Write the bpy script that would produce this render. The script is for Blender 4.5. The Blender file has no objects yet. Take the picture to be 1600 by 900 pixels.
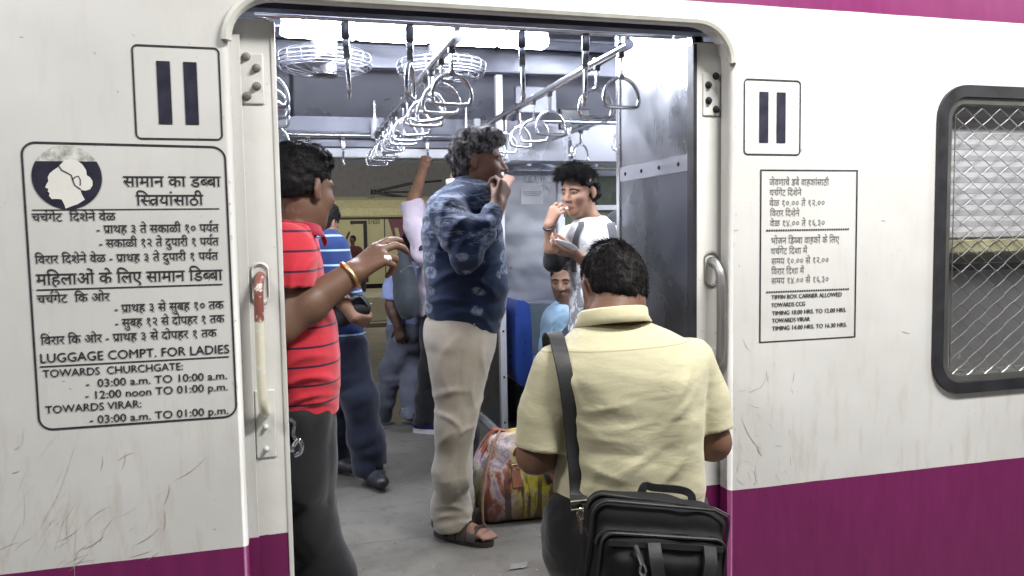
import bpy, bmesh, math, random
import numpy as np
from mathutils import Vector, Matrix, noise as mnoise

SC = bpy.context.scene
COL = SC.collection
R = math.radians

# ------------------------------------------------------------------ camera
CAM_F, YAW, PIT, ROL = 1241.36, 0.269256, 0.0709769, -0.0158860
CAM = np.array([0.0, -2.15, 1.28])
_f = np.array([math.sin(YAW)*math.cos(PIT), math.cos(YAW)*math.cos(PIT), -math.sin(PIT)])
_r0 = np.array([math.cos(YAW), -math.sin(YAW), 0.0])
_u0 = np.cross(_r0, _f)
_r = math.cos(ROL)*_r0 + math.sin(ROL)*_u0
_u = -math.sin(ROL)*_r0 + math.cos(ROL)*_u0
cd = bpy.data.cameras.new('camera')
co = bpy.data.objects.new('camera', cd); COL.objects.link(co)
cd.sensor_fit = 'HORIZONTAL'; cd.sensor_width = 36.0; cd.lens = 36.0*CAM_F/1600.0
cd.clip_start = 0.05; cd.clip_end = 500
M4 = Matrix(((_r[0], _u[0], -_f[0], CAM[0]), (_r[1], _u[1], -_f[1], CAM[1]), (_r[2], _u[2], -_f[2], CAM[2]), (0, 0, 0, 1)))
co.matrix_world = M4
SC.camera = co

def at(px, py, y):
    """measured position: the point of the photograph at depth y (metres inside the carriage wall)"""
    d = _f + (px-800)/CAM_F*_r - (py-450)/CAM_F*_u
    return CAM + d*((y-CAM[1])/d[1])

# ------------------------------------------------------------------ light
W = bpy.data.worlds.new('World'); SC.world = W; W.use_nodes = True
bg = W.node_tree.nodes['Background']
bg.inputs[0].default_value = (0.115, 0.115, 0.12, 1); bg.inputs[1].default_value = 0.75
SC.view_settings.view_transform = 'Standard'
SC.view_settings.look = 'None'
SC.view_settings.exposure = 0.0
SC.view_settings.gamma = 1.0

def area(name, loc, target, size, size_y, power, col=(1, 0.985, 0.96)):
    l = bpy.data.lights.new(name, 'AREA'); l.shape = 'RECTANGLE'; l.size = size; l.size_y = size_y
    l.energy = power; l.color = col
    o = bpy.data.objects.new(name, l); COL.objects.link(o)
    o.location = loc
    o.rotation_euler = (Vector(target)-Vector(loc)).to_track_quat('-Z', 'Y').to_euler()
    return o
# tube lamps under the platform canopy, behind and above the photographer
area('platform_lamp', (1.9, -1.5, 3.6), (1.5, -0.2, 0.5), 1.2, 0.25, 182)
area('platform_lamp', (-2.2, -1.7, 3.65), (-0.8, -0.2, 0.5), 1.2, 0.25, 84)
area('platform_lamp', (5.6, -1.6, 3.65), (4.4, -0.2, 0.5), 1.2, 0.25, 105)
# yard lights on the far side of the train
area('yard_lamp', (3.0, 18.0, 7.0), (1.0, 26, 0.5), 1.5, 0.5, 430, (1, 0.93, 0.75))
area('yard_lamp', (-6.0, 18.0, 7.0), (-6.0, 24, 0.0), 1.5, 0.5, 250, (1, 0.93, 0.78))
area('yard_lamp', (1.0, 9.0, 5.0), (1.0, 11, -1.2), 1.5, 0.5, 90, (1, 0.95, 0.82))

# ------------------------------------------------------------------ objects
def link(o, parent=None):
    COL.objects.link(o)
    if parent is not None: o.parent = parent
    return o
def tag(o, label=None, cat=None, group=None, kind=None):
    if label: o['label'] = label
    if cat: o['category'] = cat
    if group: o['group'] = group
    if kind: o['kind'] = kind
    return o
def empty(name, loc, label=None, cat=None, group=None, rz=0.0):
    o = bpy.data.objects.new(name, None); link(o)
    o.location = [float(v) for v in loc]; o.rotation_euler = (0, 0, rz); o.empty_display_size = 0.1
    return tag(o, label, cat, group)
def origin_of(p):
    return np.array(p.location) if p is not None else np.zeros(3)
def root_loc(p):
    v = np.zeros(3)
    while p is not None:
        v = v + np.array(p.location); p = p.parent
    return v
def mesh_obj(name, V, F, mat, parent=None, smooth=True, world=True, attrs=None):
    """V world coordinates; stored relative to the parent's place"""
    V = np.asarray(V, dtype=np.float32)
    if world and parent is not None: V = V - root_loc(parent).astype(np.float32)
    me = bpy.data.meshes.new(name)
    if isinstance(F, np.ndarray):
        nf, k = F.shape
        me.vertices.add(len(V)); me.vertices.foreach_set('co', np.ascontiguousarray(V).ravel())
        me.loops.add(nf*k); me.loops.foreach_set('vertex_index', F.astype(np.int32).ravel())
        me.polygons.add(nf); me.polygons.foreach_set('loop_start', np.arange(0, nf*k, k, dtype=np.int32))
        me.update(calc_edges=True)
    else:
        me.from_pydata([tuple(map(float, v)) for v in V], [], F); me.update()
    if smooth: me.polygons.foreach_set('use_smooth', np.ones(len(me.polygons), dtype=bool))
    if attrs:
        for n, a in attrs.items():
            at_ = me.attributes.new(n, 'FLOAT', 'POINT'); at_.data.foreach_set('value', np.asarray(a, dtype=np.float32))
    if mat: me.materials.append(mat)
    return link(bpy.data.objects.new(name, me), parent)
def copy_tree(o, parent=None):
    c = o.copy(); COL.objects.link(c)
    if parent is not None: c.parent = parent
    for ch in list(o.children): copy_tree(ch, c)
    return c

class MB:
    """collects shapes into one mesh"""
    def __init__(s): s.V = []; s.F = []
    def add(s, V, F):
        n = len(s.V); s.V += [tuple(map(float, v)) for v in V]; s.F += [tuple(i+n for i in f) for f in F]; return s
    def box(s, lo, hi, bev=0.0):
        lo = np.array(lo, float); hi = np.array(hi, float)
        if bev <= 0:
            x0, y0, z0 = lo; x1, y1, z1 = hi
            return s.add([(x0, y0, z0), (x1, y0, z0), (x1, y1, z0), (x0, y1, z0), (x0, y0, z1), (x1, y0, z1), (x1, y1, z1), (x0, y1, z1)],
                         [(0, 3, 2, 1), (4, 5, 6, 7), (0, 1, 5, 4), (1, 2, 6, 5), (2, 3, 7, 6), (3, 0, 4, 7)])
        bm = bmesh.new(); bmesh.ops.create_cube(bm, size=1)
        for v in bm.verts: v.co = Vector([(lo[i]+hi[i])/2+v.co[i]*(hi[i]-lo[i]) for i in range(3)])
        bmesh.ops.bevel(bm, geom=bm.edges[:], offset=bev, segments=2, affect='EDGES', profile=0.6)
        return s.bm(bm)
    def bm(s, bm):
        bm.verts.index_update()
        s.add([v.co[:] for v in bm.verts], [[v.index for v in f.verts] for f in bm.faces]); bm.free(); return s
    def tube(s, pts, r, seg=10, closed=False, cap=True, flat=None):
        pts = [np.array(p, float) for p in pts]; n = len(pts)
        rr = r if hasattr(r, '__len__') else [r]*n
        V = []; F = []; nrm = None
        for i in range(n):
            if closed: t = pts[(i+1) % n]-pts[i-1]
            else: t = pts[min(i+1, n-1)]-pts[max(i-1, 0)]
            t = t/(np.linalg.norm(t)+1e-9)
            if nrm is None:
                a = np.array([0, 0, 1.0]) if abs(t[2]) < 0.9 else np.array([1.0, 0, 0])
                if flat is not None: a = np.array(flat, float)
                nrm = a-t*(a@t)
            else: nrm = nrm-t*(nrm@t)
            nrm = nrm/(np.linalg.norm(nrm)+1e-9); b = np.cross(t, nrm)
            for k in range(seg):
                a = 2*math.pi*k/seg
                V.append(pts[i]+rr[i]*(math.cos(a)*nrm+math.sin(a)*b))
        m = n if closed else n-1
        for i in range(m):
            for k in range(seg):
                j = (i+1) % n
                F.append((i*seg+k, i*seg+(k+1) % seg, j*seg+(k+1) % seg, j*seg+k))
        if cap and not closed:
            F.append(tuple(range(seg))[::-1]); F.append(tuple((n-1)*seg+k for k in range(seg)))
        return s.add(V, F)
    def cyl(s, a, b, r, seg=16, r2=None): return s.tube([a, b], [r, r if r2 is None else r2], seg)
    def ribbon(s, pts, side, w, th):
        """flat strap through pts; side = width direction per point or one vector"""
        pts = [np.array(p, float) for p in pts]; n = len(pts); V = []
        for i in range(n):
            t = pts[min(i+1, n-1)]-pts[max(i-1, 0)]; t /= np.linalg.norm(t)+1e-9
            sd = np.array(side[i] if np.ndim(side) == 2 else side, float); sd = sd-t*(sd@t); sd /= np.linalg.norm(sd)+1e-9
            nn = np.cross(t, sd)
            for a, b in ((-1, -1), (1, -1), (1, 1), (-1, 1)): V.append(pts[i]+sd*a*w/2+nn*b*th/2)
        F = []
        for i in range(n-1):
            for k in range(4): F.append((i*4+k, i*4+(k+1) % 4, i*4+4+(k+1) % 4, i*4+4+k))
        F += [(3, 2, 1, 0), tuple((n-1)*4+k for k in range(4))]
        return s.add(V, F)
    def lathe(s, prof, c, axis='z', seg=24):
        V = []; F = []
        for (r, h) in prof:
            for k in range(seg):
                a = 2*math.pi*k/seg; u, v = r*math.cos(a), r*math.sin(a)
                p = {'z': (u, v, h), 'y': (u, h, v), 'x': (h, u, v)}[axis]
                V.append((c[0]+p[0], c[1]+p[1], c[2]+p[2]))
        for i in range(len(prof)-1):
            for k in range(seg): F.append((i*seg+k, i*seg+(k+1) % seg, (i+1)*seg+(k+1) % seg, (i+1)*seg+k))
        return s.add(V, F)
    def build(s, name, mat, parent=None, smooth=False, angle=None):
        o = mesh_obj(name, s.V, s.F, mat, parent, smooth=False)
        bm = bmesh.new(); bm.from_mesh(o.data); bmesh.ops.recalc_face_normals(bm, faces=bm.faces[:])
        if smooth:
            for f in bm.faces: f.smooth = True
            lim = math.cos(R(angle or 40))
            for e in bm.edges:
                if len(e.link_faces) == 2 and e.link_faces[0].normal.dot(e.link_faces[1].normal) < lim: e.smooth = False
        bm.to_mesh(o.data); bm.free()
        return o

def smooth_path(pts, n=8, closed=False):
    pts = [np.array(p, float) for p in pts]; m = len(pts); out = []
    rng = m if closed else m-1
    for i in range(rng):
        p0 = pts[(i-1) % m] if closed or i > 0 else 2*pts[0]-pts[1]
        p1 = pts[i]; p2 = pts[(i+1) % m]
        p3 = pts[(i+2) % m] if closed or i+2 < m else 2*pts[-1]-pts[-2]
        for k in range(n):
            t = k/n
            out.append(0.5*((2*p1)+(-p0+p2)*t+(2*p0-5*p1+4*p2-p3)*t*t+(-p0+3*p1-3*p2+p3)*t**3))
    if not closed: out.append(pts[-1])
    return out

# ------------------------------------------------------------------ materials
class NT:
    def __init__(s, name):
        s.m = bpy.data.materials.new(name); s.m.use_nodes = True
        s.t = s.m.node_tree; s.b = s.t.nodes['Principled BSDF']
    def n(s, typ, **kw):
        nd = s.t.nodes.new(typ)
        for k, v in kw.items():
            if k in nd.inputs: s.set(nd.inputs[k], v)
            elif k.startswith('i') and k[1:].isdigit(): s.set(nd.inputs[int(k[1:])], v)
            else: setattr(nd, k, v)
        return nd
    def set(s, sock, v):
        if isinstance(v, bpy.types.NodeSocket): s.t.links.new(v, sock)
        elif isinstance(v, bpy.types.Node): s.t.links.new(v.outputs[0], sock)
        else:
            if sock.type == 'RGBA' and len(v) == 3: v = (*v, 1)
            sock.default_value = v
    def math(s, op, a, b=0.0, c=0.0, clamp=False):
        return s.n('ShaderNodeMath', operation=op, use_clamp=clamp, i0=a, i1=b, i2=c).outputs[0]
    def mix(s, f, a, b, mode='MIX'):
        nd = s.t.nodes.new('ShaderNodeMix'); nd.data_type = 'RGBA'; nd.blend_type = mode
        s.set(nd.inputs[0], f); s.set(nd.inputs[6], a); s.set(nd.inputs[7], b); return nd.outputs[2]
    def coord(s, scale=(1, 1, 1), loc=(0, 0, 0), rot=(0, 0, 0)):
        tc = s.n('ShaderNodeTexCoord')
        mp = s.n('ShaderNodeMapping'); s.t.links.new(tc.outputs['Object'], mp.inputs['Vector'])
        mp.inputs['Location'].default_value = loc; mp.inputs['Rotation'].default_value = rot; mp.inputs['Scale'].default_value = scale
        return mp.outputs[0]
    def noise(s, vec, scale, detail=3.0, rough=0.55, dist=0.0):
        nd = s.n('ShaderNodeTexNoise'); s.set(nd.inputs['Vector'], vec)
        nd.inputs['Scale'].default_value = scale; nd.inputs['Detail'].default_value = detail
        nd.inputs['Roughness'].default_value = rough; nd.inputs['Distortion'].default_value = dist
        return nd.outputs[0]
    def ramp(s, f, *stops):
        nd = s.n('ShaderNodeValToRGB'); s.set(nd.inputs[0], f); e = nd.color_ramp.elements
        while len(e) < len(stops): e.new(0.5)
        for i, (p, c) in enumerate(stops):
            e[i].position = p; e[i].color = (c, c, c, 1) if isinstance(c, (int, float)) else (*c, 1)
        return nd.outputs[0]
    def rng(s, f, a, b, c=0.0, d=1.0):
        return s.n('ShaderNodeMapRange', i0=f, i1=a, i2=b, i3=c, i4=d).outputs[0]
    def bump(s, h, strength=0.3, dist=0.01, normal=None):
        nd = s.n('ShaderNodeBump'); s.set(nd.inputs['Height'], h)
        nd.inputs['Strength'].default_value = strength; nd.inputs['Distance'].default_value = dist
        if normal is not None: s.set(nd.inputs['Normal'], normal)
        s.set(s.b.inputs['Normal'], nd.outputs[0]); return nd.outputs[0]
    def attr(s, name): return s.n('ShaderNodeAttribute', attribute_name=name).outputs['Fac']
    def out(s, col=None, rough=None, metal=None, spec=None):
        if col is not None: s.set(s.b.inputs['Base Color'], col)
        if rough is not None: s.set(s.b.inputs['Roughness'], rough)
        if metal is not None: s.set(s.b.inputs['Metallic'], metal)
        if spec is not None: s.set(s.b.inputs['Specular IOR Level'], spec)
        return s.m

def plain(name, col, rough=0.5, metal=0.0, var=0.25, scale=12.0, bump=0.05):
    t = NT(name); v = t.coord(); nz = t.noise(v, scale, 4)
    c = t.mix(t.rng(nz, 0.3, 0.7, 0, 1), tuple(x*(1-var) for x in col), tuple(min(1, x*(1+var)) for x in col))
    r = t.rng(nz, 0.3, 0.7, max(0.03, rough-0.1), min(1, rough+0.1))
    if bump: t.bump(t.noise(v, scale*6, 3), bump, 0.003)
    return t.out(c, r, metal)
def emit(name, col, strength):
    t = NT(name); t.set(t.b.inputs['Emission Color'], col); t.b.inputs['Emission Strength'].default_value = strength
    return t.out(col, 0.6)
# ================================================================== materials of the carriage
def mat_paint():
    """cream white body paint with maroon bands, grime and faint rust wash"""
    t = NT('carriage_paint'); v = t.coord()
    sep = t.n('ShaderNodeSeparateXYZ', i0=v); z = sep.outputs[2]; x = sep.outputs[0]
    wob = t.math('MULTIPLY', t.math('SUBTRACT', t.noise(t.coord((1, 1, 1)), 5.0, 3), 0.5), 0.006)
    zz = t.math('ADD', z, wob)
    band = t.math('MAXIMUM', t.math('LESS_THAN', zz, 0.466), t.math('GREATER_THAN', zz, 1.945))
    n1 = t.noise(v, 2.2, 5, 0.6); n2 = t.noise(t.coord((9, 9, 1.6)), 3.0, 5, 0.65); n3 = t.noise(v, 60, 3)
    cream = t.mix(t.rng(n1, 0.3, 0.72), (0.585, 0.58, 0.555), (0.665, 0.66, 0.645))
    low = t.rng(z, 1.0, 0.45, 0, 1)                    # splash dirt belongs to the lower body
    dirt = t.math('MULTIPLY', t.rng(n2, 0.52, 0.78), t.math('ADD', t.math('MULTIPLY', low, 0.5), 0.16), clamp=True)
    cream = t.mix(dirt, cream, (0.40, 0.34, 0.28))
    spk = t.rng(t.noise(v, 34, 2), 0.735, 0.765)
    cream = t.mix(t.math('MULTIPLY', spk, 0.45), cream, (0.24, 0.19, 0.15))
    mar = t.mix(t.rng(n2, 0.35, 0.75), (0.148, 0.009, 0.080), (0.188, 0.014, 0.106))
    col = t.mix(band, cream, mar)
    t.bump(t.math('ADD', t.math('MULTIPLY', t.noise(v, 3.0, 2), 1.0), t.math('MULTIPLY', n3, 0.03)), 0.25, 0.02)
    return t.out(col, t.rng(n1, 0.3, 0.7, 0.34, 0.5), 0.0)
def mat_steel(name='brushed_steel', col=(0.52, 0.53, 0.56), rough=0.3, stretch=(2, 2, 40), dents=0.5):
    t = NT(name); v = t.coord()
    sm = t.noise(v, 2.3, 4, 0.6, 0.6); br = t.noise(t.coord(stretch), 5, 3)
    c = t.mix(t.rng(sm, 0.3, 0.7), tuple(x*0.8 for x in col), col)
    r = t.math('ADD', t.rng(sm, 0.3, 0.7, rough-0.1, rough+0.14), t.math('MULTIPLY', t.math('SUBTRACT', br, 0.5), 0.16))
    t.bump(t.math('ADD', t.math('MULTIPLY', t.noise(v, 2.6, 2), 1.0), t.math('MULTIPLY', br, 0.02)), dents, 0.05)
    return t.out(c, r, 0.95)
def mat_floor():
    t = NT('carriage_floor'); v = t.coord()
    n1 = t.noise(v, 1.3, 6, 0.62); n2 = t.noise(v, 9, 5, 0.7); n3 = t.noise(v, 90, 2)
    c = t.mix(t.rng(n1, 0.3, 0.7), (0.105, 0.099, 0.086), (0.165, 0.157, 0.140))
    c = t.mix(t.math('MULTIPLY', t.rng(n2, 0.52, 0.66), 0.6), c, (0.075, 0.069, 0.060)); c = t.mix(t.math('MULTIPLY', t.rng(t.noise(t.coord((1, 1, 1), (7, 3, 0)), 2.6, 5, 0.7, 0.8), 0.54, 0.70), 0.5), c, (0.075, 0.068, 0.058))
    c = t.mix(t.math('MULTIPLY', t.rng(n3, 0.62, 0.75), 0.35), c, (0.25, 0.24, 0.225))
    sep = t.n('ShaderNodeSeparateXYZ', i0=v)
    seam = t.math('LESS_THAN', t.math('ABSOLUTE', t.math('SUBTRACT', t.math('MODULO', t.math('ADD', sep.outputs[1], 0.06), 0.78), 0.39)), 0.0035)
    c = t.mix(t.math('MULTIPLY', seam, 0.55), c, (0.04, 0.04, 0.04))
    t.bump(t.math('ADD', n2, t.math('MULTIPLY', n3, 0.3)), 0.25, 0.004)
    return t.out(c, t.rng(n1, 0.3, 0.7, 0.38, 0.62), 0.0)
PAINT = mat_paint(); PAINT2 = mat_paint()
STEEL = mat_steel()
STEELP = mat_steel('partition_steel', (0.40, 0.41, 0.435), 0.30, (40, 40, 2), 0.5)
CHROME = mat_steel('polished_steel', (0.72, 0.73, 0.76), 0.17, (3, 3, 3), 0.0)
DUCT = mat_steel('ceiling_steel', (0.30, 0.31, 0.36), 0.36, (2, 30, 30), 0.4)
LEAFP = plain('door_paint', (0.66, 0.66, 0.63), 0.42, var=0.08, scale=7)
WHITEP = plain('white_enamel', (0.80, 0.81, 0.84), 0.35, var=0.05)
RIMP = plain('rim_paint', (0.55, 0.55, 0.50), 0.45, var=0.15)
RECESS = plain('recess_grey', (0.20, 0.20, 0.18), 0.5)
OLIVE = plain('olive_frame', (0.30, 0.29, 0.19), 0.45, 0.2)
RUBBER = plain('black_rubber', (0.02, 0.02, 0.024), 0.5)
INK = plain('sign_ink', (0.028, 0.028, 0.034), 0.5, var=0.3, scale=40, bump=0)
INKB = plain('bar_ink', (0.022, 0.022, 0.040), 0.42, var=0.2, scale=20, bump=0)
INKG = plain('faded_ink', (0.17, 0.165, 0.16), 0.5, var=0.3, scale=60, bump=0)
BLUEP = plain('blue_moulded_plastic', (0.035, 0.085, 0.36), 0.35, var=0.12)
DARKM = plain('dark_metal', (0.035, 0.035, 0.04), 0.4, 0.6)
NAVYP = plain('door_header_paint', (0.07, 0.075, 0.11), 0.45)
MAROON = plain('maroon_paint', (0.18, 0.025, 0.125), 0.45, var=0.1)

# ================================================================== ground
def ground_mat(name, c1, c2, scale=2.0, rough=0.85):
    t = NT(name); v = t.coord(); n = t.noise(v, scale, 6, 0.65); m = t.noise(v, scale*14, 4, 0.7)
    c = t.mix(t.rng(n, 0.3, 0.7), c1, c2); c = t.mix(t.math('MULTIPLY', t.rng(m, 0.5, 0.75), 0.5), c, tuple(x*0.5 for x in c1))
    t.bump(t.math('ADD', n, m), 0.4, 0.02); return t.out(c, rough)
g = MB().add([(-90, -60, -1.2), (90, -60, -1.2), (90, 160, -1.2), (-90, 160, -1.2)], [(0, 1, 2, 3)]).build('ground', ground_mat('ballast', (0.17, 0.155, 0.125), (0.26, 0.24, 0.20), 1.2)); tag(g, kind='structure')
pf = MB().box((-12, -9, -1.19), (14, -0.12, -0.33), 0.01).build('platform', ground_mat('platform_concrete', (0.17, 0.165, 0.155), (0.26, 0.255, 0.24), 1.0)); tag(pf, kind='structure')
fp = MB().box((-40, 20.4, -1.19), (45, 24.0, -0.50), 0.02).build('far_platform', ground_mat('far_platform_concrete', (0.30, 0.28, 0.22), (0.42, 0.40, 0.31), 0.6)); tag(fp, kind='structure')
trk = MB()
for dy in (0, 1.68): trk.box((-60, 25.8+dy, -1.19), (60, 25.8+dy+0.07, -1.03))
o = trk.build('railway_track', plain('rail_steel', (0.09, 0.075, 0.06), 0.5, 0.4)); tag(o, kind='structure')
dr = MB().box((-60, 19.0, -1.196), (60, 19.9, -1.19)).build('drain', plain('drain_dark', (0.03, 0.022, 0.016), 0.9)); tag(dr, kind='structure')
cp = MB().box((-60, 4.6, -1.197), (60, 12.6, -1.192)).build('path', ground_mat('yard_concrete', (0.20, 0.185, 0.15), (0.28, 0.26, 0.22), 0.5)); tag(cp, kind='structure')

# ================================================================== the carriage
CX0, CX1 = -3.4, 5.2
car = empty('train_carriage', (0.57, 0, -1.0), 'white suburban train carriage with maroon bands and a wide open doorway', 'train carriage')

def rrect(x0, x1, z0, z1, r, rb=None, n=8):
    """rounded rectangle outline (x, z), anticlockwise seen from -y"""
    rb = r if rb is None else rb; P = []
    def arc(cx, cz, a0, rad):
        if rad < 1e-6: P.append((cx, cz)); return
        for k in range(n+1):
            a = R(a0+90*k/n); P.append((cx+rad*math.cos(a), cz+rad*math.sin(a)))
    arc(x1-rb, z0+rb, -90, rb); arc(x1-r, z1-r, 0, r); arc(x0+r, z1-r, 90, r); arc(x0+rb, z0+rb, 180, rb)
    return P
HX0, HX1, HZ1, HR = -0.137, 1.283, 1.885, 0.115
WX0, WX1, WZ0, WZ1, WR = 2.045, 3.30, 0.725, 1.722, 0.10
def door_out(e): return rrect(HX0+e, HX1-e, -0.05, HZ1-e, max(HR-e, 0.03), 0)
def win_out(e): return rrect(WX0+e, WX1-e, WZ0+e, WZ1-e, max(WR-e, 0.02))
bm = bmesh.new()
def loop(pts, y):
    vs = [bm.verts.new((x, y, z)) for x, z in pts]
    return vs
def edges(vs, bm=bm): return [bm.edges.new((vs[i], vs[(i+1) % len(vs)])) for i in range(len(vs))]
BE = 0.014
es = edges(loop([(CX0, -1.0), (CX1, -1.0), (CX1, 2.35), (CX0, 2.35)], 0))
d0 = loop(door_out(-BE), 0); es += edges(d0)
w0 = loop(win_out(0), 0); es += edges(w0)
bmesh.ops.triangle_fill(bm, use_beauty=True, use_dissolve=False, edges=es)
prev = d0
for k in range(1, 6):
    a = R(90*k/5); nv = loop(door_out(-BE+BE*math.sin(a)), BE*(1-math.cos(a)))
    for i in range(len(nv)):
        f = bm.faces.new((prev[i], prev[(i+1) % len(nv)], nv[(i+1) % len(nv)], nv[i])); f.smooth = True
    prev = nv
nv = loop(door_out(0), 0.055)
for i in range(len(nv)): bm.faces.new((prev[i], prev[(i+1) % len(nv)], nv[(i+1) % len(nv)], nv[i]))
nv2 = loop(win_out(0), 0.05)
for i in range(len(nv2)): bm.faces.new((w0[i], w0[(i+1) % len(nv2)], nv2[(i+1) % len(nv2)], nv2[i]))
mb = MB(); sm = None
bmesh.ops.recalc_face_normals(bm, faces=bm.faces[:])
me = bpy.data.meshes.new('side_wall'); bm.to_mesh(me); bm.free()
for v in me.vertices: v.co -= Vector(car.location)
sw = bpy.data.objects.new('side_wall', me); me.materials.append(PAINT); link(sw, car)
# the object coordinate of the paint must be the carriage's own height
for nd in list(PAINT.node_tree.nodes)+list(PAINT2.node_tree.nodes):
    if nd.type == 'MAPPING' and tuple(nd.inputs['Scale'].default_value) == (1.0, 1.0, 1.0): nd.inputs['Location'].default_value = (0.57, 0, -1.0)

# raised rim over the doorway, running down both corners
pts = [(x, z) for x, z in door_out(-0.004) if z > 1.70]
pts = [p for p in pts]
pts.sort(key=lambda p: -math.atan2(p[1]-1.5, p[0]-0.573) if True else 0)
rim = MB().tube([(x, -0.004, z) for x, z in pts], 0.0135, 8)
rim.build('door_rim', RIMP, car, smooth=True)
# header strip inside the top of the doorway
MB().box((-0.5, 0.112, 1.886), (1.65, 0.16, 2.3)).build('door_header', NAVYP, car)
MB().box((-0.5, 0.16, 1.905), (1.65, 0.235, 2.3)).build('door_track', DUCT, car)

# floor, ceiling, far side
FLOOR = mat_floor()
MB().box((CX0, 0.03, -0.12), (CX1, 3.16, 0.0)).build('floor', FLOOR, car)
MB().box((-0.30, 3.06, 0.0005), (1.45, 3.16, 0.014), 0.004).build('sill', STEEL, car)
MB().box((-0.15, 0.0, -0.10), (1.30, 0.06, 0.008), 0.004).build('sill', STEEL, car)
c = MB()
c.add([(CX0, 0.1, 2.02), (CX1, 0.1, 2.02), (CX1, 0.75, 2.36), (CX0, 0.75, 2.36), (CX0, 2.55, 2.36), (CX1, 2.55, 2.36), (CX1, 3.10, 2.02), (CX0, 3.10, 2.02)],
      [(3, 2, 5, 4)])
COVE = mat_steel('cove_steel', (0.46, 0.47, 0.52), 0.45, (2, 30, 30), 0.3)
c.build('ceiling', mat_steel('dark_ceiling', (0.16, 0.165, 0.20), 0.42, (2, 30, 30), 0.3), car)
CV = plain('cove_enamel', (0.27, 0.275, 0.31), 0.32, 0.25, 0.12, scale=3)
MB().add([(CX0, 3.10, 2.02), (CX1, 3.10, 2.02), (CX1, 2.55, 2.36), (CX0, 2.55, 2.36)], [(0, 1, 2, 3)]).build('cove_panel', CV, car)
MB().add([(CX0, 0.1, 2.02), (CX1, 0.1, 2.02), (CX1, 0.75, 2.36), (CX0, 0.75, 2.36)], [(0, 1, 2, 3)]).build('cove_panel', CV, car)
for xx in (-0.7, 0.02, 0.74, 1.46, 2.18, 2.9):
    MB().add([(xx, 3.088, 2.022), (xx+0.02, 3.088, 2.022), (xx+0.02, 2.542, 2.358), (xx, 2.542, 2.358)], [(0, 1, 2, 3)]).build('joint_strip', DUCT, car)
d = MB()
for y0, w, h in ((1.62, 0.10, 0.09), (2.02, 0.22, 0.05), (2.46, 0.06, 0.14)):
    d.box((CX0, y0, 2.357-h), (CX1, y0+w, 2.357), 0.012)
d.box((CX0, 0.82, 2.27), (CX1, 0.98, 2.355), 0.015)
d.build('ceiling_duct', DUCT, car)
# roof shell so that no light leaks in
MB().box((CX0, 0.0, 2.40), (CX1, 3.25, 2.46)).build('roof', LEAFP, car)
def end_wall(x):
    MB().box((x-0.03, 0.06, 0), (x+0.03, 3.12, 2.4)).build('end_wall', STEELP, car)
end_wall(CX0+0.03); end_wall(CX1-0.03)
COVED = mat_steel('dull_steel', (0.22, 0.225, 0.26), 0.5, (2, 30, 30), 0.2)
# far side wall: doorway x -0.14..1.285, panel, windows
fw = MB(); Y0, Y1 = 3.10, 3.22
fw.box((CX0, Y0, 0), (-0.14, Y1, 2.4)); fw.box((1.285, Y0, 0), (1.78, Y1, 2.4))
fw.box((1.78, Y0, 0), (3.4, Y1, 0.80)); MB().box((1.78, Y0, 1.70), (3.4, Y1, 2.4)).box((1.285, 3.086, 1.66), (1.78, 3.098, 2.03)).build('upper_lining', CV, car); fw.box((3.4, Y0, 0), (CX1, Y1, 2.4))
fw.box((-0.14, Y0, 1.935), (1.285, Y1, 2.4))
fw.build('far_wall', STEELP, car)
MB().box((-0.30, 3.03, 1.765), (1.42, 3.19, 1.825), 0.01).build('far_door_header', WHITEP, car)
MB().box((-0.30, 3.05, 1.832), (1.42, 3.17, 1.932), 0.004).build('far_door_track', COVED, car)
MB().box((-0.30, 3.088, 1.936), (1.42, 3.098, 2.03)).build('far_cover_strip', COVED, car)
# riveted cover strip and lower blue-grey lining of the far wall
MB().box((1.29, 3.085, 0.775), (1.775, 3.098, 0.79)).build('wall_strip', STEEL, car)
LIN = plain('blue_grey_laminate', (0.085, 0.11, 0.12), 0.4, var=0.1)
MB().box((1.29, 3.088, 0.0), (3.4, 3.098, 0.772)).build('wall_lining', LIN, car)
wf = MB()
for a, b in (((1.78, 3.07, 0.80), (1.83, 3.20, 1.70)), ((3.35, 3.07, 0.80), (3.40, 3.20, 1.70)), ((1.83, 3.07, 0.80), (3.35, 3.20, 0.84)), ((1.83, 3.07, 1.66), (3.35, 3.20, 1.70)), ((1.83, 3.08, 1.42), (3.35, 3.15, 1.455))):
    wf.box(a, b, 0.004)
fwin = wf.build('far_window_frame', WHITEP, car)
GREENG = plain('far_window_pane', (0.10, 0.125, 0.075), 0.25, var=0.45, scale=6, bump=0)
MB().box((1.83, 3.13, 0.84), (3.35, 3.136, 1.66)).build('pane', GREENG, fwin)

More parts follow.
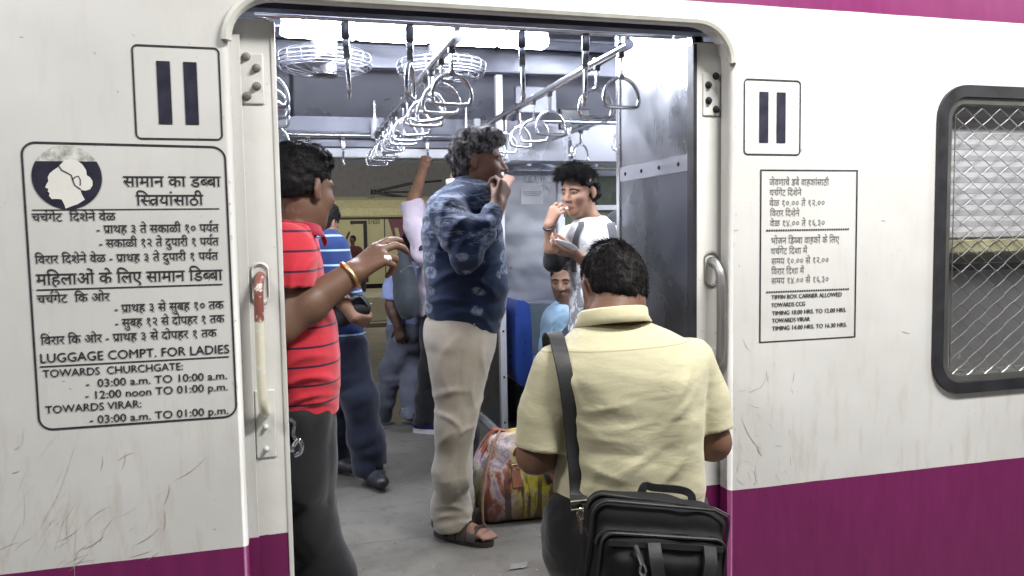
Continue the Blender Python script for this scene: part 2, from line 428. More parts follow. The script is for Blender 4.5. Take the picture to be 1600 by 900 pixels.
# ---- near partition (stainless sheet across the vestibule) and its mirror on the left
LOWS = mat_steel('dark_reflection_sheet', (0.25, 0.26, 0.29), 0.28, (3, 3, 3), 0.3)  # lower sheet: dark reflections in the steel are put into its colour
BRIGHT = plain('bright_strip', (0.30, 0.31, 0.34), 0.4, 0.3, 0.1)
def partition(x, y0, y1, name='partition_panel'):
    p = MB().box((x, y0, 0.02), (x+0.025, y1, 2.30)).build(name, STEELP, car)
    for yy in (y1-0.035, y0):
        MB().box((x-0.008, yy, 0.0), (x+0.033, yy+0.035, 2.32), 0.004).build('post', CHROME, p)
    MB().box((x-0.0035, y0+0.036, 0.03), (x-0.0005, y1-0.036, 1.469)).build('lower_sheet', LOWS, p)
    MB().box((x-0.006, y0+0.036, 1.47), (x-0.0005, y1-0.036, 1.525)).build('riveted_strip', BRIGHT, p)
    for yy in np.linspace(y0+0.1, y1-0.09, 4):
        MB().lathe([(0.0, x-0.011), (0.006, x-0.010), (0.008, x-0.006)], (0, yy, 1.4975), 'x', 8).build('rivet', DARKM, p)
    return p
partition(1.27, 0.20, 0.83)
partition(-0.42, 0.20, 0.83)
# ---- far partition: framed panel with a foot rail
def far_partition(x):
    y0, y1 = 2.46, 3.08
    p = MB().box((x+0.008, y0+0.04, 0.06), (x+0.020, y1, 0.82)).build('low_screen', mat_steel('screen_laminate', (0.22, 0.25, 0.30), 0.35, (2, 2, 2), 0.2), car)
    f = MB().box((x-0.006, y0, 0.0), (x+0.034, y0+0.045, 2.205), 0.004).box((x-0.004, y0+0.045, 0.005), (x+0.032, y1, 0.05), 0.004)
    f.box((x-0.004, y0+0.045, 0.80), (x+0.032, y1, 0.835), 0.004).box((x-0.006, y1-0.04, 0.835), (x+0.034, y1, 2.03), 0.004)
    f.build('screen_frame', WHITEP, p)
    r = MB()
    for zz in (0.12, 0.4, 0.68): r.lathe([(0, y0-0.006), (0.006, y0-0.005), (0.007, y0)], (x+0.014, 0, zz), 'y', 8)
    r.box((x-0.02, y0-0.01, 0.0), (x+0.045, y0+0.05, 0.018), 0.003)
    r.build('bolt', DARKM, p)
far_partition(1.20); far_partition(-0.35)

# ---- door leaves
def hexbolt(mb, x, y, z, r=0.011):
    mb.lathe([(0.0, y-0.014), (r*0.6, y-0.013), (r*0.95, y-0.008), (r, y-0.002), (r*1.35, y-0.0015), (r*1.35, y)], (x, 0, z), 'y', 10)
def leaf(x0, x1, side):
    t = NT('leaf_paint'); v = t.coord(loc=(0.57, 0, -1.0)); z = t.n('ShaderNodeSeparateXYZ', i0=v).outputs[2]
    n = t.noise(v, 6, 5, 0.65); n2 = t.noise(v, 30, 4, 0.7)
    c = t.mix(t.rng(n, 0.35, 0.75), (0.76, 0.755, 0.725), (0.68, 0.67, 0.63))
    c = t.mix(t.math('MULTIPLY', t.rng(n2, 0.66, 0.72), 0.5), c, (0.22, 0.19, 0.15))
    c = t.mix(t.math('LESS_THAN', t.math('ADD', z, t.math('MULTIPLY', n2, 0.006)), 0.468), c, (0.160, 0.011, 0.088))
    t.bump(t.math('ADD', n, t.math('MULTIPLY', n2, 0.2)), 0.12, 0.01)
    lm = t.out(c, 0.45)
    L = MB().box((x0, 0.07, 0.012), (x1, 0.105, 1.845), 0.004).build('door_leaf', lm, car)
    e = x1 if side < 0 else x0                        # the free edge
    MB().box((e-0.002 if side < 0 else e-0.010, 0.066, 0.02), (e+0.010 if side < 0 else e+0.002, 0.109, 1.84), 0.003).build('edge_seal', RUBBER if side > 0 else LEAFP, L)
    xc = e+side*0.052
    MB().box((xc-0.030, 0.0645, 1.625), (xc+0.030, 0.071, 1.755), 0.003).build('mounting_plate', LEAFP, L)
    pb = DARKM if side > 0 else plain('painted_bolt', (0.28, 0.27, 0.25), 0.4, 0.3)
    for dx, dz in ((0.012, 0.055), (-0.013, 0.027), (-0.012, -0.020), (0.013, -0.046)):
        b = MB(); hexbolt(b, xc-side*dx*-1, 0.0645, 1.69+dz, 0.0085); b.build('bolt', pb, L)
    # handle well
    hx = e+side*0.050
    P = rrect(hx-0.021, hx+0.021, 1.10, 1.205, 0.020)
    mb = MB(); n_ = len(P)
    cx_, cz_ = hx, 1.152
    ring = []
    for s_, y_ in ((1.10, 0.0665), (1.0, 0.0640), (0.92, 0.0665), (0.86, 0.080)): ring.append([(cx_+(x-cx_)*s_, y_, cz_+(z-cz_)*s_) for x, z in P])
    V = [p for r_ in ring for p in r_]; F = []
    for k in range(3):
        for i in range(n_): F.append((k*n_+i, k*n_+(i+1) % n_, (k+1)*n_+(i+1) % n_, (k+1)*n_+i))
    F.append(tuple(3*n_+i for i in range(n_)))
    mb.add([(x, y-0.002 if False else y, z) for x, y, z in V], F)
    mb.build('handle_well', RECESS if side > 0 else LEAFP, L, smooth=True)
    if side < 0:
        hm = NT('worn_handle_paint'); v = hm.coord(loc=(0, 0, -1.0)); zz = hm.n('ShaderNodeSeparateXYZ', i0=v).outputs[2]
        n = hm.noise(v, 25, 4, 0.7)
        c = hm.mix(hm.math('GREATER_THAN', hm.math('ADD', zz, hm.math('MULTIPLY', n, 0.09)), 1.105), (0.68, 0.65, 0.52), (0.22, 0.075, 0.060))
        c = hm.mix(hm.math('MULTIPLY', hm.rng(n, 0.55, 0.62), 0.85), c, (0.75, 0.73, 0.68))
        hm = hm.out(c, 0.35)
        z0, z1, rad = 0.805, 1.172, 0.0125
    else:
        hm = mat_steel('satin_handle', (0.42, 0.42, 0.41), 0.45, (3, 3, 3), 0); z0, z1, rad = 0.845, 1.178, 0.0135
    path = smooth_path([(hx, 0.076, z1), (hx, 0.045, z1-0.002), (hx+0.003*side, 0.020, z1-0.030), (hx+0.004*side, 0.012, z1-0.075)], 6)
    path += smooth_path([(hx+0.004*side, 0.012, z1-0.12), (hx+0.004*side, 0.012, z0+0.09), (hx+0.003*side, 0.018, z0+0.03), (hx, 0.045, z0+0.003), (hx, 0.070, z0)], 6)
    MB().tube(path, rad, 12).build('handle', hm, L, smooth=True)
    mb = MB().box((hx-0.026, 0.0655, z0-0.125), (hx+0.026, 0.071, z0+0.06), 0.003)
    mb.build('mounting_plate', LEAFP, L)
    for dz in (0.040, 0.100):
        b = MB(); hexbolt(b, hx, 0.0655, z0-dz, 0.006); b.build('bolt', LEAFP, L)
    if side < 0:
        k = MB().box((e+0.004, 0.078, 0.685), (e+0.022, 0.098, 0.70), 0.003)
        k.tube(smooth_path([(e+0.020, 0.088, 0.70), (e+0.034, 0.088, 0.715), (e+0.042, 0.088, 0.700), (e+0.038, 0.088, 0.680), (e+0.022, 0.088, 0.672)], 5), 0.006, 8)
        k.build('latch', CHROME, L, smooth=True)
    return L
jp = MB().box((-0.30, 0.056, 0.012), (-0.112, 0.0615, 1.80), 0.002).build('jamb_plate', PAINT2, car)
leaf(-1.40, -0.034, -1)
leaf(1.205, 2.55, 1)

# ---- window with gasket, wire mesh, shutter and glass
win = MB().build('window', None, car) if False else None
def ring_mesh(o1, o2, y1, y2, mb):
    n = len(o1); V = [(x, y1, z) for x, z in o1]+[(x, y1, z) for x, z in o2]+[(x, y2, z) for x, z in o2]+[(x, y2, z) for x, z in o1]
    F = []
    for k in range(4):
        a, b = k*n, ((k+1) % 4)*n
        for i in range(n): F.append((a+i, a+(i+1) % n, b+(i+1) % n, b+i))
    return mb.add(V, F)
wmb = MB(); ring_mesh(win_out(-0.012), win_out(0.026), -0.012, 0.02, wmb)
win = wmb.build('window', RUBBER, car, smooth=True)
f = MB(); ring_mesh(win_out(0.027), win_out(0.048), -0.004, 0.045, f)
f.build('frame', mat_steel('window_alloy', (0.55, 0.55, 0.52), 0.35, (3, 3, 3), 0.1), win, smooth=True)
MB().box((WX0+0.058, 0.008, 1.185), (WX1-0.058, 0.045, 1.228), 0.004).build('middle_rail', OLIVE, win)
m = MB(); px = 0.037; pz = 0.054; x_lo, x_hi, z_lo, z_hi = WX0+0.045, WX1-0.045, WZ0+0.045, WZ1-0.045
k = 0; x = x_lo
while x < x_hi+px:
    pts = []; z = z_lo; j = 0
    while z < z_hi+1e-6:
        s_ = 1 if j % 2 else -1; sgn = 1 if k % 2 else -1
        xx = x+s_*sgn*px*0.5
        if x_lo <= xx <= x_hi: pts.append((xx, -0.001+0.003*(k % 2), z))
        z += pz/2; j += 1
    if len(pts) > 2: m.tube(pts, 0.0019, 5)
    x += px; k += 1
m.build('wire_mesh', mat_steel('galvanised_wire', (0.50, 0.50, 0.50), 0.4, (3, 3, 3), 0), win)
s = MB()
for i in range(12):
    z = 1.236+i*0.037
    s.add([(WX0+0.045, 0.062, z), (WX1-0.045, 0.062, z), (WX1-0.045, 0.0595, z+0.018), (WX0+0.045, 0.0595, z+0.018), (WX1-0.045, 0.062, z+0.036), (WX0+0.045, 0.062, z+0.036)], [(0, 1, 2, 3), (3, 2, 4, 5)])
s.build('shutter', plain('shutter_alloy', (0.40, 0.40, 0.425), 0.45, 0.0, var=0.08, scale=5), win)
GL = NT('window_glass'); GL.b.inputs['Transmission Weight'].default_value = 1.0; GL.b.inputs['IOR'].default_value = 1.3
GL = GL.out((0.72, 0.72, 0.75), 0.22)
MB().box((WX0+0.058, 0.048, WZ0+0.058), (WX1-0.058, 0.053, 1.184)).build('pane', GL, win)
MB().box((WX0+0.058, 0.024, 1.125), (WX1-0.058, 0.042, 1.150), 0.003).build('sash_bar', DARKM, win)

# ================================================================== writing
FONT = {}
def glyph(ch):
    """triangles of one character of the built-in font, and its advance"""
    if ch in FONT: return FONT[ch]
    def tri(s):
        c = bpy.data.curves.new('g', 'FONT'); c.body = s; c.resolution_u = 3; o = bpy.data.objects.new('g', c); COL.objects.link(o)
        bpy.context.view_layer.update()
        me = bpy.data.meshes.new_from_object(o.evaluated_get(bpy.context.evaluated_depsgraph_get()))
        V = [(v.co.x, v.co.y) for v in me.vertices]; F = [tuple(p.vertices) for p in me.polygons]
        bpy.data.objects.remove(o); bpy.data.curves.remove(c); bpy.data.meshes.remove(me)
        return V, F
    V, F = tri(ch) if ch != ' ' else ([], [])
    adv = max(v[0] for v in tri(ch+'        I')[0])-FONT.setdefault('gap', max(v[0] for v in tri('        I')[0]))
    FONT[ch] = (V, F, adv); return FONT[ch]
def clip_x(V, F, xm):
    bm = bmesh.new(); vs = [bm.verts.new((x, y, 0)) for x, y in V]
    for f in F:
        try: bm.faces.new([vs[i] for i in f])
        except ValueError: pass
    bmesh.ops.bisect_plane(bm, geom=bm.verts[:]+bm.edges[:]+bm.faces[:], plane_co=(xm, 0, 0), plane_no=(1, 0, 0), clear_outer=True)
    bm.verts.index_update(); r = [(v.co.x, v.co.y) for v in bm.verts], [[v.index for v in f.verts] for f in bm.faces]; bm.free(); return r
def stroke(pts, w):
    V = []; n = len(pts)
    for i, p in enumerate(pts):
        a = pts[max(i-1, 0)]; b = pts[min(i+1, n-1)]; d = (b[0]-a[0], b[1]-a[1]); l = math.hypot(*d); nx, ny = -d[1]/l*w/2, d[0]/l*w/2
        V += [(p[0]+nx, p[1]+ny), (p[0]-nx, p[1]-ny)]
    return V, [(2*i, 2*i+1, 2*i+3, 2*i+2) for i in range(n-1)]
def lay(s):
    """one line; marks in Devanagari lines: H half form of the next letter, P subjoined ra on the last, R hook of ra over the last"""
    V = []; F = []; x = 0.0; half = False; last = (0, 0)
    deva = any('\u0900' <= c <= '\u097f' for c in s)
    def put(v, f, dx):
        n = len(V); V.extend((a+dx, b) for a, b in v); F.extend(tuple(i+n for i in q) for q in f)
    for ch in s:
        if deva and ch == 'H': half = True; continue
        if deva and ch == 'P':
            a = last[1]-0.115; put(*stroke([(a, 0.26), (a-0.12, 0.17), (a-0.30, 0.03)], 0.07), 0); continue
        if deva and ch == 'R':
            a = last[1]-0.10; put(*stroke([(a+0.02, 0.70), (a-0.07, 0.76), (a-0.06, 0.85), (a+0.05, 0.90), (a+0.14, 0.85)], 0.06), 0); continue
        v, f, adv = glyph(ch)
        if half:
            half = False; xm = adv-0.15; v, f = clip_x(v, f, xm); put(v, f, x); x += xm-0.01; continue
        put(v, f, x)
        if adv > 0.05: last = (x, x+adv)
        x += adv
    return V, F, x
def writing(lines, y, name, mat, parent, fat=0.0):
    """lines: (text, x left, z baseline, width or None, letter height scale, thickness of an extra outline)"""
    for text, x0, z0, width, size in lines:
        mb = MB(); V, F, adv = lay(text)
        sx = (width/adv) if width else size
        for dx in ((0.0,) if fat == 0 else (-fat, fat)):
            mb.add([(x0+a*sx+dx, y-(0.0004 if dx > 0 else 0), z0+b*size) for a, b in V], F)
        mb.build(name, mat, parent)
def outline_mb(P, w, y):
    n = len(P); cx = sum(p[0] for p in P)/n; cz = sum(p[1] for p in P)/n; V = []; F = []
    for i in range(n):
        a = P[i-1]; b = P[(i+1) % n]; d = (b[0]-a[0], b[1]-a[1]); l = math.hypot(*d)+1e-9; nx, nz = d[1]/l, -d[0]/l
        V += [(P[i][0]+nx*w/2, y, P[i][1]+nz*w/2), (P[i][0]-nx*w/2, y, P[i][1]-nz*w/2)]
    for i in range(n): j = (i+1) % n; F.append((2*i, 2*i+1, 2*j+1, 2*j))
    return MB().add(V, F)
SY = -0.0015
# --- class marks: two bars in a frame
def class_mark(x0, x1, z0, z1, bw, label, mbars):
    s = empty('class_mark', ((x0+x1)/2, 0, z0), label, 'sign')
    outline_mb(rrect(x0, x1, z0, z1, 0.012), 0.0042, SY).build('border', INK, s)
    cx = (x0+x1)/2; w = x1-x0; h = z1-z0
    for f in mbars:
        bx = x0+w*f; MB().add([(bx-bw/2, SY, z0+h*0.16), (bx+bw/2, SY, z0+h*0.16), (bx+bw/2, SY, z0+h*0.84), (bx-bw/2, SY, z0+h*0.84)], [(0, 1, 2, 3)]).build('bar', INKB, s)
class_mark(-0.359, -0.160, 1.523, 1.749, 0.031, 'larger framed mark of two dark bars above the luggage notice', (0.345, 0.655))
class_mark(1.328, 1.522, 1.502, 1.726, 0.031, 'smaller looking framed mark of two dark bars above the tiffin box notice', (0.345, 0.655))
# --- luggage notice
lx0, lx1, lz0, lz1 = -0.600, -0.160, 0.815, 1.507
sg = empty('luggage_notice', ((lx0+lx1)/2, 0, lz0), 'framed luggage compartment notice with a woman\'s head emblem and timings', 'sign')
QC = [at(*q, 0) for q in ((62, 672), (370, 650), (351, 230), (33, 222))]
def warp(x, z):
    u = (x-lx0)/(lx1-lx0); w = (z-lz0)/(lz1-lz0); p = QC[0]*(1-u)*(1-w)+QC[1]*u*(1-w)+QC[2]*u*w+QC[3]*(1-u)*w; return (p[0], p[2])
outline_mb([warp(x, z) for x, z in rrect(lx0, lx1, lz0, lz1, 0.030)], 0.0046, SY).build('border', INK, sg)
def line_at(p0, p1, text, hpx):
    a = at(p0[0], p0[1], 0); b = at(p1[0], p1[1], 0); return (text, a[0], (a[2]+b[2])/2, b[0]-a[0], hpx)
def S(h, x, y): return 0.93*h*(at(x, y, 0)[2]-at(x, y+1, 0)[2])   # letter height in metres from its height in the photograph
# font units: the Devanagari head line is at 0.62, capitals at 0.73
notice = [
    ((193, 293), (345, 291), 'सामान का डHबबा', 29), ((213, 322), (318, 320), 'िHसतPयांसाठी', 29),
    ((50, 346), (181, 345), 'चचRगेट  िदशेने वेळ', 22),
    ((151, 365), (342, 362), '- पPाथह ३ ते सकाळी १० पयRंत', 22), ((155, 386), (342, 384), '- सकाळी १२ ते दुपारी १ पयRंत', 22),
    ((55, 411), (341, 407), 'िवरार िदशेने वेळ - पPाथह ३ ते दुपारी १ पयRंत', 22),
    ((57, 444), (348, 439), 'मिहलाओं के िलए सामान िडHबबा', 30),
    ((58, 473), (172, 471), 'चचRगेट  िक ओर', 22),
    ((179, 488), (350, 483), '- पPाथह ३ से सुबह १० तक', 22), ((180, 510), (351, 505), '- सुबह १२ से दोपहर १ तक', 22),
    ((64, 537), (339, 528), 'िवरार िक ओर - पPाथह ३ से दोपहर १ तक', 22),
    ((62, 565), (359, 553), 'LUGGAGE COMPT. FOR LADIES', 22),
    ((67, 588), (287, 579), 'TOWARDS  CHURCHGATE:', 18.5),
    ((134, 603), (356, 594), '-  03:00 a.m. TO 10:00 a.m.', 19), ((133, 622), (357, 611), '- 12:00 noon TO 01:00 p.m.', 19),
    ((71, 645), (222, 637), 'TOWARDS VIRAR:', 18.5), ((140, 660), (358, 648), '- 03:00 a.m. TO 01:00 p.m.', 19)]
writing([line_at(a, b, t, S(h, *a)) for a, b, t, h in notice], SY, 'text_line', INK, sg, fat=0.00035)
ul = MB()
for a, b, w in (((50, 327), (343, 327), 1.6), ((57, 451), (348, 446), 2.0), ((62, 571), (358, 559), 2.0), ((214, 327), (317, 324), 1.5)):
    p = at(*a, 0); q = at(*b, 0); hh = S(w, *a)/2; zz = (p[2]+q[2])/2
    if w == 1.5: continue
    ul.add([(p[0], SY, zz-hh), (q[0], SY, zz-hh), (q[0], SY, zz+hh), (p[0], SY, zz+hh)], [(0, 1, 2, 3)])
ul.build('underline', INK, sg)
# emblem: dark disc, scratched pale cap, white head of a woman with a bun
ec = at(105, 277, 0); er = 0.0765
P = [(ec[0]+er*math.cos(a), ec[2]+er*math.sin(a)) for a in np.linspace(R(150-360), R(30), 40)]
MB().add([(x, SY, z) for x, z in P], [tuple(range(len(P)))]).build('emblem', INKB, sg)
P = [(ec[0]+er*math.cos(a), ec[2]+er*math.sin(a)) for a in np.linspace(R(30), R(150), 24)]
MB().add([(x, SY, z) for x, z in P], [tuple(range(len(P)))]).build('emblem', plain('worn_emblem', (0.50, 0.50, 0.47), 0.5, var=0.5, scale=55, bump=0), sg)
head_px = [(94, 258), (90, 262), (84, 266), (78, 271), (75, 277), (76, 283), (73, 288), (71, 293), (76, 295), (75, 299), (78, 302), (77, 306), (81, 311), (92, 311), (97, 312), (101, 320), (103, 326), (112, 322.5), (122, 319), (133, 312), (128, 303), (126, 297), (134, 298), (141, 296), (145, 290), (145, 283), (141, 277), (136, 274), (135, 266), (129, 257), (121, 251), (110, 248), (101, 251)]
WINK = plain('emblem_white', (0.72, 0.71, 0.67), 0.45, var=0.05, bump=0)
V = [at(x, y, 0) for x, y in head_px]
bm = bmesh.new(); vs = [bm.verts.new((v[0], SY-0.001, v[2])) for v in V]; bmesh.ops.triangle_fill(bm, edges=edges(vs, bm), use_beauty=True)
MB().bm(bm).build('emblem_head', WINK, sg)
hl = [at(x, y, 0) for x, y in ((92, 259), (97, 266), (105, 270), (112, 274), (114, 281), (117, 289), (122, 293), (127, 296))]
hv, hf = stroke([(p[0], p[2]) for p in hl], 0.0026); mbh = MB().add([(a, SY-0.002, b) for a, b in hv], hf)
hl = [at(x, y, 0) for x, y in ((114, 281), (117, 277), (123, 275), (126, 281), (126, 290))]
hv, hf = stroke([(p[0], p[2]) for p in hl], 0.0020); mbh.add([(a, SY-0.002, b) for a, b in hv], hf)
mbh.build('emblem_line', INKB, sg)
# --- tiffin notice
tx0, tx1, tz0, tz1 = 1.386, 1.732, 0.926, 1.455
st_ = empty('tiffin_notice', ((tx0+tx1)/2, 0, tz0), 'square cornered notice with tiffin box carrier timings beside the barred window', 'sign')
outline_mb([(tx0, tz0), (tx1, tz0), (tx1, tz1), (tx0, tz1)], 0.0060, SY).build('border', INK, st_)
dl = [((1202, 290), (1295, 289), 'जेवणाचे डबे वाहकांसाठी', 17), ((1202, 306), (1252, 305), 'चचRगेट िदशेने', 16), ((1202, 322), (1289, 321), 'वेळ १०.०० ते १२.००', 16), ((1203, 338), (1249, 337), 'िवरार िदशेने', 16), ((1203, 354), (1289, 352), 'वेळ १४.०० ते १६.३०', 16),
      ((1204, 381), (1311, 379), 'भोजन िडHबबा वाहकों के िलए', 17), ((1204, 397), (1261, 396), 'चचRगेट िदशा में', 16), ((1205, 413), (1295, 410), 'समय १०.०० से १२.००', 16), ((1205, 429), (1256, 427), 'िवरार िदशा में', 16), ((1205, 444), (1295, 440), 'समय १४.०० से १६.३०', 16)]
writing([line_at(a, b, t, S(h, *a)) for a, b, t, h in dl], SY, 'text_line', INKG, st_)
el = [((1205, 468), (1315, 462), 'TIFFIN BOX CARRIER ALLOWED', 10), ((1205, 480), (1258, 477), 'TOWARDS CCG', 10), ((1206, 493), (1322, 486), 'TIMING 10.00 HRS. TO 12.00 HRS.', 10), ((1206, 504), (1265, 501), 'TOWARDS VIRAR', 10), ((1206, 517), (1323, 509), 'TIMING 14.00 HRS. TO 16.30 HRS.', 10)]
writing([line_at(a, b, t, S(h, *a)) for a, b, t, h in el], SY, 'text_line', plain('notice_ink', (0.06, 0.06, 0.06), 0.5, bump=0), st_, fat=0.0006)
ds = MB()
for py in (360, 455):
    z = at(1260, py-1, 0)[2]; xa = at(1197, py, 0)[0]; xb = at(1327, py, 0)[0]; n_ = 36
    for i in range(n_):
        a = xa+(xb-xa)*i/n_; b = a+(xb-xa)/n_*0.72
        ds.add([(a, SY, z-0.0025), (b, SY, z-0.0025), (b, SY, z+0.0025), (a, SY, z+0.0025)], [(0, 1, 2, 3)])
ds.build('dashed_rule', INK, st_)
# --- scratches and rust streaks on the body side (worn in, with a shape of their own)
rs = random.Random(4); sc = MB(); sc2 = MB()
def scratch(mb, px, py, ang, ln, w, bend=0.0):
    p = at(px, py, 0); pts = []
    for i in range(7):
        t = i/6-0.5; a = ang+bend*t
        pts.append((p[0]+math.cos(a)*ln*t, p[2]+math.sin(a)*ln*t))
    v, f = stroke(pts, w); n = len(pts)
    for i in range(n):
        k = math.sin(math.pi*(i+0.15)/(n-0.7)); c = pts[i]
        for j in (0, 1): v[2*i+j] = (c[0]+(v[2*i+j][0]-c[0])*k, c[1]+(v[2*i+j][1]-c[1])*k)
    mb.add([(a, -0.0008, b) for a, b in v], f)
for i in range(26):
    x, y = rs.uniform(5, 250), rs.uniform(700, 885)
    if rs.random() < 0.55: x, y = rs.uniform(80, 250), rs.uniform(800, 880)
    scratch(sc if rs.random() < 0.6 else sc2, x, y, R(rs.gauss(35, 14)), rs.uniform(0.02, 0.09), rs.uniform(0.0006, 0.0016), rs.uniform(-0.4, 0.4))
for i in range(16): scratch(sc2, rs.uniform(0, 120), rs.uniform(680, 860), R(rs.gauss(68, 9)), rs.uniform(0.06, 0.20), rs.uniform(0.0006, 0.0014), rs.uniform(-0.3, 0.3))
for (x, y, a, l, w) in ((262, 775, 72, 0.06, .002), (258, 815, 85, 0.06, .0018), (300, 735, 35, 0.10, .0016), (160, 725, 80, 0.05, .0012), (195, 720, 78, 0.05, .0012), (232, 840, 33, 0.07, .0022), (27, 700, 40, 0.016, .002), (25, 738, 15, 0.018, .002), (147, 850, 30, 0.06, .002)): scratch(sc, x, y, R(a), l, w, 0.3)
for i in range(34):
    x = rs.uniform(1150, 1250); y = rs.uniform(560, 755)
    scratch(sc if rs.random() < 0.5 else sc2, x, y, R(rs.gauss(-50, 30)), rs.uniform(0.01, 0.05), rs.uniform(0.0006, 0.0016), rs.uniform(-0.6, 0.6))
for (x, y, a, l, w) in ((1170, 680, -58, 0.13, .0024), (1186, 706, -60, 0.035, .005), (1178, 610, 20, 0.04, .002), (1192, 600, 55, 0.05, .002), (1165, 540, -60, 0.05, .002), (1240, 590, 80, 0.04, .002), (1150, 360, 10, 0.02, .003), (1415, 520, -15, 0.04, .002), (1380, 345, -5, 0.02, .002), (1252, 235, 85, 0.012, .003)): scratch(sc, x, y, R(a), l, w, 0.3)
for i in range(30): scratch(sc, rs.uniform(1000, 1600) if rs.random() < .5 else rs.uniform(0, 350), rs.uniform(20, 700), R(rs.uniform(0, 180)), rs.uniform(0.003, 0.01), rs.uniform(0.001, 0.002))
for i in range(34):
    right = rs.random() < 0.55; y = rs.uniform(180, 740); x = (1146+abs(rs.gauss(0, 5)) if right else 354+(y-100)*0.037-abs(rs.gauss(0, 5)))
    scratch(sc if rs.random() < 0.6 else sc2, x, y, R(rs.uniform(60, 120)), rs.uniform(0.002, 0.010), rs.uniform(0.001, 0.0032))
sc.build('scratch', plain('rust_scratch', (0.42, 0.34, 0.27), 0.7, var=0.4, scale=50), car)
sc2.build('scratch', plain('faint_scratch', (0.62, 0.555, 0.50), 0.7, var=0.2, scale=50), car)
# ================================================================== fittings inside the carriage
TUBE = emit('lit_diffuser', (0.86, 0.90, 1.0), 125.0)
def ceiling_light(x0, x1, y, z, label, group):
    z = z+0.022
    s = empty('ceiling_light', ((x0+x1)/2, y, z), label, 'light', group)
    MB().box((x0-0.006, y-0.085, z+0.02), (x1+0.006, y+0.085, z+0.075), 0.006).build('housing', DUCT, s)
    MB().tube([(x0, y, z+0.003), (x0+0.012, y, z), (x1-0.012, y, z), (x1, y, z+0.003)], [0.042, 0.050, 0.050, 0.042], 14, flat=(0, 1, 0)).build('diffuser', TUBE, s, smooth=True)
    return s
LG = 'ceiling lights in a row along the carriage'
xs = (-0.01, 0.285, 0.585, 0.885, 1.10)
for i in range(4):
    ceiling_light(xs[i]+0.003, xs[i+1]-0.003, 1.22, 2.10, ['leftmost lit ceiling light over the doorway vestibule', 'lit ceiling light second from the left above the hanging rings', 'lit ceiling light third from the left behind the diagonal rail', 'shorter rightmost ceiling light of the bright row'][i], LG)
for x in (2.0, 3.0, 4.0):
    ceiling_light(x-0.3, x+0.3, 1.22, 2.22, 'lit ceiling light inside the seating compartment beyond the steel partition', 'ceiling lights of the seating compartment')
for x in (-1.0, -2.0):
    ceiling_light(x-0.3, x+0.3, 1.22, 2.22, 'lit ceiling light inside the compartment behind the left door', 'ceiling lights of the left compartment')

# ---- rails
RZ = 1.90
def rail(name, pts, label, r=0.0165, extra=None):
    s = empty(name, pts[0], label, 'rail', 'overhead grab rails')
    MB().tube(pts, r, 14).build('bar', CHROME, s, smooth=True)
    if extra:
        for p, q, rr in extra: MB().tube([p, q], rr, 12).build('support', CHROME if rr < 0.02 else WHITEP, s, smooth=True)
    return s
XA, XB, XD, YN, YF = 0.53, 1.115, -0.062, 0.36, 3.0
rail('grab_rail', [(XA, YN, RZ), (XA, YF, RZ)], 'overhead steel rail running diagonally behind the blue shirted man\'s head', extra=[((XA, 2.96, RZ-0.02), (XA, 2.96, RZ+0.10), 0.024), ((XA, 2.96, RZ+0.08), (XA, 2.96, 2.16), 0.012), ((XA, YN+0.02, RZ), (XA, YN+0.02, 2.3), 0.012)])
rail('grab_rail', [(XB, YN, RZ), (XB, YF, RZ)], 'overhead steel rail running from the steel partition towards the luggage rack', extra=[((XB, YF-0.05, RZ-0.02), (XB, YF-0.05, 2.2), 0.012), ((XB, YN+0.02, RZ), (XB, YN+0.02, 2.3), 0.012)])
rail('grab_rail', [(XD, YN, RZ), (XD, YF-0.12, RZ)], 'overhead steel rail close to the left door leaf', extra=[((XD, 1.6, RZ), (XD, 1.6, 2.36), 0.012)])
rail('grab_rail', smooth_path([(XD, YF-0.18, RZ), (XD+0.03, YF-0.05, RZ), (XD+0.16, YF, RZ), (0.4, YF, RZ), (XA, YF, RZ), (0.9, YF, RZ), (XB+0.02, YF, RZ)], 6), 'overhead steel rail across the far doorway with a bent left end')
rail('grab_rail', [(XD-0.02, YN-0.01, RZ+0.032), (XB+0.15, YN-0.01, RZ+0.032)], 'overhead steel rail along the near doorway just under the bright lights', r=0.011)
rail('grab_rail', [(1.72, 0.3, RZ), (1.72, 3.0, RZ)], 'overhead steel rail inside the seating compartment', extra=[((1.72, 1.5, RZ), (1.72, 1.5, 2.36), 0.012)])
rail('grab_rail', [(1.32, 2.05, RZ-0.02), (3.6, 2.05, RZ-0.02)], 'overhead steel rail along the seats above the luggage rack', r=0.012, extra=[((1.8, 2.05, RZ), (1.8, 2.05, 2.36), 0.012), ((2.7, 2.05, RZ), (2.7, 2.05, 2.36), 0.012)])

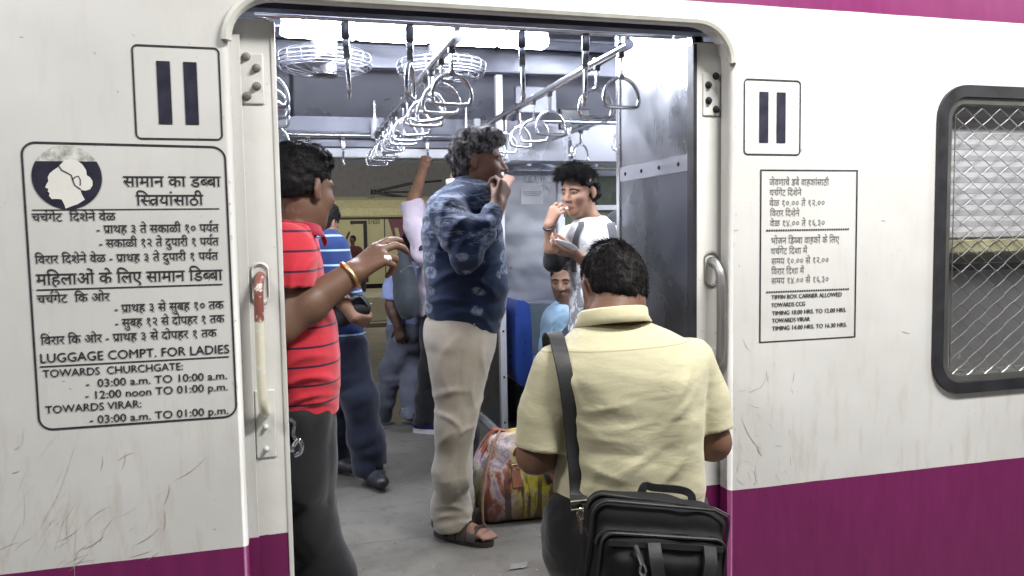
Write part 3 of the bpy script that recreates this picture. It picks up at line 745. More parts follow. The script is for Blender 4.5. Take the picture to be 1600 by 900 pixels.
# ---- hanging grab handles: clamp on the rail, link, D ring
CLAMPM = plain('dark_clamp', (0.11, 0.11, 0.12), 0.32, 0.8)
def make_handle():
    s = empty('strap_hanger', (0, 0, 0), 'steel hanging ring', 'strap hanger', 'hanging rings hanging from the overhead rails')
    MB().box((-0.011, -0.013, -0.030), (0.011, 0.013, 0.020), 0.005).build('clamp', CLAMPM, s, smooth=True)
    MB().box((-0.004, -0.010, -0.090), (0.004, 0.010, -0.030), 0.002).tube([(0, -0.007, -0.094), (0, 0.007, -0.094)], 0.010, 10).build('link', CHROME, s, smooth=True)
    P = []
    w, h = 0.066, 0.100
    ctl = [(-0.048, -h), (0.048, -h), (0.066, -h+0.014), (0.063, -h+0.038), (0.046, -0.026), (0.022, -0.006), (0, -0.001), (-0.022, -0.006), (-0.046, -0.026), (-0.063, -h+0.038), (-0.066, -h+0.014)]
    ctl = [(-0.046, -h), (0.046, -h), (0.064, -h+0.012), (0.066, -h+0.036), (0.056, -0.034), (0.034, -0.010), (0, 0.0), (-0.034, -0.010), (-0.056, -0.034), (-0.066, -h+0.036), (-0.064, -h+0.012)]
    P = smooth_path([(a, 0, b-0.097) for a, b in ctl], 6, closed=True)
    MB().tube(P, 0.0070, 10, closed=True).build('ring', CHROME, s, smooth=True)
    return s
h0 = make_handle(); first = [True]
def handle(x, y, rz, swing, label):
    o = h0 if first[0] else copy_tree(h0); first[0] = False
    o.location = (x, y, RZ); o.rotation_euler = (swing, 0, rz); o['label'] = label
    return o
rh = random.Random(3)
# on the diagonal (across) rails the rings face the doorway, on the long rails they show edge-on
ya = [0.50, 0.68, 0.86, 1.04, 1.26, 1.50, 1.70, 1.90, 2.10, 2.30, 2.50, 2.70, 2.86]
names_a = ['large hanging ring nearest the camera on the rail beside the greying man', 'hanging ring second along the rail beside the greying man', 'hanging ring third along the rail beside the greying man', 'hanging ring fourth along the rail beside the greying man', 'hanging ring fifth along the rail beside the greying man'] + ['small hanging ring in the far overlapping cluster on the rail beside the greying man']*8
for i, y in enumerate(ya): handle(XA, y+rh.uniform(-0.04, 0.04), rh.choice((rh.uniform(-0.2, 0.2), rh.uniform(-0.9, 0.9))) if i > 1 else 0.05, rh.uniform(-0.12, 0.12), names_a[i])
yb = [0.44, 0.66, 1.22, 1.46, 1.72, 1.98, 2.24]
names_b = ['large dark hanging ring in front of the steel partition', 'hanging ring second along the rail beside the steel partition', 'hanging ring above the eating young man on the right rail', 'hanging ring fourth along the right rail over the luggage rack', 'hanging ring fifth along the right rail over the luggage rack', 'hanging ring sixth along the right rail over the luggage rack', 'hanging ring farthest along the right rail over the luggage rack']
for i, y in enumerate(yb): handle(XB, y, rh.uniform(-0.45, 0.45) if i > 1 else 0.05, rh.uniform(-0.1, 0.1), names_b[i])
for i, y in enumerate((0.62, 0.86, 1.12, 1.9)): handle(XD, y, rh.uniform(-0.1, 0.1), 0, 'hanging ring %s at the edge of the left door leaf' % ['largest and topmost', 'second from the top', 'third from the top', 'lowest and smallest'][i])
for i, (x, rz) in enumerate(((0.178, 1.5), (0.375, 1.25), (0.735, 1.3), (0.955, 1.25))): handle(x, YN-0.01, rz, rh.uniform(-0.04, 0.04), 'hanging ring hanging edge-on from the near rail, %s' % ['in front of the left ceiling fan', 'second from the left between the two fans', 'right of the tallest diagonal rail', 'rightmost beside the steel partition'][i])
for i, x in enumerate((0.12, 0.335)): handle(x, YF, 1.45, 0, 'hanging ring hanging edge-on over the far doorway, %s' % ['above the striped red shirt', 'right of the red shirted man\'s head'][i])
handle(0.868, YF, 1.45, 0, 'hanging ring gripped by the raised hand over the far doorway')
for i, (x, y) in enumerate(((1.72, 1.25), (1.72, 1.8), (1.72, 2.45))): handle(x, y, rh.uniform(-0.5, 0.5), 0, 'hanging ring inside the seating compartment, %s' % ['nearest to the steel partition', 'half way to the luggage rack', 'right above the luggage rack slats'][i])

for i, x in enumerate((1.50, 1.95, 2.35)):
    o = handle(x, 2.05, 1.5+rh.uniform(-0.5, 0.5), rh.uniform(-0.05, 0.05), 'hanging ring over the luggage rack seats, %s' % ['leftmost and beside the young man\'s hair', 'half hidden by the edge of the steel partition', 'farthest along behind the steel partition'][i]); o.location.z = RZ-0.022
# ---- caged ceiling fans
FANW = mat_steel('fan_wire', (0.32, 0.32, 0.35), 0.38, (3, 3, 3), 0)
FANM = plain('fan_grey', (0.20, 0.20, 0.22), 0.4, 0.4)
def make_fan():
    s = empty('ceiling_fan', (0, 0, 0), 'fan', 'fan', 'caged ceiling fans')
    rr = 0.205; rim = []
    m = MB()
    circ = lambda r, z: [(r*math.cos(a), r*math.sin(a), z) for a in np.linspace(0, 2*math.pi, 40, endpoint=False)]
    for r, z, w in ((rr, 0.0, 0.0040), (rr, -0.018, 0.0026), (rr*0.97, -0.030, 0.0020), (rr*0.9, -0.040, 0.0020), (rr*0.97, 0.02, 0.0020), (0.055, -0.060, 0.003)): m.tube(circ(r, z), w, 6, closed=True)
    prof = [(0.05, -0.060), (rr*0.5, -0.056), (rr*0.82, -0.045), (rr*0.97, -0.028), (rr, -0.01), (rr, 0.02), (rr*0.8, 0.04), (0.06, 0.05)]
    for k in range(18):
        a = 2*math.pi*k/18; m.tube(smooth_path([(r*math.cos(a), r*math.sin(a), z) for r, z in prof], 3), 0.0014, 5)
    m.build('cage', FANW, s, smooth=True)
    MB().lathe([(0.0, -0.068), (0.03, -0.066), (0.050, -0.058), (0.054, -0.04), (0.05, 0.02), (0.06, 0.04), (0.06, 0.10), (0.02, 0.12), (0.0, 0.12)], (0, 0, 0), 'z', 24).build('motor', FANM, s, smooth=True)
    MB().tube([(0, 0, 0.10), (0, 0, 0.28)], 0.012, 10).build('stem', FANM, s, smooth=True)
    bm_ = plain('fan_blade_grey', (0.30, 0.30, 0.33), 0.35, 0.4)
    for k in range(3):
        a0 = 2*math.pi*k/3+0.4; V = []
        for i in range(9):
            r = 0.045+0.14*i/8; hw = 0.022+0.045*math.sin(math.pi*(i+1.2)/10)
            for sgn in (-1, 1):
                a = a0+sgn*hw/r*0.9; V.append((r*math.cos(a), r*math.sin(a), -0.02+sgn*0.016))
        F = [(2*i, 2*i+1, 2*i+3, 2*i+2) for i in range(8)]
        V2 = V+[(x, y, z+0.003) for x, y, z in V]; n = len(V)
        F2 = F+[tuple(i+n for i in reversed(f)) for f in F]
        MB().add(V2, F2).build('blade', bm_, s, smooth=True)
    return s
fan = make_fan(); fan.location = (0.168, 1.52, 2.035); fan['label'] = 'left caged ceiling fan above the red shirted man'
fan.location.z = 2.045
for loc, lab in (((0.70, 1.56, 2.045), 'right caged ceiling fan behind the diagonal rail'),):
    c_ = copy_tree(fan); c_.location = loc; c_['label'] = lab

# ---- boxes and cable runs on the ceiling of the compartment
bx = MB().box((1.34, 2.55, 2.00), (1.60, 2.60, 2.16), 0.006).build('junction_box', plain('grey_box', (0.22, 0.23, 0.26), 0.4, 0.3)); tag(bx, 'grey junction box high on the compartment wall', 'box')
bx = MB().box((1.66, 2.66, 1.92), (1.86, 2.70, 2.05), 0.006).build('destination_board', plain('board_black', (0.03, 0.03, 0.035), 0.4)); tag(bx, 'small black board below the compartment ceiling', 'board')

# ---- luggage rack over the far seats
rk = empty('luggage_rack', (2.3, 2.8, 1.70), 'slatted steel luggage rack over the seats at the far side', 'luggage rack')
m = MB()
for k in range(9): m.tube([(1.30, 2.56+k*0.058, 1.70), (3.5, 2.56+k*0.058, 1.70)], 0.0085 if k else 0.013, 8)
m.build('slats', CHROME, rk, smooth=True)
m = MB()
for x in (1.42, 1.86, 2.3, 2.74, 3.2):
    b = MB().tube(smooth_path([(x, 2.55, 1.69), (x, 2.8, 1.683), (x, 3.04, 1.675), (x, 3.095, 1.62)], 4), 0.013, 8).build('bracket', CHROME, rk, smooth=True)
PAPER = plain('notice_paper', (0.80, 0.79, 0.79), 0.5, var=0.04)
nt_ = MB().box((1.520, 3.0935, 1.465), (1.680, 3.0975, 1.580), 0.0015).build('wall_notice', PAPER)
tag(nt_, 'small white paper notice stuck on the steel wall beyond the gangway', 'notice')
ln = MB()
for i, (a, b) in enumerate(((0.08, 0.93), (0.1, 0.9), (0.15, 0.85))): ln.box((1.520+0.16*a, 3.0925, 1.545-i*0.012), (1.520+0.16*b, 3.0934, 1.552-i*0.012))
ln.build('print_line', plain('faded_print', (0.45, 0.45, 0.45), 0.5, bump=0), nt_)

# ---- moulded seats
def make_seat():
    s = empty('bench_seat', (0, 0, 0), 'blue moulded plastic bench', 'seat', 'blue moulded seats')
    # sits along y (three places), faces +x from its backrest at x=0
    prof = [(0.44, 0.425), (0.45, 0.40), (0.40, 0.365), (0.10, 0.355), (-0.02, 0.365), (-0.03, 0.60), (-0.025, 0.845), (0.005, 0.865), (0.04, 0.855), (0.065, 0.80), (0.075, 0.50), (0.09, 0.44), (0.15, 0.425), (0.36, 0.432)]
    prof = [p.tolist() for p in smooth_path([np.array(p) for p in prof], 4, closed=True)]
    m = MB()
    n = len(prof); ys = np.linspace(0, 0.64, 14); V = []; F = []
    for j, y in enumerate(ys):
        for (a, b) in prof:
            dip = 0.012*abs(math.sin(math.pi*y/0.32)) if True else 0
            V.append((a, y, b-(dip if 0.12 < a < 0.38 and b > 0.39 else 0)))
    for j in range(len(ys)-1):
        for i in range(n): F.append((j*n+i, j*n+(i+1) % n, (j+1)*n+(i+1) % n, (j+1)*n+i))
    F.append(tuple(range(n))); F.append(tuple((len(ys)-1)*n+i for i in range(n))[::-1])
    m.add(V, F).build('shell', BLUEP, s, smooth=True)
    for y in (0.06, 0.55): MB().box((0.08, y, 0.0), (0.12, y+0.04, 0.39), 0.004).box((0.30, y, 0.0), (0.34, y+0.04, 0.39), 0.004).box((0.05, y, 0.36), (0.38, y+0.04, 0.387), 0.004).build('leg', DARKM, s)
    for y in (0.0, 0.31): MB().tube(smooth_path([(0.36, y+0.02, 0.40), (0.365, y+0.02, 0.47), (0.33, y+0.02, 0.475), (0.33, y+0.02, 0.41)], 4), 0.008, 6).build('armrest', RUBBER, s, smooth=True)
    return s
seat = make_seat(); seat.location = (1.31, 2.42, 0); seat['label'] = 'blue moulded seat with its back to the framed screen beside the gangway'
c_ = copy_tree(seat); c_.location = (2.02, 2.62, 0); c_.rotation_euler = (0, 0, math.pi); c_['label'] = 'blue moulded seat under the man in the light blue shirt'
c_ = copy_tree(seat); c_.location = (2.10, 2.00, 0); c_['label'] = 'blue moulded seat backing onto the one the seated man uses'
c_ = copy_tree(seat); c_.location = (1.34, 0.12, 0); c_['label'] = 'blue moulded seat hidden behind the steel partition by the near window'
c_ = copy_tree(seat); c_.location = (2.45, 0.76, 0); c_.rotation_euler = (0, 0, math.pi); c_['label'] = 'blue moulded seat seen through the lower pane of the barred window'

# ================================================================== the other train across the yard
FY = 25.0
ft = empty('far_train', (2, FY, -1.0), 'pale yellow train standing across the yard, seen through the far doorway', 'train')
def fat(px, py, y=FY): return at(px, py, y)
YEL = plain('pale_yellow_paint', (0.40, 0.39, 0.245), 0.5, var=0.08, scale=1.5)
za = fat(600, 337)[2]; zb = fat(600, 443)[2]; zr = fat(600, 325)[2]
MB().box((-30, FY, zb), (34, FY+3.4, za)).build('body_side', YEL, ft)
V = []
prof = [(FY-0.02, za), (FY+0.15, za+(zr-za)*1.0), (FY+0.6, za+0.55), (FY+1.7, za+0.72), (FY+2.8, za+0.55), (FY+3.4, za)]
n = len(prof); V = [(-30, y, z) for y, z in prof]+[(34, y, z) for y, z in prof]
MB().add(V, [(i, i+1, n+i+1, n+i) for i in range(n-1)]).build('roof', plain('pale_yellow_roof', (0.40, 0.385, 0.24), 0.5, var=0.15), ft)
MB().box((-30, FY-0.05, fat(600, 341)[2]), (34, FY-0.005, fat(600, 339)[2])).build('gutter', DARKM, ft)
MB().box((-30, FY+0.3, -1.15), (34, FY+3.1, zb-0.02)).build('underframe', DARKM, ft)
def fdoor(pl, pr):
    a = fat(pl, 345); b = fat(pr, 440)
    d_ = MB().box((a[0], FY-0.02, b[2]), (b[0], FY-0.004, a[2])).build('door', YEL, ft)
    MB().box((a[0]-0.1, FY-0.035, a[2]-0.10), (b[0]+0.1, FY-0.021, a[2])).box((b[0]-0.02, FY-0.035, b[2]), (b[0]+0.10, FY-0.021, a[2]-0.10)).build('door_seal', DARKM, d_)
fdoor(552, 571); fdoor(470, 500)
a = fat(601, 340); b = fat(602.4, 440); MB().box((a[0], FY-0.02, b[2]), (b[0], FY-0.003, a[2])).build('panel_joint', DARKM, ft)
def patch(name, pxs, m, dy):
    P = [fat(x, y) for x, y in pxs]; bm = bmesh.new(); vs = [bm.verts.new((p[0], FY-dy, p[2])) for p in P]
    bmesh.ops.triangle_fill(bm, edges=edges(vs, bm)); MB().bm(bm).build(name, m, ft)
patch('maroon_panel', [(606, 341), (660, 341), (660, 420), (632, 420), (619, 386)], plain('faded_maroon', (0.13, 0.05, 0.085), 0.5, var=0.2), 0.012)
patch('stripe', [(616, 356), (622, 356), (631, 400), (625, 400)], YEL, 0.018)
patch('stripe', [(640, 362), (645, 362), (628, 395), (626, 388)], YEL, 0.019)
V, F, adv = lay('51650'); a = fat(575, 350); b = fat(593.5, 349.5); sx = (b[0]-a[0])/adv; sz = S(9, 575, 350)*25/2.15*0.92
hh = (fat(580, 341)[2]-fat(580, 349)[2])/0.73
MB().add([(a[0]+x*sx, FY-0.012, a[2]+z*hh) for x, z in V], F).build('number', DARKM, ft)
# roof gear: pantograph and boxes
pg = MB()
def fl(*ps, r=0.05): pg.tube([fat(x, y, FY+1.5) for x, y in ps], r, 6)
fl((583, 300), (640, 287)); fl((583, 300), (652, 312)); fl((600, 300), (640, 300), r=0.03); fl((583, 296), (583, 304), r=0.08); fl((640, 287), (690, 282), r=0.04)
pg.build('pantograph', DARKM, ft)
for px0, px1, py0 in ((570, 588, 309), (600, 622, 312), (545, 562, 313), (640, 690, 310)):
    a = fat(px0, py0, FY+1.5); b = fat(px1, 330, FY+1.5); MB().box((a[0], FY+1.2, b[2]), (b[0], FY+2.2, a[2]), 0.1).build('roof_box', DARKM, ft)
# pale backdrop standing in for night sky glow, dark low wall before it
hd = MB()
a = fat(380, 262, 40); b = fat(900, 313, 40)
hd.box((a[0]-25, 40, b[2]), (b[0]+30, 40.5, a[2]+0.3)); o = hd.build('backdrop_wall', ground_mat('night_glow_grey', (0.52, 0.51, 0.53), (0.60, 0.59, 0.61), 0.3)); tag(o, 'long pale grey backdrop standing in for night sky glow beyond the far train', 'wall')
a = fat(380, 313, 38); cb = MB().box((a[0]-25, 38, -1.2), (60, 38.6, a[2])).build('backdrop_wall', plain('dark_render', (0.05, 0.05, 0.05), 0.8)); tag(cb, 'dark low wall between the far train and the pale backdrop', 'wall')
# ================================================================== figures: one continuous surface from blended volumes
def unit(v): v = np.asarray(v, float); return v/(np.linalg.norm(v)+1e-9)
def frame(fwd, up=(0, 0, 1)):
    f = unit(fwd); l = unit(np.cross(up, f)); return np.array([f, l, np.cross(f, l)])     # rows: forward, left, up

class Field:
    def __init__(s, lo, hi, h):
        s.lo = np.asarray(lo, float); s.h = h
        s.n = np.ceil((np.asarray(hi, float)-s.lo)/h).astype(int)+1
        s.ax = [(s.lo[i]+h*np.arange(s.n[i])).astype(np.float32) for i in range(3)]
        s.v = np.full(s.n, 0.15, np.float32)
    def win(s, lo, hi):
        a = np.clip(np.floor((np.asarray(lo)-s.lo)/s.h).astype(int), 0, s.n); b = np.clip(np.ceil((np.asarray(hi)-s.lo)/s.h).astype(int)+1, 0, s.n)
        if np.any(b <= a): return None
        return tuple(slice(a[i], b[i]) for i in range(3))
    def grid(s, w):
        return s.ax[0][w[0]][:, None, None], s.ax[1][w[1]][None, :, None], s.ax[2][w[2]][None, None, :]
    def put(s, w, d, k, op):
        a = s.v[w]
        if op == 'u':
            if k <= 0: s.v[w] = np.minimum(a, d); return
            h = np.clip(0.5+0.5*(a-d)/k, 0, 1); s.v[w] = a*(1-h)+d*h-k*h*(1-h)
        elif op == 'c':
            d = -d
            if k <= 0: s.v[w] = np.maximum(a, d); return
            h = np.clip(0.5-0.5*(a-d)/k, 0, 1); s.v[w] = a*(1-h)+d*h+k*h*(1-h)
    def cone(s, a, b, ra, rb, k=0.02, op='u', flat=None):
        """tapered limb; flat = (direction, factor) squeezes it"""
        a = np.asarray(a, float); b = np.asarray(b, float); m = max(ra, rb)+k+2.5*s.h
        w = s.win(np.minimum(a, b)-m, np.maximum(a, b)+m)
        if w is None: return
        X, Y, Z = s.grid(w); ab = b-a; L = ab@ab+1e-12
        px, py, pz = X-np.float32(a[0]), Y-np.float32(a[1]), Z-np.float32(a[2])
        t = np.clip((px*ab[0]+py*ab[1]+pz*ab[2])/L, 0, 1).astype(np.float32)
        qx, qy, qz = px-t*ab[0], py-t*ab[1], pz-t*ab[2]
        d2 = qx*qx+qy*qy+qz*qz
        if flat is not None:
            e = unit(flat[0]); c = qx*e[0]+qy*e[1]+qz*e[2]; d2 = d2+c*c*(1/flat[1]**2-1)
        s.put(w, (np.sqrt(d2)-(ra+(rb-ra)*t)).astype(np.float32), k, op)
    def chain(s, pts, rr, k=0.02, op='u', flat=None):
        for i in range(len(pts)-1): s.cone(pts[i], pts[i+1], rr[i], rr[i+1], k, op, flat)
    def ell(s, c, r, fr=None, k=0.02, op='u'):
        c = np.asarray(c, float); m = max(r)+k+2.5*s.h
        w = s.win(c-m, c+m)
        if w is None: return
        X, Y, Z = s.grid(w); px, py, pz = X-c[0], Y-c[1], Z-c[2]
        if fr is None: q = ((px/r[0])**2+(py/r[1])**2+(pz/r[2])**2)
        else:
            q = 0
            for i in range(3): q = q+((px*fr[i][0]+py*fr[i][1]+pz*fr[i][2])/r[i])**2
        q = np.sqrt(q)
        # distance estimate scaled by the local radius
        s.put(w, ((q-1)*min(r)*np.where(q < 1, 1, 1.0)).astype(np.float32), k, op)
    def loft(s, st, k=0.02, op='u', n=2.3, grow=0.0, zlo=None, zhi=None, capk=0.0):
        """stations (z, cx, cy, a, b, rot degrees)"""
        st = sorted([tuple(q)+(0.0,)*(6-len(q)) for q in st]); z = np.array([q[0] for q in st]); A = np.array([q[1:] for q in st])
        zlo = z[0] if zlo is None else zlo; zhi = z[-1] if zhi is None else zhi
        m = k+2.5*s.h
        rmax = np.max(A[:, 2:4])+abs(grow)
        lo = np.array([A[:, 0].min()-rmax-m, A[:, 1].min()-rmax-m, zlo-m]); hi = np.array([A[:, 0].max()+rmax+m, A[:, 1].max()+rmax+m, zhi+m])
        w = s.win(lo, hi)
        if w is None: return
        X, Y, Z = s.grid(w); zz = Z.ravel()
        P = []
        for c in range(5):                       # smooth interpolation of every column
            y = A[:, c]; dydz = np.gradient(y, z) if len(z) > 2 else np.full(len(z), (y[-1]-y[0])/(z[-1]-z[0]))
            i = np.clip(np.searchsorted(z, zz)-1, 0, len(z)-2); hh = z[i+1]-z[i]; t = np.clip((zz-z[i])/hh, 0, 1)
            P.append(((2*t**3-3*t**2+1)*y[i]+(t**3-2*t**2+t)*hh*dydz[i]+(-2*t**3+3*t**2)*y[i+1]+(t**3-t**2)*hh*dydz[i+1]).astype(np.float32)[None, None, :])
        cx, cy, a, b, rot = P; a = a+grow; b = b+grow
        c_, s_ = np.cos(np.radians(rot)), np.sin(np.radians(rot))
        u = (X-cx)*c_+(Y-cy)*s_; v = -(X-cx)*s_+(Y-cy)*c_
        q = ((np.abs(u)/a)**n+(np.abs(v)/b)**n+1e-9)**(1/n)
        d = (q-1)*np.minimum(a, b)
        cap = np.maximum(zlo-Z, Z-zhi)
        if capk > 0:
            h = np.clip(0.5-0.5*(d-cap)/capk, 0, 1); d = d*(1-h)+cap*h+capk*h*(1-h)
        else: d = np.maximum(d, cap)
        s.put(w, d.astype(np.float32), k, op)
    def rbox(s, c, half, fr, r, k=0.01, op='u'):
        c = np.asarray(c, float); m = float(np.linalg.norm(half))+k+2.5*s.h
        w = s.win(c-m, c+m)
        if w is None: return
        X, Y, Z = s.grid(w); px, py, pz = X-c[0], Y-c[1], Z-c[2]; o = 0; mx = None
        for i in range(3):
            q = np.abs(px*fr[i][0]+py*fr[i][1]+pz*fr[i][2])-(half[i]-r); o = o+np.maximum(q, 0)**2; mx = q if mx is None else np.maximum(mx, q)
        s.put(w, (np.sqrt(o)+np.minimum(mx, 0)-r).astype(np.float32), k, op)
    def half(s, p, nrm, c, rad, k=0.0):
        """cut away, inside a ball, what lies beyond the plane"""
        c = np.asarray(c, float); w = s.win(c-rad, c+rad)
        if w is None: return
        X, Y, Z = s.grid(w); nrm = unit(nrm); p = np.asarray(p)
        d = ((X-p[0])*nrm[0]+(Y-p[1])*nrm[1]+(Z-p[2])*nrm[2])
        ball = np.sqrt((X-c[0])**2+(Y-c[1])**2+(Z-c[2])**2)-rad
        d = np.maximum(-d, ball)                       # solid region to remove: beyond the plane and inside the ball
        s.put(w, d.astype(np.float32), k, 'c')
    def ripple(s, amp, fn, band=0.03):
        idx = np.nonzero(np.abs(s.v) < band)
        P = np.stack([s.ax[i][idx[i]] for i in range(3)], 1)
        s.v[idx] += (amp*fn(P)).astype(np.float32)
    def mesh(s, relax=3):
        v = s.v; n = v.shape
        ins = v < 0
        c = np.zeros(tuple(k-1 for k in n), np.uint8)
        for dx in (0, 1):
            for dy in (0, 1):
                for dz in (0, 1): c += ins[dx:n[0]-1+dx, dy:n[1]-1+dy, dz:n[2]-1+dz]
        act = (c > 0) & (c < 8); I = np.stack(np.nonzero(act), 1)
        idx = np.full(act.shape, -1, np.int32); idx[act] = np.arange(len(I))
        acc = np.zeros((len(I), 3), np.float32); cnt = np.zeros(len(I), np.float32)
        corner = lambda o: v[I[:, 0]+o[0], I[:, 1]+o[1], I[:, 2]+o[2]]
        for ax in range(3):
            o1, o2 = [q for q in range(3) if q != ax]
            for p in (0, 1):
                for q in (0, 1):
                    a = [0, 0, 0]; a[o1] = p; a[o2] = q; b = list(a); b[ax] = 1
                    va, vb = corner(a), corner(b); m = (va < 0) != (vb < 0)
                    t = np.where(m, va/np.where(m, va-vb, 1), 0)
                    pt = np.tile(np.array(a, np.float32), (len(I), 1)); pt[:, ax] = t
                    acc[m] += pt[m]; cnt[m] += 1
        V = (I+acc/np.maximum(cnt, 1)[:, None])*s.h+s.lo
        F = []
        for ax in range(3):
            o1, o2 = (ax+1) % 3, (ax+2) % 3
            sl0 = [slice(1, n[i]-1) for i in range(3)]; sl0[ax] = slice(0, n[ax]-1)
            sl1 = list(sl0); sl1[ax] = slice(1, n[ax])
            A = ins[tuple(sl0)]; B = ins[tuple(sl1)]; m = A != B
            J = np.stack(np.nonzero(m), 1)
            for i in range(3):
                if i != ax: J[:, i] += 1
            fl = A[m]
            def at_(d1, d2):
                K = J.copy(); K[:, o1] -= d1; K[:, o2] -= d2; return idx[K[:, 0], K[:, 1], K[:, 2]]
            q = np.stack([at_(1, 1), at_(0, 1), at_(0, 0), at_(1, 0)], 1)
            q[~fl] = q[~fl][:, ::-1]; F.append(q)
        F = np.concatenate(F)
        for _ in range(relax):
            S = np.zeros_like(V); N = np.zeros(len(V))
            for k in range(4):
                np.add.at(S, F[:, k], V[F[:, (k+1) % 4]]); np.add.at(S, F[:, k], V[F[:, k-1]]); np.add.at(N, F[:, k], 2)
            V = V*0.5+0.5*S/np.maximum(N, 1)[:, None]
        return V.astype(np.float32), F
def vnormals(V, F):
    n = np.cross(V[F[:, 1]]-V[F[:, 0]], V[F[:, 2]]-V[F[:, 0]]); N = np.zeros_like(V)
    for k in range(F.shape[1]): np.add.at(N, F[:, k], n)
    return N/(np.linalg.norm(N, axis=1, keepdims=True)+1e-12)

def fbm(freq, seed, stretch=(1, 1, 1), ridge=False, terms=7):
    r = np.random.RandomState(seed); K = r.normal(size=(terms, 3)); K /= np.linalg.norm(K, axis=1, keepdims=True); K *= freq*r.uniform(0.6, 1.7, (terms, 1))*np.array(stretch)
    K2 = r.normal(size=(terms, 3))*freq*0.45*np.array(stretch); ph = r.uniform(0, 6.28, (terms, 2))
    def f(P):
        o = 0
        for i in range(terms): o = o+np.sin(P@K[i]+ph[i, 0]+1.6*np.sin(P@K2[i]+ph[i, 1]))
        o = o/math.sqrt(terms)
        return (1-np.abs(o))-0.4 if ridge else o
    return f

# ---- head
def add_head(f, c, fr, s=1.0, nose=1.0, jaw=1.0, lips=1.0, age=0.0, ears=True):
    """c centre, fr rows forward/left/up"""
    P = lambda x, y, z: c+s*(x*fr[0]+y*fr[1]+z*fr[2])
    E = lambda p, r, k=0.015, op='u', fr_=None: f.ell(P(*p), [q*s for q in r], fr if fr_ is None else fr_, k*s, op)
    E((-0.012, 0, 0.032), (0.094, 0.074, 0.085), 0)
    E((0.030, 0, -0.030), (0.060, 0.060*jaw, 0.075), 0.03)
    E((0.010, 0, -0.060), (0.060, 0.056*jaw, 0.045), 0.03)
    E((0.056, 0, -0.096), (0.026, 0.030*jaw, 0.020), 0.03)
    for q in (1, -1):
        E((0.055, q*0.040, -0.022), (0.030, 0.022, 0.022), 0.02)          # cheek
        E((0.066, q*0.030, 0.022), (0.020, 0.024, 0.010), 0.015)          # brow
    for q in (1, -1): E((0.094, q*0.031, 0.004), (0.017, 0.019, 0.012), 0.012, 'c')     # socket
    for q in (1, -1):
        E((0.070, q*0.031, 0.003), (0.0145, 0.0155, 0.0125), 0.004)       # eyeball under lids
        f.cone(P(0.0835, q*0.017, 0.0085), P(0.079, q*0.045, 0.0085), 0.0042*s, 0.0040*s, 0.004*s)
        f.cone(P(0.0815, q*0.018, -0.006), P(0.077, q*0.043, -0.005), 0.0036*s, 0.0034*s, 0.004*s)
    f.chain([P(0.080, 0, 0.018), P(0.097, 0, -0.010), P(0.106+0.006*(nose-1), 0, -0.027)], [0.009*s, 0.0095*s, 0.0115*s*nose], 0.012*s)
    for q in (1, -1): E((0.094, q*0.0135*nose, -0.031), (0.012, 0.0085*nose, 0.008), 0.006)
    f.chain([P(0.083, 0.021, -0.060), P(0.0935, 0.006, -0.056), P(0.0935, -0.006, -0.056), P(0.083, -0.021, -0.060)], [0.004*s, 0.0068*s*lips, 0.0068*s*lips, 0.004*s], 0.006*s)
    f.chain([P(0.082, 0.019, -0.064), P(0.0905, 0.0, -0.0705), P(0.082, -0.019, -0.064)], [0.004*s, 0.0078*s*lips, 0.004*s], 0.006*s)
    f.cone(P(0.102, 0.022, -0.0635), P(0.102, -0.022, -0.0635), 0.0022*s, 0.0022*s, 0.003*s, 'c')
    if ears:
        for q in (1, -1):
            e = np.array([unit(fr[0]*0.95+fr[1]*q*-0.30-fr[2]*0.15), unit(fr[1]*q+fr[0]*0.32), fr[2]]); e[2] = np.cross(e[0], e[1])*q; e[2] = e[2] if e[2]@fr[2] > 0 else -e[2]
            E((-0.012, q*0.079, -0.002), (0.0165, 0.0085, 0.029), 0.006, 'u', e)
            E((-0.002, q*0.089, 0.004), (0.0085, 0.0065, 0.015), 0.005, 'c', e)
            E((-0.004, q*0.078, -0.026), (0.010, 0.007, 0.010), 0.006)
    return P
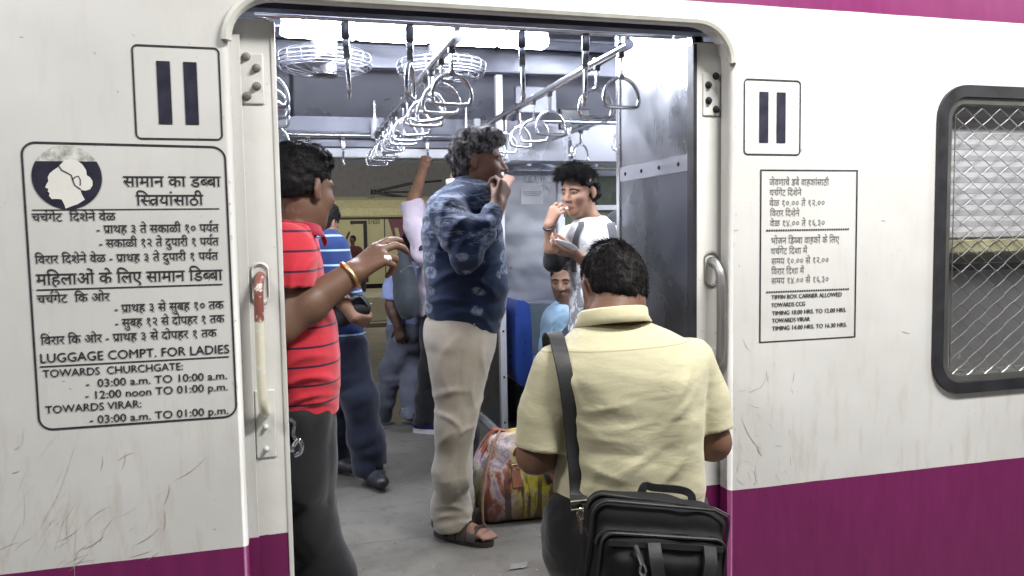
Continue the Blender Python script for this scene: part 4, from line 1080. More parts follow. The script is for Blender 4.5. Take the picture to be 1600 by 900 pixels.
# ---- hand
def add_hand(f, w, d, palm, side, curl=(25, 35, 25), spread=6, scale=1.0, per=None, thumb=(0.75, 0.55, 0.35), thumb_curl=20, r0=0.0088):
    """w wrist, d towards the knuckles, palm side direction, side 'R' or 'L'"""
    d = unit(d); palm = np.asarray(palm, float); palm = unit(palm-d*(palm@d)); t = np.cross(d, palm)*(1 if side == 'R' else -1)
    w = np.asarray(w, float); s = scale
    kn = [w+s*(d*l+t*o-palm*0.004) for l, o in ((0.084, 0.030), (0.089, 0.009), (0.085, -0.012), (0.077, -0.031))]
    roots = [w+s*(d*0.012+t*o) for o in (0.018, 0.006, -0.006, -0.018)]
    for a, b in zip(roots, kn): f.cone(a, b, 0.0160*s, 0.0125*s, 0.014*s, flat=(palm, 0.95))
    lens = [(0.040, 0.025, 0.021), (0.045, 0.028, 0.022), (0.041, 0.026, 0.021), (0.032, 0.020, 0.018)]
    tips = []
    for i in range(4):
        c = per[i] if per else curl; ang = 0.0; p = kn[i]; sp = math.radians(spread*(1.5-i))
        dd = unit(d*math.cos(sp)+t*math.sin(sp)); r = r0*(1.0, 1.03, 0.98, 0.86)[i]
        pts = [w*0.35+kn[i]*0.65, p]; rr = [r*1.1*s, r*1.12*s]
        for j in range(3):
            ang += math.radians(c[j]); p = p+s*lens[i][j]*(dd*math.cos(ang)+palm*math.sin(ang)); pts.append(p); rr.append(s*r*(1.0, 0.92, 0.80)[j])
        f.chain(pts, rr, 0.0035*s); tips.append(p)
    p = w+s*(d*0.022+t*0.022+palm*0.008); dd = unit(t*thumb[0]+d*thumb[1]+palm*thumb[2]); pts = [p]; rr = [0.0165*s]
    ax = unit(d*0.8+palm*0.4-t*0.2)
    for j, l in enumerate((0.046, 0.034, 0.026)):
        p = p+s*l*dd; pts.append(p); rr.append(s*(0.0125, 0.0108, 0.0088)[j]); dd = unit(dd+math.sin(math.radians(thumb_curl))*ax)
    f.chain(pts, rr, 0.008*s); tips.append(p)
    return tips
def add_foot(f, ankle, d, length=0.25, r=0.04, toes=False):
    """bare foot; ankle at its joint, d the toe direction, sole at ankle z - 0.085"""
    d = unit((d[0], d[1], 0)); a = np.asarray(ankle, float); z0 = a[2]-0.085; l = np.cross((0, 0, 1), d)
    heel = a-d*0.035; heel[2] = z0+0.030
    ball = a+d*(length*0.52); ball[2] = z0+0.024
    f.cone(a, heel, r*0.9, 0.030, 0.02); f.cone(a+np.array([0, 0, -0.02]), ball, r*0.9, 0.022, 0.03)
    f.cone(ball+l*0.022, heel, 0.022, 0.026, 0.02); f.cone(ball-l*0.022, heel, 0.022, 0.026, 0.02)
    if toes:
        for i, (o, ln, rr) in enumerate(((0.030, 0.066, 0.012), (0.012, 0.068, 0.0088), (-0.003, 0.062, 0.0082), (-0.017, 0.054, 0.0078), (-0.030, 0.044, 0.0074))):
            q = 1 if toes == 'L' else -1
            b = ball+l*o*-q*0.95; t = b+d*ln+np.array([0, 0, -0.012]); m_ = b+d*ln*0.6+np.array([0, 0, 0.001]); f.chain([b, m_, t], [rr*1.1, rr, rr*0.95], 0.004)
def add_shoe(f, ankle, d, length=0.27, w=0.046, top=0.08):
    d = unit((d[0], d[1], 0)); a = np.asarray(ankle, float); z0 = a[2]-0.085; l = np.cross((0, 0, 1), d)
    heel = a-d*0.045; heel[2] = z0+0.042; toe = heel+d*(length-0.075); toe[2] = z0+0.034
    f.cone(heel, heel*0.45+toe*0.55, 0.040, 0.048, 0.02, flat=((0, 0, 1), 0.95)); f.cone(heel*0.45+toe*0.55, toe, 0.048, 0.038, 0.02, flat=((0, 0, 1), 0.8))
    f.cone(a+np.array([0, 0, 0.01]), heel*0.7+toe*0.3, 0.046, 0.044, 0.02)
    f.half((0, 0, z0), (0, 0, -1), a+d*0.06-np.array([0, 0, 0.085]), 0.25)
# ---- skin
def skin(name, col, lip=(0.8, 0.55, 0.55), sss=0.12):
    t = NT(name); v = t.coord(); n = t.noise(v, 14, 4, 0.6); n2 = t.noise(v, 140, 2)
    c = t.mix(t.rng(n, 0.3, 0.7), tuple(x*0.86 for x in col), tuple(x*1.12 for x in col))
    c = t.mix(t.math('MULTIPLY', t.attr('lip'), 0.6), c, (col[0]*lip[0], col[1]*lip[1], col[2]*lip[2]))
    c = t.mix(t.math('MULTIPLY', t.attr('beard'), 0.55), c, tuple(x*0.28 for x in col))
    c = t.mix(t.attr('brow'), c, (0.010, 0.008, 0.007))
    c = t.mix(t.attr('eye'), c, (0.22, 0.19, 0.17)); c = t.mix(t.attr('iris'), c, (0.012, 0.008, 0.006))
    t.b.inputs['Subsurface Weight'].default_value = sss; t.b.inputs['Subsurface Radius'].default_value = (0.012, 0.005, 0.003); t.b.inputs['Subsurface Scale'].default_value = 0.6
    t.bump(t.math('ADD', n2, t.math('MULTIPLY', t.noise(v, 45, 3), 1.5)), 0.12, 0.002)
    return t.out(c, t.rng(n2, 0.3, 0.7, 0.42, 0.58), 0.0, 0.4)
def head_masks(V, c, fr, s=1.0, beard=0.0, brow=1.0):
    L = ((V-c)@fr.T)/s; x, y, z = L[:, 0], np.abs(L[:, 1]), L[:, 2]
    near = (np.linalg.norm(V-c, axis=1) < 0.17*s)
    sm = lambda a, b, t: np.clip((t-a)/(b-a), 0, 1)
    lip = near*sm(0.0135, 0.010, np.abs(z+0.0635))*sm(0.026, 0.020, y)*(x > 0.074)
    eye = near*(((y-0.031)/0.0125)**2+((z-0.0008)/0.0034)**2 < 1)*(x > 0.068)
    iris = near*(((y-0.031)/0.0062)**2+((z-0.0008)/0.0042)**2 < 1)*(x > 0.068)
    lid = near*(((y-0.031)/0.0165)**2+((z-0.003)/0.0078)**2 < 1)*(x > 0.066)*(1-eye)
    arc = 0.0235-0.55*(y-0.028)**2/0.03
    br = near*sm(0.0062, 0.0035, np.abs(z-arc))*sm(0.010, 0.014, y)*sm(0.056, 0.048, y)*(x > 0.045)*brow
    br = np.maximum(br, lid*0.55)
    bd = near*beard*sm(-0.035, -0.05, z)*sm(-0.03, 0.0, x)*(1-lip)
    if beard > 0: bd = np.maximum(bd, near*beard*sm(-0.037, -0.044, z)*sm(0.034, 0.026, y)*(x > 0.07)*(1-lip))
    return dict(lip=lip, eye=eye*1.0, iris=iris*1.0, brow=br, beard=bd)
# ---- hair
def hair_mat(name, col, grey=0.0, rough=0.58):
    t = NT(name); v = t.coord(); n = t.noise(t.coord((1, 1, 1)), 90, 3); g = t.n('ShaderNodeAttribute', attribute_name='grey').outputs['Fac']
    c = t.mix(t.rng(n, 0.3, 0.7), tuple(x*0.7 for x in col), tuple(x*1.3 for x in col)); c = t.mix(g, c, (0.32, 0.31, 0.31))
    return t.out(c, rough, 0.0, 0.12)
def make_hair(root, c, fr, s, shape, cut, mat, flow, length=0.03, count=5000, seed=1, rough=0.006, width=0.0007, lift=0.3, grey=None, h=0.0045, keep=None, freq=70, curl=0.25):
    """scalp cap from blended volumes, then many fine locks rooted in it"""
    f = Field(c-0.19*s, c+0.19*s, h)
    P = lambda q: c+s*(q[0]*fr[0]+q[1]*fr[1]+q[2]*fr[2])
    for p, r in shape: f.ell(P(p), [q*s for q in r], fr, 0.02*s)
    f.ripple(rough, fbm(freq, seed), 0.04); f.ripple(rough*0.5, fbm(freq*2.3, seed+5), 0.04)
    for q in cut:
        if len(q) == 2: f.ell(P(q[0]), [k*s for k in q[1]], fr, 0.006*s, 'c')
        else: f.half(P(q[0]), q[1][0]*fr[0]+q[1][1]*fr[1]+q[1][2]*fr[2], c, 0.3, 0.006)
    V, F = f.mesh(0); N = vnormals(V, F); r = np.random.RandomState(seed)
    L = ((V-c)@fr.T)/s
    cand = np.arange(len(V))
    if keep is not None: cand = cand[keep(L[cand])]
    pick = r.choice(cand, count); base = V[pick]+r.normal(size=(count, 3))*0.002; nn = N[pick]; l = L[pick]
    fl = flow(l); fl = fl@fr                              # local to world
    fl = fl-nn*np.sum(fl*nn, 1, keepdims=True); fl /= np.linalg.norm(fl, axis=1, keepdims=True)+1e-6
    dirs = fl+nn*lift*r.uniform(0.1, 1.0, (count, 1))+r.normal(size=(count, 3))*0.16; dirs /= np.linalg.norm(dirs, axis=1, keepdims=True)
    ln = (length(l) if callable(length) else np.full(count, length))*r.uniform(0.5, 1.25, count)
    side = np.cross(dirs, r.normal(size=(count, 3))); side /= np.linalg.norm(side, axis=1, keepdims=True)+1e-6
    base = base-nn*0.003
    bend = -nn*curl+r.normal(size=(count, 3))*0.14
    p1 = base+dirs*ln[:, None]*0.5; p2 = base+(dirs+bend*0.9)*ln[:, None]
    w = width*r.uniform(0.6, 1.3, (count, 1))
    SV = np.stack([base-side*w, base+side*w, p1-side*w*0.8, p1+side*w*0.8, p2-side*w*0.25, p2+side*w*0.25], 1).reshape(-1, 3)
    o = np.arange(count)*6; SF = np.concatenate([np.stack([o, o+1, o+3, o+2], 1), np.stack([o+2, o+3, o+5, o+4], 1)])
    g = np.zeros(len(V)); gs = np.zeros(count)
    if grey is not None: g = grey(L)*0.8*np.clip(fbm(160, seed+9)(V)+0.3, 0, 1); gs = grey(l)*(r.rand(count) < 0.75)
    AV = np.concatenate([V, SV]); AF = np.concatenate([F, SF+len(V)])
    return mesh_obj('hair', AV, AF, mat, root, attrs={'grey': np.concatenate([g, np.repeat(gs, 6)])})
# ---- cloth
def cloth(name, col, pattern=None, weave=900, rough=0.8, sheen=0.2, var=0.12, wrinkle=0.25, wscale=18, wst=(1, 1, 1), dist=0.4):
    t = NT(name); v = t.coord()
    n = t.noise(v, 7, 4, 0.6)
    c = t.mix(t.rng(n, 0.3, 0.7), tuple(x*(1-var) for x in col), tuple(x*(1+var) for x in col))
    if pattern: c = pattern(t, c)
    fine = t.noise(v, weave, 2)
    c = t.mix(t.math('MULTIPLY', t.math('SUBTRACT', fine, 0.42, clamp=True), 0.4), c, (0, 0, 0))
    wr = t.noise(t.coord(wst), wscale, 3, 0.5, dist)
    t.bump(t.math('ADD', t.math('MULTIPLY', wr, 1.0), t.math('MULTIPLY', fine, 0.06)), wrinkle, 0.02)
    t.b.inputs['Sheen Weight'].default_value = sheen; t.b.inputs['Sheen Roughness'].default_value = 0.5
    return t.out(c, rough, 0.0, 0.2)
def sleeve(f, pts, rr, cut=True, hollow=0.006, k=0.025, flat=None):
    f.chain(pts, rr, k, flat=flat)
    if cut:
        b = np.asarray(pts[-1], float); d = unit(b-np.asarray(pts[-2], float))
        f.half(b, d, b+d*rr[-1]*0.6, rr[-1]*1.5)
        hollow = max(hollow, 2.4*f.h); f.cone(b-d*0.03, b+d*0.04, rr[-1]-hollow-0.004, rr[-1]-hollow, 0.0, 'c')
def collar(root, c, ra, rb, rot, h, flare, mat, tilt=(0, 0), gap=0.25, name='collar', th=0.004, stand=True, point=0.025):
    """turned-down shirt collar round the neck; gap in front at angle 0 of rot"""
    V = []; F = []; m = 48; rings = [(0.0, -0.2*h), (0.0, 0.45*h), (0.004, 0.9*h), (0.010, 0.98*h), (0.016, 0.85*h), (0.45*flare+0.012, 0.25*h), (flare+0.012, -0.25*h)]
    for i in range(m+1):
        a = gap+(2*math.pi-2*gap)*i/m; e = abs(i/m-0.5)*2
        ca, sa = math.cos(a), math.sin(a)
        for j, (o, z) in enumerate(rings):
            zz = z-(point*max(0, e-0.72)/0.28 if j == len(rings)-1 else 0)
            x, y = (ra+o)*ca, (rb+o)*sa
            X, Y = x*math.cos(rot)-y*math.sin(rot), x*math.sin(rot)+y*math.cos(rot)
            V.append((c[0]+X, c[1]+Y, c[2]+zz+tilt[0]*X+tilt[1]*Y))
    n = len(rings)
    for i in range(m):
        for j in range(n-1): F.append((i*n+j, (i+1)*n+j, (i+1)*n+j+1, i*n+j+1))
    o = mesh_obj(name, V, F, mat, root)
    md = o.modifiers.new('thick', 'SOLIDIFY'); md.thickness = th; md.offset = 0
    return o
def surf(o, root, fallback=None):
    from mathutils.bvhtree import BVHTree
    rl = Vector(root.location); bv = BVHTree.FromPolygons([tuple(v.co+rl) for v in o.data.vertices], [tuple(p.vertices) for p in o.data.polygons])
    def on(px, py, off=0.005, y=0.0):
        d = Vector(at(px, py, 0)-CAM).normalized(); h = bv.ray_cast(Vector(CAM), d)
        return np.array(h[0]-d*off) if h[0] is not None else at(px, py, y)
    return on
def child(root, start): return [o for o in root.children if o.name.startswith(start)][0]
def creases(items):
    def fn(P):
        a = 0
        for px, py, y, deg, w, am, ln in items:
            q = at(px, py, y); dx, dz = math.cos(R(deg)), math.sin(R(deg)); t = (P[:, 0]-q[0])*dx+(P[:, 2]-q[2])*dz; n = -(P[:, 0]-q[0])*dz+(P[:, 2]-q[2])*dx; n = n+0.35*t*t/ln
            a = a+am*np.exp(-(n/w)**2)*np.exp(-(t/ln)**2)*(np.abs(P[:, 1]-y) < 0.13)
        return a
    return fn
def bbox(*pts, pad=0.12):
    P = np.array([np.asarray(p, float) for p in pts]); return P.min(0)-pad, P.max(0)+pad
def person(loc, label, group=None): return empty('person', loc, label, 'person', group)
# ================================================================== people
HAIRB = hair_mat('black_hair', (0.010, 0.009, 0.009))
HAIRG = hair_mat('greying_hair', (0.016, 0.015, 0.016))
def st(pl, pr, py, y, b, rot=0.0):
    """torso station from its left and right outline in the photograph"""
    A = at(pl, py, y); B = at(pr, py, y); return ((A[2]+B[2])/2, (A[0]+B[0])/2, y, (B[0]-A[0])/2, b, rot)

# ---------------------------------------------------------------- the greying man in the blue tie-dyed shirt
def man_blue():
    Y = 1.03
    root = person((0.63, Y, 0), 'greying man in a navy tie-dyed shirt and khaki trousers, hand to his mouth')
    hc = at(747, 252, Y+0.01); hf = frame((0.96, -0.27, -0.05)); hs = 1.03
    tor = [st(668, 768, 545, Y, 0.150), st(666, 783, 495, Y, 0.165), st(666, 791, 450, Y, 0.175), st(662, 788, 405, Y+.01, 0.175), st(660, 782, 365, Y+.01, 0.172), st(664, 776, 330, Y+.01, 0.178), st(676, 770, 306, Y+.01, 0.165), st(696, 768, 291, Y+.01, 0.115), st(708, 764, 281, Y+.01, 0.068)]
    shR = at(702, 336, 0.86); elR = at(729, 400, 0.745); wrR = at(778, 318, 0.855)
    shL = at(712, 333, 1.21); elL = at(722, 420, 1.26); wrL = at(722, 482, 1.25)
    hipR = at(719, 545, 0.945); knR = at(712, 665, 0.93); anR = at(703, 815, 1.06)
    hipL = at(718, 545, 1.12); knL = at(716, 665, 1.13); anL = at(716, 805, 1.19)
    anR[2] = 0.105; anL[2] = 0.105
    # body
    lo, hi = bbox(hc, shR, elR, wrR, shL, elL, wrL, hipR, anR, anL, tor[3][1:3]+(0.9,), pad=0.17); lo[2] = -0.01
    f = Field(lo, hi, 0.0052)
    f.loft(tor, 0.03, grow=-0.022)
    add_head(f, hc, hf, hs, nose=1.2, jaw=1.06, lips=1.0)
    nk = at(730, 290, Y+.01); f.cone(nk-np.array([0.0, 0, 0.05]), hc+hf[0]*-0.020-hf[2]*0.05, 0.066, 0.058, 0.03)
    f.chain([shR, elR, wrR], [0.052, 0.042, 0.030], 0.02); f.chain([shL, elL, wrL], [0.052, 0.042, 0.030], 0.02)
    mouth = hc+hs*(hf[0]*0.10-hf[2]*0.062)
    tips = add_hand(f, wrR, at(795, 268, 0.90)-wrR, (-0.55, 0.8, 0.1), 'R', per=((58, 66, 38), (64, 70, 38), (70, 70, 38), (76, 70, 38)), scale=0.98, spread=2, thumb=(-0.05, 0.9, 0.55), thumb_curl=4)
    add_hand(f, wrL, (0.5, 0.0, -1), (0, -1, 0.1), 'L', curl=(25, 30, 20))
    for hp, kn, an in ((hipR, knR, anR), (hipL, knL, anL)): f.chain([hp, kn, an], [0.082, 0.055, 0.042], 0.03)
    dR = np.array([0.72, -0.69, 0]); dL = np.array([0.95, 0.3, 0])
    add_foot(f, anR, dR, 0.26, 0.042, toes='R'); add_foot(f, anL, dL, 0.26, 0.042, toes='L')
    V, F = f.mesh()
    sk = skin('brown_skin', (0.20, 0.105, 0.068))
    mesh_obj('body', V, F, sk, root, attrs=head_masks(V, hc, hf, hs, beard=0.45))
    # hair: thick, wavy, greying at the sides
    flow = lambda l: np.stack([-0.7+2.2*l[:, 0], 3*l[:, 1]+np.sin(l[:, 0]*80)*0.5, -0.5+0*l[:, 0]+np.cos(l[:, 1]*60)*0.4-(l[:, 2] < 0.02)*1.5], 1)
    make_hair(root, hc, hf, hs, [((-0.018, 0, 0.040), (0.099, 0.082, 0.086)), ((0.025, 0, 0.095), (0.068, 0.064, 0.040)), ((-0.05, 0, 0.0), (0.062, 0.078, 0.082)), ((0.072, 0.0, 0.083), (0.028, 0.048, 0.024))],
              [((0.105, 0, -0.01), (0.075, 0.085, 0.078)), ((0.045, 0, -0.06), (0.065, 0.15, 0.062)), ((0.035, 0.08, 0.00), (0.035, 0.05, 0.034)), ((0.035, -0.08, 0.00), (0.035, 0.05, 0.034)), ((-0.005, 0.085, -0.035), (0.022, 0.03, 0.04)), ((-0.005, -0.085, -0.035), (0.022, 0.03, 0.04)), ((0, 0, -0.080), (0.15, 0, -1), 'plane')],
              HAIRG, flow, length=lambda l: 0.018+0.012*(l[:, 2] > 0.06), count=22000, seed=3, rough=0.006, lift=0.22, freq=60,
              grey=lambda l: np.clip(0.48+0.5*np.clip((l[:, 2]-0.02)/0.1, 0, 1)*(l[:, 0] > -0.03)+0.25*(l[:, 0] > 0.03), 0, 1), curl=0.5)
    # shirt
    def pat(t, c):
        v = t.coord()
        sep = t.n('ShaderNodeSeparateXYZ', i0=v); z = sep.outputs[2]
        # pale oval motifs on the lower part
        vo = t.n('ShaderNodeTexVoronoi'); wv = t.n('ShaderNodeTexNoise', i0=v); wv.inputs['Scale'].default_value = 9; va = t.n('ShaderNodeVectorMath', operation='MULTIPLY_ADD', i0=wv.outputs['Color'], i1=(0.05, 0.05, 0.05), i2=t.coord((0.85, 0.45, 1.25), (0.013, 0.02, 0.01))); t.set(vo.inputs['Vector'], va); vo.inputs['Scale'].default_value = 12.0; vo.inputs['Randomness'].default_value = 0.45
        ds = vo.outputs['Distance']; nz = t.noise(v, 46, 4, 0.7)
        blot = t.math('MULTIPLY', t.rng(ds, 0.40, 0.33), t.rng(t.math('ADD', nz, t.math('MULTIPLY', ds, 0.2)), 0.42, 0.60))
        blot = t.math('MULTIPLY', blot, t.rng(ds, 0.05, 0.20, 0.15, 1))
        # streaks over the shoulder and the sleeve
        sn = t.noise(t.coord((7, 7, 26), rot=(0.3, 0.75, 0)), 1.6, 4, 0.6, 1.2)
        stx = t.math('MULTIPLY', t.rng(sn, 0.52, 0.60), t.rng(z, 1.16, 1.32))
        m = t.math('MAXIMUM', t.math('MULTIPLY', blot, t.rng(z, 1.40, 1.22, 0.25, 1)), t.math('MULTIPLY', stx, 0.85), clamp=True)
        base = t.mix(t.rng(t.noise(v, 5, 3), 0.35, 0.7), (0.006, 0.012, 0.038), (0.014, 0.034, 0.085))
        return t.mix(t.math('MULTIPLY', m, 0.8), base, (0.24, 0.29, 0.38))
    cm = cloth('tie_dyed_cotton', (0.02, 0.04, 0.1), pat, wrinkle=0.16, dist=0.1)
    f = Field(*[bbox(shR, elR, wrR, shL, elL, wrL, (0.45, Y, 0.80), (0.86, Y, 1.55), pad=0.12)[i] for i in (0, 1)], 0.0052)
    sleeve(f, [shR, at(717, 368, 0.785), elR, at(752, 362, 0.79), at(772, 329, 0.84)], [0.062, 0.060, 0.053, 0.049, 0.041], k=0.035)
    sleeve(f, [shL, elL, wrL], [0.062, 0.054, 0.042], k=0.035)
    f.loft(tor, 0.014, zlo=tor[0][0])
    f.cone(at(727, 306, 0.99), shR, 0.050, 0.060, 0.06); f.cone(shR, at(715, 360, 0.80), 0.060, 0.058, 0.05)
    f.half(at(668, 497, Y), (-0.26, 0, -1), at(715, 545, Y), 0.24)
    f.cone(nk-np.array([0, 0, 0.02]), hc+hf[0]*-0.012-hf[2]*0.05, 0.070, 0.066, 0.004, 'c')
    r1 = fbm(20, 4, (0.6, 0.6, 1.4), ridge=True); r2 = fbm(60, 5, (1, 1, 1.3))
    cr = creases([(705, 352, .80, 50, .012, -.010, .07), (722, 375, .74, 35, .010, -.009, .05), (745, 385, .74, 60, .009, -.008, .05), (690, 380, .86, 60, .012, -.009, .07), (700, 430, .86, 25, .014, -.010, .08), (745, 440, .86, -15, .014, -.009, .08), (690, 470, .87, 12, .012, -.010, .09), (740, 490, .87, -20, .012, -.010, .09), (760, 345, .80, 65, .008, -.006, .04), (680, 330, .90, 70, .012, -.008, .06), (765, 415, .88, 30, .012, -.008, .06)])
    f.ripple(1, lambda P: 0.0065*r1(P)+0.0012*r2(P)+cr(P))
    V, F = f.mesh(); mesh_obj('shirt', V, F, cm, root)
    ng = MB().tube([nk+0.069*(math.cos(a)*np.array([1, 0, 0.10])+math.sin(a)*np.array([0, 1, 0]))+np.array([0.004, 0, 0.004]) for a in np.linspace(0, 2*math.pi, 30, endpoint=False)], 0.008, 8, closed=True)
    ng.build('neckband', cm, root, smooth=True)
    # trousers
    km = cloth('khaki_cotton', (0.36, 0.325, 0.265), wrinkle=0.3, wscale=9)
    f = Field(*[bbox(hipR, hipL, anR, anL, (0.48, Y, 1.0), (0.80, Y, 0.05), pad=0.13)[i] for i in (0, 1)], 0.006)
    f.loft([st(668, 772, 490, Y, 0.150), st(664, 774, 525, Y, 0.165), st(667, 767, 553, Y, 0.168), st(672, 757, 580, Y, 0.158), st(678, 747, 605, Y, 0.145), st(685, 739, 635, Y, 0.13)], 0.05, capk=0.05)
    f.chain([hipR, knR, at(706, 740, 0.97), anR+np.array([0.005, 0, 0.03]), anR+np.array([0.01, -0.01, -0.045])], [0.112, 0.068, 0.066, 0.070, 0.073], 0.06)
    f.chain([hipL, knL, anL+np.array([0, 0, 0.03]), anL+np.array([0, 0, -0.045])], [0.108, 0.068, 0.066, 0.070], 0.04)
    for an in (anR, anL):
        f.half(an-np.array([0, 0, 0.060]), (0.15, -0.05, -1), an-np.array([0, 0, 0.1]), 0.2)
        f.cone(an+np.array([0, 0, -0.03]), an+np.array([0, 0, -0.12]), 0.054, 0.062, 0.0, 'c')
    r1 = fbm(13, 8, (0.7, 0.7, 1.0), ridge=True); r2 = fbm(30, 9, (0.5, 0.5, 2.0), ridge=True)
    cr = creases([(690, 560, .86, 75, .014, -.010, .09), (750, 540, .88, 80, .012, -.010, .10), (735, 600, .86, 86, .010, -.008, .12), (700, 612, .86, 20, .014, -.012, .07), (745, 640, .88, 55, .012, -.012, .08), (705, 655, .86, -35, .010, -.012, .06), (725, 672, .86, 25, .010, -.010, .06), (690, 690, .88, 60, .010, -.010, .06), (728, 720, .90, 80, .012, -.009, .12), (700, 750, .92, 84, .010, -.008, .12), (712, 790, .98, -20, .010, -.012, .06), (690, 806, 1.0, 25, .009, -.011, .05), (722, 812, 1.0, -15, .009, -.011, .05), (715, 580, .86, 88, .006, .005, .2), (712, 720, .90, 88, .006, .006, .2)])
    f.ripple(1, lambda P: 0.6*cr(P)+0.005*r1(P)+0.004*r2(P)*np.clip((0.42-P[:, 2])/0.3, 0.0, 1))
    V, F = f.mesh(); mesh_obj('trousers', V, F, km, root)
    # pocket opening seam
    pk = MB().tube([at(x, y, yy) for x, y, yy in ((741, 505, 0.868), (740, 525, 0.862), (737, 545, 0.866))], 0.0035, 6)
    pk.build('pocket_seam', plain('khaki_seam', (0.22, 0.195, 0.15), 0.9), root, smooth=True)
    # sandals
    sm = plain('brown_sandal_leather', (0.030, 0.022, 0.018), 0.5)
    for an, d in ((anR, unit(dR)), (anL, unit(dL))):
        l = np.cross((0, 0, 1), d); z0 = an[2]-0.085
        s_ = MB(); P = []
        for k in range(28):
            a = 2*math.pi*k/28; u = math.cos(a); w_ = 0.046+0.010*u-0.006*max(0, -u)
            q = an+d*(0.062+0.145*u)+l*(w_*math.sin(a)+0.0); P.append((q[0], q[1]))
        V = [(x, y, z0-0.019) for x, y in P]+[(x, y, z0+0.001) for x, y in P]; n = len(P)
        s_.add(V, [tuple(range(n))[::-1], tuple(range(n, 2*n))]+[(i, (i+1) % n, n+(i+1) % n, n+i) for i in range(n)])
        sd = s_.build('sandal', sm, root)
        for o0, o1, hh, w_ in ((0.128, 0.118, 0.052, 0.044), (0.082, 0.070, 0.068, 0.040), (0.040, 0.026, 0.084, 0.034)):
            pts = [an+d*o0+l*0.050*math.cos(a)*1.02+np.array([0, 0, z0-an[2]+hh*math.sin(a)*0.98]) for a in np.linspace(0.05, math.pi-0.05, 12)]
            MB().ribbon(pts, d, w_, 0.005).build('strap', sm, sd, smooth=True)
        pts = [an-d*0.0+l*0.05, an-d*0.06+l*0.036, an-d*0.086, an-d*0.06-l*0.036, an-l*0.05]
        MB().ribbon(smooth_path([p+np.array([0, 0, -0.045]) for p in pts], 5), (0, 0, 1), 0.022, 0.005).build('strap', sm, sd, smooth=True)
    return root
man_blue()
